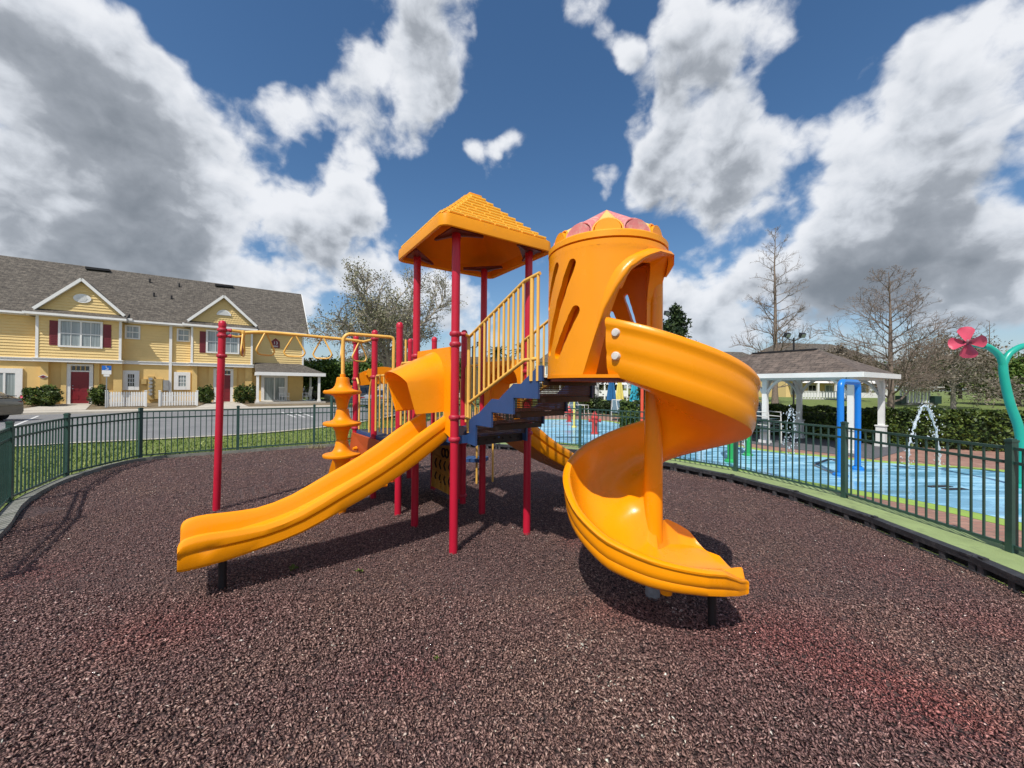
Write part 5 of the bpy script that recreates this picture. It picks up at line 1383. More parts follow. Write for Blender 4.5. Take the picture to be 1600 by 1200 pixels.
def shutter(x0, y0, x1, y1, off):
    a = H(x0, (y0 + y1) / 2, off)[0]; b = H(x1, (y0 + y1) / 2, off)[0]; zt = H(x0, y0, off)[1]; zb_ = H(x0, y1, off)[1]; m = M()
    m.box(((a + b) / 2, -off - .03, (zt + zb_) / 2), (b - a, .05, zt - zb_)); o = hp('shutter', m, SHUTTER)
    m = M(); n = 12
    for k in range(n): m.box(((a + b) / 2, -off - .062, zb_ + .08 + (zt - zb_ - .16) * (k + .5) / n), (b - a - .14, .018, .045))
    hp('louvres', m, SHUTTER, o)
window(91.5, 501, 161, 543.5, BO, 2, 2, mull=2); shutter(77.5, 500.5, 91, 539, BO); shutter(161.5, 507, 174, 543, BO)
window(322, 517, 374, 552.5, BO, 2, 2, mull=2); shutter(312, 517.5, 321.5, 551, BO); shutter(374.5, 522, 382, 554, BO)
window(195.5, 508.5, 219.5, 530, .0, 2, 2, fw=.09); window(276.5, 514, 297.5, 534, .0, 2, 2, fw=.09)
window(192, 579, 218, 609.5, .0, 3, 3, DARKGL, fw=.26); window(272, 581.5, 297.5, 609, .0, 3, 3, CURTAIN, fw=.26)
window(-40, 575, 36, 629, .0, 1, 1, CURTAIN, fw=.30, mull=3, name='sliding_door')
for (s0, s1) in ((TL + 1, TL + 3.5),):
    pass
def door(x0, y0, x1, y1, dx0, dy0, dx1, dy1, ty0, ty1):
    off = 0.0
    a, b = H(x0, 600)[0], H(x1, 600)[0]; zt = H((x0 + x1) / 2, y0)[1]; m = M(); f = .26
    da, db = H(dx0, 600)[0], H(dx1, 600)[0]; dz = H((dx0 + dx1) / 2, dy0)[1]; t0 = H((x0 + x1) / 2, ty0)[1]; t1 = H((x0 + x1) / 2, ty1)[1]
    m.box(((a + da) / 2, -.05, (zt + FZ) / 2), (da - a, .11, zt - FZ)); m.box(((b + db) / 2, -.05, (zt + FZ) / 2), (b - db, .11, zt - FZ)); m.box(((da + db) / 2, -.05, (zt + t0) / 2), (db - da, .11, zt - t0)); m.box(((da + db) / 2, -.04, (t1 + dz) / 2), (db - da, .08, abs(t1 - dz)))
    fr = hp('door_frame', m, TRIM)
    for k in range(4): w = (db - da) / 4; mm = M(); mm.box((da + (k + .5) * w, -.01, (t0 + t1) / 2), (w - .06, .02, t0 - t1)); hp('transom_pane', mm, DARKGL, fr)
    m = M(); m.box(((da + db) / 2, -.02, (dz + FZ) / 2), (db - da - .01, .04, dz - FZ)); d = hp('door', m, DOORRED)
    w = (db - da)
    for cx in (-.24, .24):
        for (z, h) in ((.30, .42), (.60, .55), (.88, .22)):
            mm = M(); mm.box(((da + db) / 2 + cx * w, -.048, FZ + (dz - FZ) * (z - .1)), (w * .34, .016, h * .75)); hp('door_panel', mm, DOORRED, d)
    mm = M(); mm.tube([(da + .1, -.05, FZ + 1.0), (da + .1, -.10, FZ + 1.0)], .03, 8); mm.tube([(da + .1, -.05, FZ + 1.2), (da + .1, -.08, FZ + 1.2)], .03, 8); hp('door_handle', mm, GALV, d)
    mm = M(); mm.box(((a + b) / 2, -.4, FZ - .06), (b - a + .2, .8, .12)); hp('doorstep', mm, CONC)
    mm = M(); mm.box(((a + b) / 2, -.03, zt + .16), (.42, .03, .11)); hp('number_plate', mm, BLACK)
door(104, 569, 146, 629, 111, 581, 140, 628, 572, 579)
door(333, 576, 364.5, 629, 338, 586, 360, 628, 579, 584.5)
# pilasters on the ground storey
for (x0, x1, o_) in ((62, 75, .30), (95, 103.5, .14), (147, 155, .14), (177, 190.5, .30), (300, 308, .30), (326, 333, .14), (364.5, 370, .14), (383, 394, .30)):
    a = H(x0, 600, o_)[0]; b = H(x1, 600, o_)[0]; m = M(); m.box(((a + b) / 2, -o_ / 2, (FZ + ZB - .2) / 2), (b - a, o_, ZB - .2 - FZ + .0)); hp('pilaster', m, STUCCO)
# downspout, meters
t_ = H(266.5, 560, .1)[0]; m = M(); m.box((t_, -.12, (FZ + EAVE_Z) / 2 - .05), (.16, .11, EAVE_Z - FZ - .1)); m.span((t_, -.12, EAVE_Z - .15), (t_, -EO, EAVE_Z - .1), .12, .1); hp('downspout', m, TRIM)
for px in (147 + 54, 289):
    t_ = H(px + 1, 500, .45)[0]; m = M(); m.box((t_, -EO - .10, EAVE_Z + .02), (.35, .16, .15)); hp('gutter_end', m, TRIM)
for (x0, y0, x1, y1, mt, nm) in ((222, 592, 230, 600, METER, 'meter_box'), (232, 588, 241, 624, METER, 'meter_bank'), (240.5, 592, 254.5, 623, METER, 'meter_cabinet'), (256, 594, 264, 610, METERG, 'meter_box')):
    a, zt = H(x0, y0); b, zb_ = H(x1, y1); m = M(); m.box(((a + b) / 2, -.13, (zt + zb_) / 2), (b - a, .26, zt - zb_)); o = hp(nm, m, mt)
    if nm == 'meter_bank':
        for k in range(5):
            for s_ in ((a + b) / 2,): mm = M(); mm.tube([(s_, -.26, zt - .2 - k * .27), (s_, -.36, zt - .2 - k * .27)], .11, 12); hp('meter', mm, METERG, o)
m = M(); c = H(67.5, 588.5, .32); m.extr([(c[0] - .22, -.31, c[1]), (c[0], -.31, c[1] - .13), (c[0] + .22, -.31, c[1]), (c[0], -.31, c[1] + .13)], (0, -.03, 0)); s_ = hp('diamond_plaque', m, WHITE)
m = M(); m.extr([(c[0] - .16, -.345, c[1]), (c[0], -.345, c[1] - .095), (c[0] + .16, -.345, c[1]), (c[0], -.345, c[1] + .095)], (0, -.01, 0)); hp('plaque_face', m, SHUTTER, s_)
# building number sign
def text_mesh(txt, size, mt, name='lettering', depth=.004):
    cu = bpy.data.curves.new(name, 'FONT'); cu.body = txt; cu.size = size; cu.align_x = 'CENTER'; cu.align_y = 'CENTER'; cu.extrude = depth
    ob = bpy.data.objects.new(name, cu); COL.objects.link(ob); dg = bpy.context.evaluated_depsgraph_get(); me = bpy.data.meshes.new_from_object(ob.evaluated_get(dg)); bpy.data.objects.remove(ob)
    me.name = name; me.materials.clear(); me.materials.append(mt); return me
c0 = H(430.5, 537.5); a = H(424, 537)[0]; b = H(437, 537)[0]; zt = H(430, 530)[1]; zs_ = H(430, 533.5)[1]; zb_ = H(430, 543.5)[1]; y = -.04
m = M(); m.extr([(a, y, zb_), (b, y, zb_), (b, y, zs_), ((a + b) / 2, y, zt + .08), (a, y, zs_)], (0, -.04, 0)); sgn = hp('building_sign', m, SHUTTER)
me = text_mesh('13', .34, WHITE)
o = bpy.data.objects.new('number', me); COL.objects.link(o); o.parent = sgn; o.location = ((a + b) / 2, y - .048, (zs_ + zb_) / 2 + .12); o.rotation_euler = (PI / 2, 0, 0)
m = M(); m.box(((a + b) / 2, y - .045, zb_ + .15), (.40, .008, .035)); m.box(((a + b) / 2, y - .045, zb_ + .09), (.34, .008, .03)); hp('small_print', m, WHITE, sgn)
# side porch
po = 2.5; pa_ = H(401, 600, po)[0]; pz = 2.72; wall0 = H(399, 600)[0]
pe = H(507, 582, po)[0]
m = M(); m.add([(pa_ - .1, -po - .3, pz), (pe, -po - .3, pz), (pe, 3.0, pz), (TR_, 3.0, pz + .75), (TR_ - .3, 0, pz + .85), (wall0 + .1, 0, pz + .85), (pa_ - .1, 0, pz + .8)],
      [(0, 1, 4, 5), (1, 2, 3, 4), (0, 5, 6)]); o = hp('porch_roof', m, SHINGLE); uv_planar(o)
m = M(); m.box(((pa_ + pe) / 2, -po - .26, pz - .13), (pe - pa_ + .1, .10, .26)); m.box((pe - .05, (3 - po) / 2 - .15, pz - .13), (.10, po + 3.2, .26)); m.box((pa_ - .03, -po / 2 - .1, pz - .13), (.10, po + .1, .26)); hp('porch_beam', m, TRIM, o)
m = M(); m.box(((pa_ + pe) / 2, -po / 2 + .2, pz - .02), (pe - pa_ - .1, po + .6, .03)); hp('porch_ceiling', m, TRIM, o)
for (px, of) in ((402.5, po), (498.5, po)):
    t_ = H(px, 600, of)[0]; m = M(); m.box((t_, -of, (FZ + pz - .26) / 2), (.17, .17, pz - .26 - FZ)); m.box((t_, -of, FZ + .08), (.24, .24, .16)); hp('porch_post', m, TRIM)
t_ = H(498.5, 600, po)[0]; m = M(); m.box((t_, 2.2, (FZ + pz - .26) / 2), (.17, .17, pz - .26 - FZ)); hp('porch_post', m, TRIM)
m = M(); m.box(((pa_ + pe) / 2, -po / 2 + .3, FZ - .12), (pe - pa_ + .2, po + .9, .24)); hp('porch_floor', m, CONC)
window(408, 586, 449, 629, .0, 1, 1, CURTAIN, fw=.22, mull=2, name='sliding_door')
# ground in front of the house
def hw(t, y, z): p = HO + HX * t + HY * y; return Vector((p.x, p.y, z))
def hsheet(name, t0, t1, y0, y1, z0, z1, mt, label=None):
    m = M(); m.add([hw(t0, y0, z0), hw(t1, y0, z0), hw(t1, y1, z1), hw(t0, y1, z1)], [(0, 1, 2, 3)]); return struct(name, m, mt, label)
m = M(); road = [Vector((p.x, p.y, -.004)) for p in KERB] + [Vector((30, 90, -.004)), hw(60, -6.2, -.004), hw(-60, -6.2, -.004)]
m.add(road, [tuple(range(len(road)))]); struct('road', m, ASPH, 'worn grey asphalt parking road between the lawn and the townhouses')
A = KERB; B = grow_line = []
for i, p in enumerate(KERB):
    t = (KERB[min(i + 1, len(KERB) - 1)] - KERB[max(i - 1, 0)]).normalized(); B.append(p + Vector((t.y, -t.x, 0)) * .30)
m = M(); n = len(A)
m.add([(p.x, p.y, .075) for p in A] + [(p.x, p.y, .08) for p in B] , [(i, i + 1, n + i + 1, n + i) for i in range(n - 1)])
m.add([(p.x, p.y, .075) for p in A] + [(p.x, p.y, -.03) for p in A] , [(i, i + 1, n + i + 1, n + i) for i in range(n - 1)])
struct('lawn_kerb', m, CONC, 'pale concrete kerb between the lawn and the road')
hsheet('sidewalk', -60, 15.5, -6.2, -4.6, .11, .13, CONC, 'pale concrete pavement in front of the townhouses')
m = M(); m.add([hw(-60, -6.2, .11), hw(15.5, -6.2, .11), hw(15.5, -6.2, -.02), hw(-60, -6.2, -.02)], [(0, 1, 2, 3)]); struct('sidewalk_kerb', m, CONC)
hsheet('planting_bed', -60, 15.5, -4.6, 0.0, .128, FZ - .02, BED, 'brown mulch planting bed along the townhouse wall')
hsheet('house_lawn', 15.5, 60, -6.2, 30, .10, .10, GRASSG)
for (x0, x1) in ((85, 150), (317, 385)):
    c = H((x0 + x1) / 2, 628)[0]; w = 1.0
    m = M(); m.add([hw(c - w * 1.5, -4.62, .138), hw(c + w * 1.5, -4.62, .138), hw(c + w * .9, -.7, FZ - .02), hw(c - w * .9, -.7, FZ - .02)], [(0, 1, 2, 3)]); struct('front_walk', m, CONC, 'concrete walk to a red front door')
m = M(); A_ = G(18, 667, 0.0); B_ = G(60, 650, 0.0); m.span(Vector((A_.x, A_.y, .004)), Vector((B_.x, B_.y, .004)), .10, .004)
solo('parking_line', m, LINEP, 'white painted parking line beside the parked beige car', 'road marking', base=(B_.x, B_.y, 0))
m = M()
for k in range(3):
    A_ = G(440 + k * 14, 644, 0); B_ = G(462 + k * 14, 652, 0); m.span(Vector((A_.x, A_.y, .004)), Vector((B_.x, B_.y, .004)), .10, .004)
solo('parking_line', m, LINEP, 'faded white hatched marking on the asphalt before the porch', 'road marking', base=(B_.x, B_.y, 0))
# picket fences
pk = M(); pk.add([(-.045, -.012, 0), (.045, -.012, 0), (.045, -.012, .9), (0, -.012, .96), (-.045, -.012, .9), (-.045, .012, 0), (.045, .012, 0), (.045, .012, .9), (0, .012, .96), (-.045, .012, .9)],
                 [(4, 3, 2, 1, 0), (5, 6, 7, 8, 9), (0, 1, 6, 5), (1, 2, 7, 6), (2, 3, 8, 7), (3, 4, 9, 8), (4, 0, 5, 9)])
pk_me = pk.mesh('picket', WHITE)
for (x0, x1, n_, lab) in ((166.5, 228, 15, 'white picket fence right of the parking sign, before the dark paned window'), (249.5, 308, 14, 'white picket fence between the meter boxes and the round bush by the second door')):
    oy = 3.1; t0 = H(x0, 620, oy)[0]; t1 = H(x1, 620, oy)[0]; zg = .20
    pf = thing('picket_fence', lab, 'picket fence', hw((t0 + t1) / 2, -oy, zg), HRZ, 'white picket fences by the townhouse')
    L = t1 - t0
    for s_ in (-1, 1):
        m = M(); m.box((s_ * L / 2, 0, .52), (.11, .11, 1.04)); m.box((s_ * L / 2, 0, 1.06), (.14, .14, .05)); part('post', m, WHITE, pf, local=True)
    for z in (.30, .72): m = M(); m.box((0, .03, z), (L - .1, .03, .07)); part('rail', m, WHITE, pf, local=True)
    for k in range(n_):
        o = bpy.data.objects.new('picket', pk_me); COL.objects.link(o); o.parent = pf; o.location = (-L / 2 + (k + .75) * L / (n_ + .5), 0, .04)
# disabled parking sign
oy = 3.6; t_, _ = H(166.5, 600, oy); q = hw(t_, -oy, .15)
sg_ = thing('parking_sign', 'blue and white disabled parking sign on a thin steel post by the picket fence', 'sign', q, HRZ)
zt = H(167, 571.5, oy)[1] - .15; zb_ = H(167, 585, oy)[1] - .15; m = M(); m.box((0, 0, zt / 2), (.055, .04, zt)); part('post', m, GALV, sg_, local=True)
zm = zt - (zt - zb_) * .52; m = M(); m.box((.0, -.03, (zt + zm) / 2), (.42, .012, zt - zm)); bl = part('sign_plate', m, SIGNB, sg_, local=True)
m = M(); m.box((.0, -.03, (zm + zb_) / 2), (.42, .012, zm - zb_ - .01)); part('sign_plate', m, WHITE, sg_, local=True)
m = M(); cz = (zt + zm) / 2
m.tube([(.06 * math.cos(t) + .01, -.04, cz - .05 + .06 * math.sin(t)) for t in np.linspace(-2.6, .9, 10)], .012, 6); m.tube([(-.02, -.04, cz + .10), (-.015, -.04, cz), (.05, -.04, cz - .01), (.08, -.04, cz - .08)], .013, 6); m.tube([(-.02, -.04, cz + .12), (-.02, -.04, cz + .145)], .022, 8)
part('wheelchair_symbol', m, WHITE, bl, local=True)
m = M(); m.box((.0, -.03, zb_ - .07), (.26, .012, .12)); part('fine_plate', m, WHITE, sg_, local=True)
# rocking chairs on the porch
def rocker(q, rz, label):
    c = thing('rocking_chair', label, 'chair', q, rz, 'white rocking chairs on the porch')
    m = M(); m.box((0, 0, .42), (.52, .48, .04)); part('seat', m, WHITE, c, local=True)
    m = M()
    for k in range(6): m.span((-.22 + k * .088, .22, .46), (-.22 + k * .088, .36, 1.15), .045, .015, (0, 1, 0))
    m.span((-.26, .37, 1.16), (.26, .37, 1.16), .03, .09); m.span((-.26, .26, .62), (.26, .26, .62), .03, .05); part('backrest', m, WHITE, c, local=True)
    for s_ in (-1, 1):
        m = M(); m.tube([(s_ * .27, -.45, .12), (s_ * .27, -.2, .04), (s_ * .27, .1, .03), (s_ * .27, .4, .09), (s_ * .27, .55, .16)], .022, 6); part('rocker', m, WHITE, c, local=True)
        m = M(); m.span((s_ * .27, -.24, .68), (s_ * .27, .30, .70), .08, .03); m.tube([(s_ * .27, -.2, .04), (s_ * .27, -.22, .68)], .022, 6); m.tube([(s_ * .27, .22, .05), (s_ * .27, .24, .70)], .022, 6); part('arm', m, WHITE, c, local=True)
t_ = H(444, 626, 1.2)[0]; rocker(hw(t_, -1.2, FZ), HRZ + .4, 'white rocking chair in front of the sliding door on the side porch')
t_ = H(481, 626, 1.6)[0]; rocker(hw(t_, -1.0, FZ), HRZ - 1.2, 'white rocking chair round the corner of the porch, near its outer post')
# ================================================================== vegetation
def leaves(n, sampler, size, rg, up=0.2, asp=.55):
    """n small two-triangle leaves at sampled points"""
    p = sampler(n); k = len(p)
    a = rg.normal(size=(k, 3)); a[:, 2] += up; a /= np.linalg.norm(a, axis=1)[:, None]
    b = rg.normal(size=(k, 3)); b -= a * (a * b).sum(1)[:, None]; b /= np.linalg.norm(b, axis=1)[:, None]; c = np.cross(a, b)
    s = (size * rg.uniform(.6, 1.35, k))[:, None]
    v = np.stack([p - b * s, p + c * s * asp, p + b * s, p - c * s * asp], 1).reshape(-1, 3)
    f = np.arange(k * 4).reshape(-1, 4)
    return v, f
def np_mesh(name, v, f, mt):
    me = bpy.data.meshes.new(name); k = f.shape[1]
    me.vertices.add(len(v)); me.vertices.foreach_set('co', np.ascontiguousarray(v, dtype=np.float32).ravel())
    me.loops.add(f.size); me.loops.foreach_set('vertex_index', np.ascontiguousarray(f, dtype=np.int32).ravel())
    me.polygons.add(len(f)); me.polygons.foreach_set('loop_start', np.arange(len(f), dtype=np.int32) * k); me.polygons.foreach_set('loop_total', np.full(len(f), k, np.int32))
    me.update(calc_edges=True); me.materials.append(mt); return me
def ell_sampler(c, r, rg, shell=.55, lump=.22):
    def s(n):
        d = rg.normal(size=(n, 3)); d /= np.linalg.norm(d, axis=1)[:, None]
        rad = shell + (1 - shell) * rg.random(n) ** .7
        lu = 1 + lump * (np.sin(d[:, 0] * 5 + c[0]) * np.sin(d[:, 1] * 4 + 1) + .6 * np.sin(d[:, 2] * 7 + d[:, 0] * 6))
        return np.array(c) + d * np.array(r) * (rad * lu)[:, None]
    return s
def box_sampler(sx, sy, sz, rg):
    def s(n):
        p = rg.uniform(-1, 1, (n, 3)); ax = rg.integers(0, 5, n); dep = 1 - .22 * rg.random(n) ** 1.5
        p[ax == 0, 0] = dep[ax == 0]; p[ax == 1, 0] = -dep[ax == 1]; p[ax == 2, 1] = dep[ax == 2]; p[ax == 3, 1] = -dep[ax == 3]; p[ax == 4, 2] = dep[ax == 4]
        q = p * np.array([sx / 2, sy / 2, sz / 2]); q[:, 2] += sz / 2
        q += .035 * np.sin(q[:, [1, 2, 0]] * 9); return q
    return s
def veg(name, label, cat, loc, rz=0, group=None): return thing(name, label, cat, loc, rz, group)
def bush(loc, r, n, size, label, mt=LEAF, seed=0, name='shrub', group=None, boxy=False, stems=True):
    rg = np.random.default_rng(seed + 100); t = veg(name, label, 'bush', loc, 0, group)
    c = (0, 0, r[2] * 1.05)
    if boxy:
        bs = box_sampler(r[0] * 2, r[1] * 2, r[2] * 1.7, rg)
        def s(k): q = bs(k); q[:, 2] += r[2] * .35; return q
    else: s = ell_sampler(c, r, rg)
    v, f = leaves(n, s, size, rg); o = bpy.data.objects.new('foliage', np_mesh('foliage', v, f, mt)); COL.objects.link(o); o.parent = t
    if stems:
        m = M()
        for k in range(9):
            a = rg.uniform(0, 6.28); q = Vector((math.cos(a) * r[0] * .6, math.sin(a) * r[1] * .6, r[2] * 1.3)); m.tube([(q.x * .12, q.y * .12, -.03), (q.x * .5, q.y * .5, r[2] * .5), q], [.022, .016, .008], 5)
        part('stems', m, BARKD, t, local=True)
    return t
# shrubs along the townhouse
def at_house(px, off, z=.25): t_ = H(px, 620, off)[0]; return hw(t_, -off, z)
bs = [(66, 1.5, (1.0, .7, .60), 2400, 'wide round topped shrub with a pink blossom, nearest the left edge of the photo'), (155, 1.9, (.48, .5, .62), 1200, 'narrow shrub behind the parking sign post'),
      (322, 1.6, (.54, .5, .64), 1400, 'dense round shrub left of the second red door, behind the tall lone red post'), (376, 1.6, (.45, .5, .68), 900, 'slim clipped shrub right of the second red door'), (391, 1.5, (.42, .5, .70), 900, 'slim clipped shrub beside the front porch post')]
for k, (px, off, r, n, lab) in enumerate(bs):
    q = at_house(px, off); b_ = bush(q, r, int(n * 1.6), .075, lab, LEAF, k, group='clipped shrubs along the townhouse')
    if k == 0:
        m = M(); c = Vector((-.35, -.72, .62))
        for j in range(6): a = j * 1.05; m.add([c, c + Vector((.10 * math.cos(a), -.04, .10 * math.sin(a))), c + Vector((.09 * math.cos(a + .9), -.03, .09 * math.sin(a + .9)))], [(0, 1, 2)])
        part('blossom', m, PETUN, b_, local=True)
# hedges on the right
def hedge(a, b, w, h, z0, n, label, mt=LEAF, seed=0):
    a = Vector(a); b = Vector(b); c = (a + b) / 2; d = b - a; rg = np.random.default_rng(500 + seed)
    t = veg('hedge', label, 'hedge', (c.x, c.y, z0), math.atan2(d.y, d.x))
    v, f = leaves(n, box_sampler(d.length + .15, w, h, rg), .05, rg); o = bpy.data.objects.new('foliage', np_mesh('foliage', v, f, mt)); COL.objects.link(o); o.parent = t
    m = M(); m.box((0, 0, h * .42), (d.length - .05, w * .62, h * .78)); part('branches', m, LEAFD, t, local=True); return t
hedge((4.6, 15.9, 0), (9.4, 14.1, 0), .9, 1.08, .1, 17000, 'dark clipped hedge behind the shade pavilion', LEAF, 1)
hedge((9.5, 14.0, 0), (11.1, 12.0, 0), .9, 1.06, .1, 9000, 'short dark hedge at the right hand corner of the pavilion', LEAF, 2)
hedge((11.0, 11.75, 0), (15.0, 10.0, 0), .9, 1.08, .1, 17000, 'sunlit clipped hedge behind the water jets and the flower spray post', LEAF, 3)
hedge((15.2, 9.9, 0), (19.5, 8.0, 0), .9, 1.08, .1, 10000, 'clipped hedge at the right edge of the photo', LEAF, 4)

def tree(name, label, loc, height, seed, mode='bare', trunk_r=.14, prof=None, nprim=26, mt=BARK, leaf=None, nleaf=0, lsize=.06, z0=.12, first=.18, up=.5, droop=0.0, density=1.0, cat='tree', group=None, leader=True):
    """tapered trunk with recursive limbs; prof(h) gives the crown half-width at relative height h"""
    rr_ = random.Random(seed); t = veg(name, label, cat, loc, 0, group)
    tm = M(); pts = []; x = y = 0
    nseg = 9; top = height if leader else height * .42
    for i in range(nseg + 1):
        f = i / nseg; pts.append(Vector((x, y, f * top))); x += rr_.uniform(-.03, .03) * height / nseg; y += rr_.uniform(-.03, .03) * height / nseg
    rad = [trunk_r * (1 - .93 * (i / nseg) ** .9) if leader else trunk_r * (1 - .35 * i / nseg) for i in range(nseg + 1)]; rad[0] *= 1.35
    tm.tube(pts, rad, 9); part('trunk', tm, mt, t, smooth=60, local=True)
    bm_ = M(); tips = []
    def grow(p, d, L, r, lev):
        n = max(2, int(3 + L * 1.2)); q = [p]; dd = d.normalized()
        for i in range(n):
            dd = (dd + Vector((rr_.uniform(-1, 1), rr_.uniform(-1, 1), rr_.uniform(-1, 1) + .25 * up - droop * (i / n))) * .20).normalized(); q.append(q[-1] + dd * (L / n))
        bm_.tube(q, [max(.003, r * (1 - .85 * i / n)) for i in range(n + 1)], 4 if lev < 2 else 3, False)
        if lev >= 3: tips.append(q[-1]); tips.append(q[len(q) // 2]); return
        kids = {0: int((8 + L * 2.4) * density), 1: int((6 + L * 2.0) * density), 2: int(4 * density)}[lev]
        for k in range(kids):
            f = rr_.uniform(.15, 1); i = min(n - 1, int(f * n)); base = q[i].lerp(q[i + 1], f * n - i)
            ax = (q[i + 1] - q[i]).normalized(); o_ = ax.orthogonal().normalized(); o_.rotate(Matrix.Rotation(rr_.uniform(0, 6.283), 3, ax))
            nd = ax * rr_.uniform(.55, 1.0) + o_ * rr_.uniform(.5, 1.0) + Vector((0, 0, .18 * up))
            grow(base, nd, L * rr_.uniform(.28, .5) * (1.15 - .5 * f), max(.0035, r * .42), lev + 1)
        tips.append(q[-1])
    for k in range(nprim):
        f = first + (1 - first) * ((k + rr_.random()) / nprim)
        i = min(nseg - 1, int(f * nseg)) if leader else nseg - 1 - (k % 3)
        p = pts[i].lerp(pts[i + 1], f * nseg - int(f * nseg)) if leader else pts[i + 1]
        az = k * 2.399 + rr_.uniform(-.5, .5); w = prof(f) * rr_.uniform(.75, 1.15)
        el_ = rr_.uniform(.25, .75) * up * 1.4 if leader else rr_.uniform(.3, 1.25)
        grow(p, Vector((math.cos(az) * math.cos(el_), math.sin(az) * math.cos(el_), math.sin(el_))), max(.25, w), max(.010, trunk_r * .30 * (1 - f * .75)) if leader else trunk_r * .45, 0)
    part('crown', bm_, mt, t, local=True, fix=False)
    if leaf:
        rg = np.random.default_rng(seed); T = np.array([tuple(p) for p in tips])
        def s(n): return T[rg.integers(0, len(T), n)] + rg.normal(size=(n, 3)) * .16
        v, f = leaves(nleaf, s, lsize, rg); o = bpy.data.objects.new('leaves', np_mesh('leaves', v, f, leaf)); COL.objects.link(o); o.parent = t
    return t
def D(px, Y, z=.1): p = P(px, 600, Y); return (p.x, p.y, z)
cone = lambda h: 3.3 * (1 - h) ** .62 * min(1, (h + .12) * 3) + .25
tree('bare_cypress', 'tall bare conical cypress with an orange brown trunk rising behind the pavilion', D(1211, 30), 14.3, 11, trunk_r=.22, prof=cone, nprim=46, mt=BARK, first=.12, up=.7, density=.8)
tree('bare_tree', 'broad leafless grey brown tree standing behind the hedge right of the pavilion', D(1392, 17), 6.9, 12, trunk_r=.15, prof=lambda h: 3.0 * (1 - h) ** .55 + .2, nprim=44, mt=BARK, first=.15, up=.62, density=.95)
tree('leafing_tree', 'spreading tree with sparse grey green leaves behind the red posts', D(606, 22), 8.0, 13, trunk_r=.26, prof=lambda h: 4.6, nprim=13, mt=BARKL, leaf=LEAFG, nleaf=22000, lsize=.05, up=.7, leader=False, density=.9)
tree('drooping_tree', 'low leafless tree with drooping tan branches behind the water jet', D(1490, 26), 5.2, 14, trunk_r=.16, prof=lambda h: 3.6 * (1 - h) ** .4 + .3, nprim=34, mt=BARKL, leaf=LEAFR, nleaf=9000, lsize=.07, first=.25, up=.25, droop=.5, density=.85)
tree('bare_tree', 'small leafless tree beyond the pink flower spray, thin pointed top', D(1543, 36), 8.2, 15, trunk_r=.17, prof=lambda h: 1.7 * (1 - h) ** .6 + .2, nprim=26, mt=BARK, first=.15, up=.7, density=.7)
tree('bare_tree', 'leafless tree cut by the right edge of the photo behind the teal flower post', D(1592, 30), 5.6, 16, trunk_r=.16, prof=lambda h: 2.6, nprim=12, mt=BARK, leader=False, density=.8)
tree('bare_tree', 'distant rounded leafless tree just right of the pavilion roof', D(1325, 34), 6.4, 17, trunk_r=.17, prof=lambda h: 2.6, nprim=12, mt=BARKL, leaf=LEAFR, nleaf=7000, lsize=.09, leader=False, density=.8)
# evergreen crowns built of leaf clumps on limbs
def leafy(name, label, px, Y, h, r, seed, mt, n, size, group=None, z=.1, shape='round', rx=None):
    q = D(px, Y, z); rg = np.random.default_rng(seed); t = veg(name, label, 'tree', q, 0, group)
    m = M(); m.tube([(0, 0, -.1), (.05, 0, h * .35), (0, .05, h * .6)], [.03 * h, .022 * h, .012 * h], 8); part('trunk', m, BARKD, t, smooth=60, local=True)
    rx = rx or r; V_ = []; 
    for k in range(26 if shape == 'round' else 34):
        if shape == 'round':
            d = rg.normal(size=3); d /= np.linalg.norm(d); c = np.array([d[0] * rx * .62, d[1] * r * .62, h * .60 + d[2] * h * .27]); s_ = rg.uniform(.28, .46) * r
            V_.append((c, (s_ * 1.1, s_ * 1.1, s_ * .8)))
        else:
            f = rg.random() ** 1.1; c = np.array([*(rg.uniform(-1, 1, 2) * r * (1 - f) * .75), h * (.15 + .83 * f)]); s_ = r * (.36 * (1 - f) + .10); V_.append((c, (s_, s_, s_ * 1.35)))
    vs = []; fs = []; off = 0; wts = np.array([v[1][0] ** 2 for v in V_]); wts /= wts.sum()
    for (c, r3), w in zip(V_, wts):
        v, f = leaves(max(30, int(n * w)), ell_sampler(c, r3, rg, .35, .3), size, rg); vs.append(v); fs.append(f + off); off += len(v)
    o = bpy.data.objects.new('crown', np_mesh('crown', np.concatenate(vs), np.concatenate(fs), mt)); COL.objects.link(o); o.parent = t
    return t
leafy('evergreen_tree', 'dark conical evergreen just behind the spiral slide tower, under the floodlights', 1054, 22, 6.3, 2.5, 21, LEAFD, 20000, .10, shape='cone')
leafy('evergreen_tree', 'lower dark evergreen right of the spiral slide top', 1100, 30, 4.6, 1.6, 22, LEAFD, 9000, .12, shape='cone')
gr = 'green trees beyond the townhouse road'
for k, (px, Y, h, r, lab) in enumerate(((497, 40, 4.6, 2.6, 'dense green tree just right of the porch roof'), (533, 44, 4.3, 2.8, 'dense green tree between the porch and the pod climber'), (580, 46, 5.0, 3.2, 'dense green tree behind the two leftmost deck posts'),
                                       (640, 46, 5.0, 3.2, 'dense green tree behind the slide hood'), (700, 50, 5.4, 3.4, 'dense green tree behind the near red post'))):
    leafy('green_tree', lab, px, Y, h, r, 30 + k, LEAFB, 7000, .16, gr)
leafy('dark_oak', 'dark leafy tree over the pool deck umbrellas seen under the stairs', 930, 27, 5.9, 2.5, 41, LEAFD, 9000, .09)
leafy('round_shrub_tree', 'dense bright green tree behind the teal flower post', 1580, 30, 4.2, 2.6, 42, LEAFB, 12000, .12)
leafy('green_tree', 'olive green tree behind the pink flower spray', 1500, 44, 6.3, 4.0, 43, LEAF, 9000, .18)
tl = 'far tree line beyond the lawn'
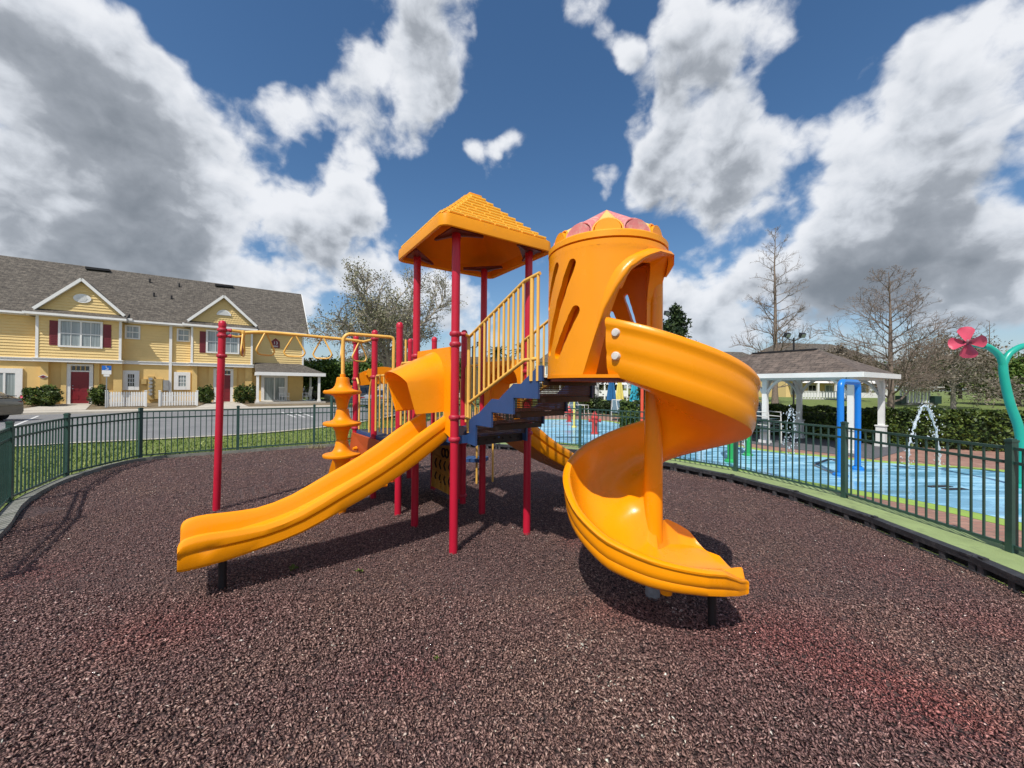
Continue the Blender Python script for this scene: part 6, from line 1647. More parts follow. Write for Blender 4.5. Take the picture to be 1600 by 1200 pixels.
for k, (px, Y, h, r) in enumerate(((1290, 70, 5.5, 5), (1345, 75, 7, 5.5), (1430, 80, 8, 6), (1600, 62, 5.5, 5), (1680, 60, 7, 6), (860, 80, 5.5, 5), (790, 78, 6.5, 5.5), (740, 74, 5.5, 5), (1010, 75, 6, 5), (1120, 80, 5.5, 6), (1200, 85, 6, 6), (560, 70, 6, 6), (480, 75, 6, 5))):
    leafy('far_tree', 'distant tree in the line along the horizon', px, Y, h, r, 60 + k, LEAF if k % 2 else LEAFR, 3500, .30, tl)
def palm(px, Y, h, seed, label):
    q = D(px, Y); t = veg('palm_tree', label, 'palm', q, 0, 'palms behind the stairs'); rr_ = random.Random(seed)
    m = M(); m.tube([(0, 0, -.1), (.05, .02, h * .5), (0, 0, h)], [.17, .14, .12], 9); part('trunk', m, BARK, t, smooth=60, local=True)
    for k in range(26):
        a = k * 2.4 + rr_.uniform(-.3, .3); e = rr_.uniform(-.5, 1.3); L = rr_.uniform(.8, 1.15); m = M(); pts = []
        for i in range(6): f = i / 5; pts.append(Vector((math.cos(a) * L * f * math.cos(e * .8), math.sin(a) * L * f * math.cos(e * .8), h + L * f * math.sin(e) - .45 * f * f)))
        sd = Vector((-math.sin(a), math.cos(a), 0))
        for i in range(5):
            for s_ in (-1, 1):
                for g in (0, .5):
                    b = pts[i].lerp(pts[i + 1], g); l_ = .30 * (1 - .6 * abs(i / 4 - .4)); m.add([b, b + (pts[i + 1] - pts[i]) * .5, b + sd * s_ * l_ + (pts[i + 1] - pts[i]) * .9 - Vector((0, 0, .10))], [(0, 1, 2)])
        part('frond', m, LEAFD if k % 3 else LEAF, t, local=True, fix=False)
palm(777, 30, 4.3, 1, 'dark palm seen between the stair rail bars, left of a pair'); palm(818, 28, 4.3, 2, 'dark palm seen between the stair rail bars, right of a pair')

# ------------------------------------------------------------------ grass blades, weeds
def blades(name, label, poly, n, h, seed, mt, z, kind='stuff'):
    rg = np.random.default_rng(seed); xs = [p[0] for p in poly]; ys = [p[1] for p in poly]
    x = rg.uniform(min(xs), max(xs), n); y = rg.uniform(min(ys), max(ys), n); k = in_poly(x, y, poly); x = x[k]; y = y[k]; k = len(x)
    a = rg.uniform(0, 2 * PI, k); hh = h * rg.uniform(.5, 1.3, k); w = .010 * rg.uniform(.7, 1.5, k) + .004; le = rg.normal(0, .5, k) * hh; lb = rg.uniform(0, 2 * PI, k)
    b = np.stack([x, y, np.full(k, z)], 1); dx = np.stack([np.cos(a) * w, np.sin(a) * w, 0 * a], 1); tp_ = b + np.stack([np.cos(lb) * le, np.sin(lb) * le, hh], 1)
    v = np.stack([b - dx, b + dx, tp_], 1).reshape(-1, 3); f = np.arange(3 * k).reshape(-1, 3)
    o = bpy.data.objects.new(name, np_mesh(name, v, f, mt)); COL.objects.link(o); o['kind'] = kind; o['label'] = label; o['category'] = 'grass'; return o
lp = [(p.x, p.y) for p in lawn_poly]
blades('grass', 'short mown grass on the strip outside the fence', lp, 330000, .055, 5, GRASSB, .04)
def weed(px, py, r, label, mt=LEAFB, n=16):
    c = G(px, py, 0.01); m = M(); rr_ = random.Random(px)
    for k in range(n):
        a = rr_.uniform(0, 6.28); l = r * rr_.uniform(.5, 1.1); h = r * rr_.uniform(.1, .7); d = Vector((math.cos(a), math.sin(a), 0)); s_ = Vector((-d.y, d.x, 0)) * r * .14
        b = Vector((c.x, c.y, .012)) + d * r * .1; m.add([b - s_ * .4, b + s_ * .4, b + d * l * .6 + s_ + Vector((0, 0, h)), b + d * l + Vector((0, 0, h * .8)), b + d * l * .6 - s_ + Vector((0, 0, h))], [(0, 1, 2, 3, 4)])
    solo('weed', m, mt, label, 'weed', base=(c.x, c.y, 0), fix=False)
weed(458, 890, .060, 'small green weed in the slide shadow, left of a pair', LEAF); weed(562, 893, .045, 'small pale green weed in the sunlit mulch, right of a pair')
weed(681, 1030, .022, 'tiny green sprig in the foreground mulch')
def dryc(px, py, r, label, n=70):
    c = G(px, py, .02); m = M(); rr_ = random.Random(px)
    for k in range(n):
        a = rr_.uniform(0, 6.28); b = Vector((c.x + rr_.uniform(-r, r), c.y + rr_.uniform(-r, r) * .5, .02)); d = Vector((math.cos(a), math.sin(a), rr_.uniform(.2, 1.3))) * rr_.uniform(.06, .16); s_ = Vector((-math.sin(a), math.cos(a), 0)) * .004
        m.add([b - s_, b + s_, b + d], [(0, 1, 2)])
    solo('dry_grass_tuft', m, DRY, label, 'grass', base=(c.x, c.y, 0), fix=False)
dryc(492, 700, .26, 'dry straw coloured grass tuft by the kerb left of the pod climber', 160); 

# ================================================================== splash pad and pool deck
def pole_thing(name, label, cat, pts, r, mt, foot=True, group=None, base_r=.12):
    b = Vector(pts[0]); t = thing(name, label, cat, (b.x, b.y, .108), 0, group)
    m = M(); m.tube(pts, r, 16); part('pipe', m, mt, t, smooth=50)
    for e in ([pts[0], pts[-1]] if foot == 2 else [pts[0]] if foot else []):
        m = M(); m.lathe([(0, .0), (base_r, 0), (base_r, .03), (base_r * .75, .055), (base_r * .6, .07)], (e[0], e[1], .108), 18); part('foot_flange', m, mt, t, smooth=40)
        for k in range(4):
            a_ = k * PI / 2 + .4; mm = M(); mm.tube([(e[0] + base_r * .85 * math.cos(a_), e[1] + base_r * .85 * math.sin(a_), .12), (e[0] + base_r * .85 * math.cos(a_), e[1] + base_r * .85 * math.sin(a_), .155)], .012, 6); part('bolt', mm, GALV, t)
    return t
def hoop(a, b, top, r):
    a = Vector(a); b = Vector(b); d = (b - a); L = d.length; d = d.normalized(); c = .12
    pts = [a + Vector((0, 0, .1)), a + Vector((0, 0, top - c))] + [a + d * (c - c * math.cos(t)) + Vector((0, 0, top - c + c * math.sin(t))) for t in np.linspace(.3, PI / 2, 4)]
    pts += [b - d * (c - c * math.cos(t)) + Vector((0, 0, top - c + c * math.sin(t))) for t in np.linspace(PI / 2, .3, 4)] + [b + Vector((0, 0, top - c)), b + Vector((0, 0, .1))]
    return pts
a = G(1313, 744, .1); b = G(1340, 734, .1)
pole_thing('pipe_arch', 'bright blue pipe arch standing on the splash pad before the pavilion', 'water sprayer', hoop((a.x, a.y, 0), (b.x, b.y, 0), 1.90, .054), .054, POLEBL, 2)
a = G(1141, 722, .1); b = G(1168, 712, .1)
pole_thing('pipe_arch', 'bright green pipe arch on the splash pad beside the spiral slide', 'water sprayer', hoop((a.x, a.y, 0), (b.x, b.y, 0), 1.85, .062), .062, POLEGR, 2)
a = G(1003, 671, .1); pole_thing('spray_pole', 'coral red pole on the pad just left of the spiral slide pole', 'water sprayer', [(a.x, a.y, .1), (a.x, a.y, 2.3)], .062, POLERED)
a = G(897, 668, .1); pole_thing('spray_pole', 'thin pale yellow pole on the pad seen under the stairs', 'water sprayer', [(a.x, a.y, .1), (a.x, a.y, 2.1), (a.x + .3, a.y, 2.5)], .042, POLEYE)
def hydrant(px, py, h, label):
    a = G(px, py, .1); t = thing('hydrant_sprayer', label, 'hydrant', (a.x, a.y, .1), 0, 'red hydrant sprayers on the pad'); s_ = h / .78
    m = M(); m.lathe([(0, 0), (.15 * s_, 0), (.15 * s_, .04 * s_), (.10 * s_, .05 * s_), (.10 * s_, .52 * s_), (.125 * s_, .54 * s_), (.125 * s_, .58 * s_), (.11 * s_, .60 * s_), (.09 * s_, .68 * s_), (.04 * s_, .73 * s_), (.03 * s_, .78 * s_), (0, .785 * s_)], (0, 0, 0), 18); part('body', m, HYD, t, smooth=40, local=True)
    m = M(); m.tube([(-.19 * s_, 0, .46 * s_), (.19 * s_, 0, .46 * s_)], .05 * s_, 12); m.tube([(-.21 * s_, 0, .46 * s_), (-.18 * s_, 0, .46 * s_)], .065 * s_, 12); m.tube([(.18 * s_, 0, .46 * s_), (.21 * s_, 0, .46 * s_)], .065 * s_, 12); m.tube([(0, -.17 * s_, .44 * s_), (0, 0, .44 * s_)], .06 * s_, 12); part('nozzle', m, HYD, t, smooth=40, local=True)
hydrant(929, 678, .80, 'red hydrant sprayer on the splash pad, nearer of a pair under the stairs'); hydrant(889, 659, .75, 'red hydrant sprayer farther back beside the thin yellow pole')
# flower spray post
a = G(1594, 762, .1); Y0 = a.y
fl = thing('flower_sprayer', 'teal curved flower post with a pink four petal spinner on its left branch', 'water sprayer', (a.x, a.y, .108))
def Q(px, py, Y=Y0): return P(px, py, Y)
stem = catmull([Vector((a.x, a.y, .1)), Q(1597, 715), Q(1592, 670), Q(1578, 630), Q(1569, 590), Q(1567, 570)], 5)
m = M(); m.tube(stem, [.064 - .008 * i / len(stem) for i in range(len(stem))], 18); part('stem', m, TEAL, fl, smooth=50)
bl = catmull([Q(1567, 572), Q(1562, 557), Q(1552, 547), Q(1542, 541), Q(1536, 541)], 4); m = M(); m.tube(bl, .047, 16); part('branch', m, TEAL, fl, smooth=50)
br = catmull([Q(1567, 572), Q(1575, 555), Q(1590, 544), Q(1606, 540), Q(1625, 545), Q(1640, 560)], 4); m = M(); m.tube(br, .049, 16); part('branch', m, TEAL, fl, smooth=50)
m = M(); m.lathe([(0, 0), (.16, 0), (.16, .03), (.11, .06), (.09, .07)], (a.x, a.y, .108), 20); part('foot_flange', m, TEAL, fl, smooth=40)
def flower(c, size, parent, rot0=0):
    fx = Vector((.70, -.71, 0)).normalized(); fz = Vector((-.1, -.05, 1)).normalized(); fy = fx.cross(fz).normalized() * -1
    if fy.y > 0: fy = -fy                                    # towards the camera
    m = M(); m.tube([c + fy * -.05, c + fy * .05, c + fy * .07], [.05, .05, .02], 14); hb = part('flower_hub', m, PETALD, parent, smooth=50)
    m = M(); m.tube([c + fy * -.12, c + fy * -.04], .03, 10); part('axle', m, GALV, hb)
    for k in range(4):
        an = rot0 + k * PI / 2; d = fx * math.cos(an) + fz * math.sin(an); s_ = -fx * math.sin(an) + fz * math.cos(an); rows = []
        for i in range(9):
            f = i / 8; zs_ = 1 + .25 * abs(d.z); L = size * zs_ * (.08 + .92 * f); w = size * (.12 + .36 * min(1, f * 1.5)) * math.sqrt(max(0, 1 - max(0, (f - .72) / .36) ** 2)); cup = .16 * size
            rows.append([c + d * (L - .06 * size * (abs(j - 3) / 3) ** 2 * (f > .8)) + s_ * (w * (j - 3) / 3) + fy * (.05 + cup * ((j - 3) / 3) * .9 + .10 * size * ((j - 3) / 3) ** 2 - .04 * f) for j in range(7)])
        m = M(); m.grid(rows); bk_ = [[p - fy * .012 for p in r_] for r_ in rows]; m.grid([list(reversed(r_)) for r_ in bk_]); part('petal', m, PETAL, parent, smooth=60, fix=False)
fc = Q(1511, 535, Y0 - .05); flower(fc, .215, fl, .05)
m = M(); m.tube([fc + Vector((.0, .08, 0)), fc.lerp(bl[-1], .5) + Vector((0, .08, 0)), bl[-1]], .035, 12); part('spinner_arm', m, TEAL, fl, smooth=50)
flower(Q(1660, 590, Y0), .235, fl, .5)
# water jets
def jet(pts, label, seed, r=.022, drops=70, spread=.09):
    pts = catmull(pts, 8); rr_ = random.Random(seed); b = pts[0]; t = thing('water_jet', label, 'water jet', (b.x, b.y, .11))
    m = M(); q = [p + Vector((rr_.uniform(-1, 1), rr_.uniform(-1, 1), rr_.uniform(-1, 1))) * r * .8 for p in pts]
    m.tube(q, [r * rr_.uniform(.45, 1.5) for _ in q], 7); part('stream', m, WATER, t, smooth=60)
    m = M()
    for k in range(drops):
        p = rr_.choice(pts) + Vector((rr_.gauss(0, spread), rr_.gauss(0, spread), rr_.gauss(0, spread))); s_ = rr_.uniform(.006, .018)
        m.add([p + Vector((s_, 0, 0)), p + Vector((-s_, 0, 0)), p + Vector((0, s_, 0)), p + Vector((0, -s_, 0)), p + Vector((0, 0, s_ * 1.6)), p + Vector((0, 0, -s_ * 1.2))],
              [(0, 2, 4), (2, 1, 4), (1, 3, 4), (3, 0, 4), (2, 0, 5), (1, 2, 5), (3, 1, 5), (0, 3, 5)])
    part('droplets', m, WATER, t, kind='stuff')
g = G(1419, 728, .1); Yj = g.y
jet([Vector((g.x, g.y, .1)), P(1422, 690, Yj), P(1430, 662, Yj), P(1440, 637, Yj), P(1449, 637, Yj), P(1459, 660, Yj), P(1465, 690, Yj), P(1469, 728, Yj)], 'arching white water jet between the blue arch and the teal flower post', 3, .020, 150, .05)
g = G(1230, 712, .1); Yj = g.y
jet([Vector((g.x, g.y, .1)), P(1229, 690, Yj), P(1230, 660, Yj), P(1234, 643, Yj), P(1239, 645, Yj), P(1241, 670, Yj), P(1240, 712, Yj)], 'broken water jet with scattered drops in front of the pavilion', 4, .007, 170, .06)
g = G(1157, 712, .1); Yj = g.y
jet([Vector((g.x, g.y, .1)), P(1158, 680, Yj), P(1160, 672, Yj), P(1163, 690, Yj), P(1165, 712, Yj)], 'small water jet between the legs of the green pipe arch', 5, .010, 50, .05)

# ------------------------------------------------------------------ shade pavilion
GA = Vector((8.8, 9.96, 0)); gx = Vector((2.0, 1.24, 0)).normalized(); gy = Vector((-.55, .84, 0)); gy = (gy - gx * gy.dot(gx)).normalized()
grz = math.atan2(gx.y, gx.x)
pv_ = thing('shade_pavilion', 'white open shade pavilion with a brown shingle hip roof beside the splash pad', 'pavilion', (GA.x, GA.y, .1), grz)
GW = 2.28; GLn = 4.1; EZ = 2.10 - .1; OVR = .32; RZg = 2.95 - .1
def gpart(n, m, mt, par=None, **k): return part(n, m, mt, par or pv_, local=True, **k)
m = M(); m.prism([(-.6, -.6), (GW + .6, -.6), (GW + .6, GLn + .6), (-.6, GLn + .6)], -.05, .016); gpart('floor_slab', m, SLAB)
for i in range(2):
    for j in range(3):
        x = i * GW; y = j * GLn / 2; m = M(); m.box((x, y, EZ / 2), (.13, .13, EZ)); po_ = gpart('post', m, WHITE)
        m = M(); m.box((x, y, .30), (.20, .20, .60)); m.box((x, y, .61), (.24, .24, .035)); m.box((x, y, .05), (.26, .26, .10)); gpart('post_base', m, WHITE, po_)
        for (dx, dy) in ((1, 0), (-1, 0), (0, 1), (0, -1)):
            if not (-.1 <= x + dx * .5 <= GW + .1 and -.1 <= y + dy * .5 <= GLn + .1): continue
            m = M(); pts = [Vector((x + dx * s_, y + dy * s_, z)) for s_, z in ((.05, EZ - .50), (.12, EZ - .36), (.24, EZ - .20), (.42, EZ - .07))]
            for p, q in zip(pts[:-1], pts[1:]): m.span(p, q + (q - p) * .05, .06, .07, (dy or 0, dx or 0, .3))
            gpart('brace', m, WHITE, po_)
for (a, b) in (((-.1, 0), (GW + .1, 0)), ((-.1, GLn), (GW + .1, GLn)), ((0, .1), (0, GLn - .1)), ((GW, .1), (GW, GLn - .1))):
    m = M(); m.span((a[0], a[1], EZ - .02), (b[0], b[1], EZ - .02), .10, .14); gpart('beam', m, WHITE)
x0, x1, y0, y1 = -OVR, GW + OVR, -OVR, GLn + OVR; xm = (x0 + x1) / 2; hw_ = (x1 - x0) / 2
ra_, rb_ = (xm, y0 + hw_, RZg), (xm, y1 - hw_, RZg); ez = EZ + .08
m = M(); cs = [(x0, y0, ez), (x1, y0, ez), (x1, y1, ez), (x0, y1, ez)]
m.add(cs + [ra_, rb_], [(0, 1, 4), (1, 2, 5, 4), (2, 3, 5), (3, 0, 4, 5)]); ro = gpart('roof', m, SHINGLE2); uv_planar(ro)
m = M(); m.add([(c[0], c[1], ez - .02) for c in cs], [(0, 1, 2, 3)]); gpart('ceiling', m, WHITE, ro)
for (a, b) in zip(cs, cs[1:] + cs[:1]):
    m = M(); m.span((a[0], a[1], ez - .05), (b[0], b[1], ez - .05), .04, .13); gpart('fascia', m, WHITE, ro)
m = M(); m.span(ra_, rb_, .16, .05); gpart('ridge_cap', m, BLACK, ro)
# second pavilion roof behind on the left
GA2 = Vector((5.2, 22.0, 0)); pv2 = thing('shade_pavilion', 'grey hip roofed pavilion farther back behind the spiral slide', 'pavilion', (GA2.x + 3.4, GA2.y, .1), grz)
m = M(); m.add([(-1, -1, 2.9), (5, -1, 2.9), (5, 5, 2.9), (-1, 5, 2.9), (2, 1.5, 4.05), (2, 2.5, 4.05)], [(0, 1, 4), (1, 2, 5, 4), (2, 3, 5), (3, 0, 4, 5)]); ro = part('roof', m, SHINGLE, pv2, local=True); uv_planar(ro)
for x in (-.6, 4.6):
    for y in (-.6, 4.6): m = M(); m.box((x, y, 1.45), (.18, .18, 2.9)); part('post', m, WHITE, pv2, local=True)
# floodlights
def flood(px, Y, ztop, label, h0=.1):
    q = D(px, Y); t = thing('floodlight_pole', label, 'floodlight', q, 0, 'floodlight poles behind the playground')
    m = M(); m.tube([(0, 0, -.1), (0, 0, ztop)], .05, 8); m.tube([(-.45, 0, ztop + .02), (-.25, 0, ztop - .12), (0, 0, ztop - .15), (.25, 0, ztop - .12), (.45, 0, ztop + .06)], .03, 6); part('pole', m, BLACK, t, local=True)
    for s_ in (-1, 1):
        m = M(); m.box((s_ * .47, -.08, ztop + .16), (.30, .22, .26), rx=.5); o = part('lamp_head', m, BLACK, t, local=True); m = M(); m.box((s_ * .47, -.20, ztop + .10), (.24, .02, .2), rx=.5); part('lamp_glass', m, CURTAIN, o, local=True)
flood(1051, 26, 6.55, 'twin floodlight on a black pole beside the spiral slide tower'); flood(1240, 24, 4.85, 'twin floodlight showing just above the pavilion ridge')
flood(738, 30, 4.8, 'twin floodlight hidden low behind the near deck posts')

# ------------------------------------------------------------------ chairs, umbrellas, pool deck clutter
def lounge(px, py, rz, label, group='pool chairs beyond the splash pad', sc_=1.0):
    a = G(px, py, .1); t = thing('pool_chair', label, 'chair', (a.x, a.y, .1), rz, group)
    m = M(); m.add([(-.27 * sc_, -.3, .42), (.27 * sc_, -.3, .42), (.27 * sc_, .2, .38), (-.27 * sc_, .2, .38)], [(0, 1, 2, 3)]); part('seat', m, SLING, t, local=True)
    m = M(); m.add([(-.27, .2, .38), (.27, .2, .38), (.27, .42, 1.0), (-.27, .42, 1.0)], [(0, 1, 2, 3)]); part('backrest', m, SLING, t, local=True)
    for s_ in (-1, 1):
        m = M(); x = s_ * .29; m.tube([(x, -.32, 0), (x, -.32, .62), (x, .28, .64)], .018, 6); m.tube([(x, .30, 0), (x, .2, .38), (x, .43, 1.02)], .018, 6); m.tube([(x, -.30, .42), (x, .2, .38)], .016, 6); part('side_frame', m, CHAIRM, t, local=True)
    m = M(); m.tube([(-.29, .43, 1.02), (.29, .43, 1.02)], .018, 6); part('top_rail', m, CHAIRM, t, local=True)
for k, (px, py, rz, lab) in enumerate(((908, 650, 1.0, 'white framed sling chair beside the thin yellow pole'), (965, 657, -.3, 'sling chair below the navy umbrella, left of the row'), (978, 660, .2, 'sling chair in the middle of the row under the umbrellas'),
                                      (994, 662, -.6, 'sling chair nearest the coral pole'), (886, 650, -1.2, 'sling chair half hidden behind the far red hydrant'))): lounge(px, py, rz, lab)
for k in range(4):
    a = G(1200, 693, .1); t = thing('stacked_chair', ['lowest', 'second lowest', 'second highest', 'topmost'][k] + ' blue grey chair in the stack beside the pavilion post', 'chair', (a.x, a.y + .1, .11 + k * .13), .4, 'stack of chairs beside the pavilion')
    m = M(); m.add([(-.26, -.25, .36), (.26, -.25, .36), (.26, .22, .33), (-.26, .22, .33)], [(0, 1, 2, 3)]); part('seat', m, SLING, t, local=True)
    m = M()
    for j in range(5): m.box((0, .27 + j * .02, .42 + j * .085), (.46, .02, .05))
    part('backrest', m, SLING, t, local=True)
    m = M(); m.tube([(-.28, -.28, 0), (-.28, -.26, .55), (-.28, .24, .56)], .017, 6); m.tube([(.28, -.28, 0), (.28, -.26, .55), (.28, .24, .56)], .017, 6); m.tube([(-.27, .24, .3), (-.27, .36, .82), (.27, .36, .82), (.27, .24, .3)], .017, 6); part('frame', m, CHAIRM, t, local=True)
def folded(px, py, h, mt, label):
    a = G(px, py, .1); t = thing('folded_umbrella', label, 'umbrella', (a.x, a.y, .1), 0)
    m = M(); m.tube([(0, 0, 0), (0, 0, h + .1)], .025, 8); part('pole', m, GALV, t, local=True)
    rows = []
    for i, (r_, z) in enumerate(((.22, h - 1.5), (.20, h - 1.2), (.13, h - .6), (.07, h - .15), (.02, h))): rows.append([(r_ * (1 + .22 * math.cos(8 * 2 * PI * k / 32)) * math.cos(2 * PI * k / 32), r_ * (1 + .22 * math.cos(8 * 2 * PI * k / 32)) * math.sin(2 * PI * k / 32), z) for k in range(32)])
    m = M(); m.grid(rows, True); part('canopy', m, mt, t, smooth=60, local=True)
folded(955, 652, 2.45, UMB1, 'folded navy umbrella among the pool chairs'); folded(991, 654, 2.35, UMB2, 'folded turquoise umbrella beside the coral pole'); folded(968, 650, 2.3, UMB3, 'folded yellow umbrella behind the navy one')
for k, (px, py, r, lab) in enumerate(((925, 644, (.7, .5, .55), 'dark shrub among the pool chairs left of the navy umbrella'), (948, 647, (.6, .5, .40), 'low dark shrub below the navy umbrella'), (912, 645, (.6, .5, .8), 'tall olive shrub right of the thin yellow pole'), (1110, 668, (1.2, .6, .5), 'low dark shrub behind the green pipe arch'))):
    a = G(px, py, .1); bush((a.x, a.y, .1), r, 1800, .07, lab, LEAF if k == 2 else LEAFD, 40 + k)

# ------------------------------------------------------------------ cars
def car(q, rz, paint, label, suv=False, group='cars parked beyond the playground', fast=False):
    t = thing('parked_car', label, 'car', q, rz, group)
    L = 4.6; prof = [(-2.3, .42), (-2.28, .72), (-2.20, .90), (-1.72, 1.0), (-1.15, 1.36), (-.6, 1.45), (.1, 1.45), (.55, 1.36), (1.15, .98), (1.9, .86), (2.22, .70), (2.3, .45), (2.2, .25), (-2.2, .27)]
    if suv: prof = [(-2.3, .5), (-2.28, .95), (-2.2, 1.15), (-2.0, 1.58), (-1.5, 1.68), (.2, 1.68), (.55, 1.58), (1.05, 1.12), (1.95, 1.0), (2.25, .82), (2.3, .5), (2.2, .3), (-2.2, .32)]
    if fast: prof = [(-2.3, .42), (-2.28, .80), (-2.22, .98), (-2.02, 1.06), (-1.55, 1.29), (-1.1, 1.43), (.1, 1.47), (.55, 1.38), (1.15, .98), (1.9, .86), (2.22, .70), (2.3, .45), (2.2, .25), (-2.2, .27)]
    ztop = max(z for _, z in prof); rows = []
    for yy, sc_, zz_ in ((-.88, .93, .0), (-.90, 1.0, .0), (-.84, 1.0, .02), (-.6, 1.01, .03), (0, 1.02, .035), (.6, 1.01, .03), (.84, 1.0, .02), (.90, 1.0, .0), (.88, .93, .0)):
        rows.append([(x * sc_, yy * (1 - .26 * max(0, (z - .9)) / (ztop - .9)), .3 + (z - .3) * (1 if sc_ >= 1 else .97) + (zz_ if z > .6 else 0)) for x, z in prof])
    m = M(); m.grid(rows, True); n = len(prof); m.add(rows[0], [tuple(range(n))]); m.add(rows[-1], [tuple(range(n))]); part('body', m, paint, t, smooth=45, local=True)
    zt_ = ztop - .10; zb_ = .98 if not suv else 1.12
    for s_ in (-1, 1):
        for (xa, xb, xc, xd) in ((((-1.78, -.05, -.05, -1.22), (.02, .98, .50, .02)) if fast else ((-1.30, -.05, -.05, -.98), (.02, .98, .50, .02))) if not suv else ((-1.9, -.9, -.9, -1.75), (-.82, .05, .05, -.82), (.12, .92, .55, .12))):
            def yy(z): return s_ * (.905 * (1 - .26 * (z - .9) / (ztop - .9)) + .003)
            m = M(); m.add([(xa, yy(zb_), zb_), (xb, yy(zb_), zb_), (xc, yy(zt_), zt_), (xd, yy(zt_), zt_)], [(0, 1, 2, 3)]); part('side_window', m, DARKGL, t, local=True)
        for x in (-1.42, 1.42):
            m = M(); m.tube([(x, s_ * .70, .32), (x, s_ * .91, .32)], .32, 20); w = part('wheel', m, TYRE, t, smooth=30, local=True); m = M(); m.tube([(x, s_ * .90, .32), (x, s_ * .925, .32)], .20, 16); part('rim', m, RIM, w, local=True)
        m = M(); m.box((-2.20, s_ * .66, .80), (.16, .38, .16)); part('tail_light', m, LAMPR, t, local=True)
        m = M(); m.box((2.13, s_ * .66, .68), (.18, .36, .13)); part('headlight', m, CURTAIN, t, local=True)
        m = M(); m.box((.72, s_ * .98, 1.02), (.10, .18, .12)); part('mirror', m, paint, t, local=True)
    for (xa, za, xb, zb2) in (((.62, 1.34, 1.12, 1.01), (-1.42, 1.315, -1.98, 1.06) if fast else (-1.20, 1.34, -1.70, 1.03)) if not suv else ((.60, 1.56, 1.02, 1.16), (-2.03, 1.54, -2.2, 1.2))):
        m = M(); off = .012; sx_ = 1 if xa > 0 else -1; m.add([(xa * 1.015 + off * sx_, -.60, za + .035), (xa * 1.015 + off * sx_, .60, za + .035), (xb * 1.02 + off * sx_, .74, zb2 + .035), (xb * 1.02 + off * sx_, -.74, zb2 + .035)], [(0, 1, 2, 3)]); part('windscreen' if xa > 0 else 'rear_window', m, DARKGL, t, local=True)
    m = M(); m.box((-2.25, 0, .42), (.14, 1.7, .22)); m.box((2.24, 0, .40), (.14, 1.66, .22)); part('bumper', m, paint, t, local=True)
    return t
a = G(36, 655, 0.0)
c = car((-24.75, 16.6, 0), R(187), CARP, 'beige saloon car cut by the left edge of the photo, tail towards the townhouse door', group=None, fast=True)
m = M(); m.span((-2.20, -.62, 1.13), (-2.20, .62, 1.13), .20, .03); m.box((-2.05, -.5, 1.05), (.05, .05, .1)); m.box((-2.05, .5, 1.05), (.05, .05, .1)); part('spoiler', m, CARD, c, local=True)
for (px, Y, rz, mt, suv, lab) in ((512, 44, .1, CARG, True, 'silver estate car seen between the porch posts and the pod climber'), (488, 50, .2, CARD, False, 'dark car behind the porch posts'), (572, 33, 1.2, CARD, True, 'dark car seen between the two leftmost deck posts'),
                                 (606, 31, 1.3, CARG, False, 'silver car seen through the yellow bars of the rear deck'), (548, 40, .9, CARW, False, 'white car behind the pod climber'), (640, 30, 1.1, CARG, False, 'grey car behind the slide hood')):
    q = P(px, 600, Y); car((q.x, q.y, -.004), rz, mt, lab, suv)

# ------------------------------------------------------------------ far buildings
def far_house(px, Y, w, dp, h, rz, wall, floors, label, porch=True):
    q = D(px, Y, .05); t = thing('apartment_house', label, 'house', q, rz, None)
    m = M(); m.box((0, 0, h / 2), (w, dp, h)); part('wall', m, wall, t, local=True)
    m = M(); o_ = .5; m.add([(-w / 2 - o_, -dp / 2 - o_, h), (w / 2 + o_, -dp / 2 - o_, h), (w / 2 + o_, dp / 2 + o_, h), (-w / 2 - o_, dp / 2 + o_, h), (-w / 2 + dp * .3, 0, h + dp * .32), (w / 2 - dp * .3, 0, h + dp * .32)], [(0, 1, 5, 4), (1, 2, 5), (2, 3, 4, 5), (3, 0, 4), (3, 2, 1, 0)]); r_ = part('roof', m, SHINGLE, t, local=True); uv_planar(r_)
    nb = int(w / 2.6)
    for f in range(floors):
        for k in range(nb):
            x = -w / 2 + (k + .5) * w / nb; z = (f + .55) * h / floors; m = M(); m.box((x, -dp / 2 - .03, z), (1.25, .08, 1.35)); wi = part('window', m, TRIM, t, local=True); m = M(); m.box((x - .28, -dp / 2 - .08, z), (.48, .03, 1.1)); m.box((x + .28, -dp / 2 - .08, z), (.48, .03, 1.1)); part('pane', m, DARKGL if k % 2 else CURTAIN, wi, local=True)
    if porch:
        m = M(); m.add([(-w / 2, -dp / 2 - 2.2, h / floors - .5), (w / 2, -dp / 2 - 2.2, h / floors - .5), (w / 2, -dp / 2, h / floors + .1), (-w / 2, -dp / 2, h / floors + .1)], [(0, 1, 2, 3)]); pr = part('porch_roof', m, TRIM, t, local=True)
        for k in range(nb + 1): m = M(); m.box((-w / 2 + k * w / nb, -dp / 2 - 2.1, (h / floors - .5) / 2), (.2, .2, h / floors - .5)); part('porch_post', m, TRIM, pr, local=True)
        m = M(); m.span((-w / 2, -dp / 2 - 2.15, .9), (w / 2, -dp / 2 - 2.15, .9), .06, .8); part('porch_railing', m, WHITE, pr, local=True)
far_house(1258, 55, 13, 7, 6.0, .15, SIDING, 2, 'yellow two storey house with a white porch seen beneath the pavilion roof')
far_house(1120, 62, 13, 7, 5.4, .1, STUCCO, 2, 'ochre house with a white porch seen behind the green pipe arch')
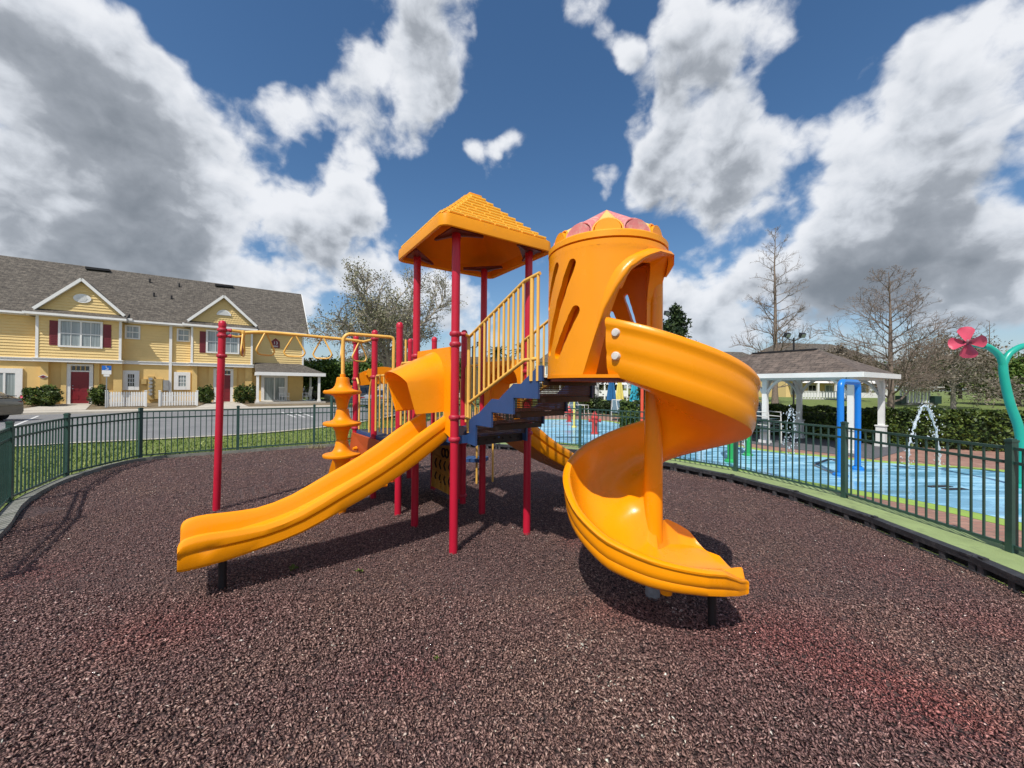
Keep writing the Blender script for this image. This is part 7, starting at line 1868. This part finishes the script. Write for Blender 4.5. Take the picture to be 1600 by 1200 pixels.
far_house(905, 58, 12, 7, 5.2, -.1, mat('pale_render', (.55, .50, .40), .9, .08), 2, 'pale house with grey roof seen under the tower deck')
far_house(640, 62, 22, 8, 4.6, -.2, mat('pink_render', (.48, .38, .32), .9, .08), 2, 'low pale pinkish building behind the parked cars', False)
far_house(760, 66, 14, 8, 4.2, 0.0, SIDING, 2, 'yellow house behind the stairs and palms', False)
# white arbour
q = D(1430, 30); ab = thing('white_arbour', 'white flat topped arbour with close set columns beyond the hedge', 'arbour', (q[0], q[1], 1.1 - .35), .1)
for k in range(9): m = M(); m.box((-1.25 + k * .31, 0, .55), (.10, .10, 1.1)); part('column', m, WHITE, ab, local=True)
m = M(); m.box((0, 0, 1.15), (3.0, 1.2, .10)); m.box((0, 0, 1.24), (3.3, 1.4, .06)); part('arbour_roof', m, WHITE, ab, local=True)
m = M(); m.box((0, .3, -.15), (3.2, 1.2, .32)); part('plinth', m, CURB, ab, local=True); m = M(); m.box((-1.5, -.2, .25), (.5, .4, .6)); m.box((1.5, -.2, .25), (.6, .4, .6)); part('planter', m, GREENF_D, ab, local=True)
# white equipment, low wall and terrace furniture below the pavilion
q = D(1283, 36, .1); wl_ = thing('pool_railing', 'white balustrade of the far pool terrace seen beneath the pavilion', 'railing', q, .1)
m = M(); m.box((0, 0, 1.45), (5.2, .12, .06)); m.box((0, 0, .75), (5.2, .10, .05)); part('rail', m, WHITE, wl_, local=True)
for k in range(18): m = M(); m.box((-2.5 + k * .295, 0, 1.1), (.06, .06, .72)); part('baluster', m, WHITE, wl_, local=True)
m = M(); m.box((0, .1, .35), (5.2, .3, .75)); part('low_wall', m, CURB, wl_, local=True)
# far lawn bank on the right and pond edge
m = M(); m.add([(16, 14, .12), (60, 10, .12), (90, 40, .9), (24, 40, .9)], [(0, 1, 2, 3)]); struct('far_lawn', m, GRASSG, 'sunny lawn beyond the hedge on the right')
m = M(); m.add([(15, 13, .13), (60, 7, .13), (62, 9.5, .13), (17, 16.5, .13)], [(0, 1, 2, 3)]); struct('bare_bank', m, BED, 'brown bare strip of ground beyond the hedge')
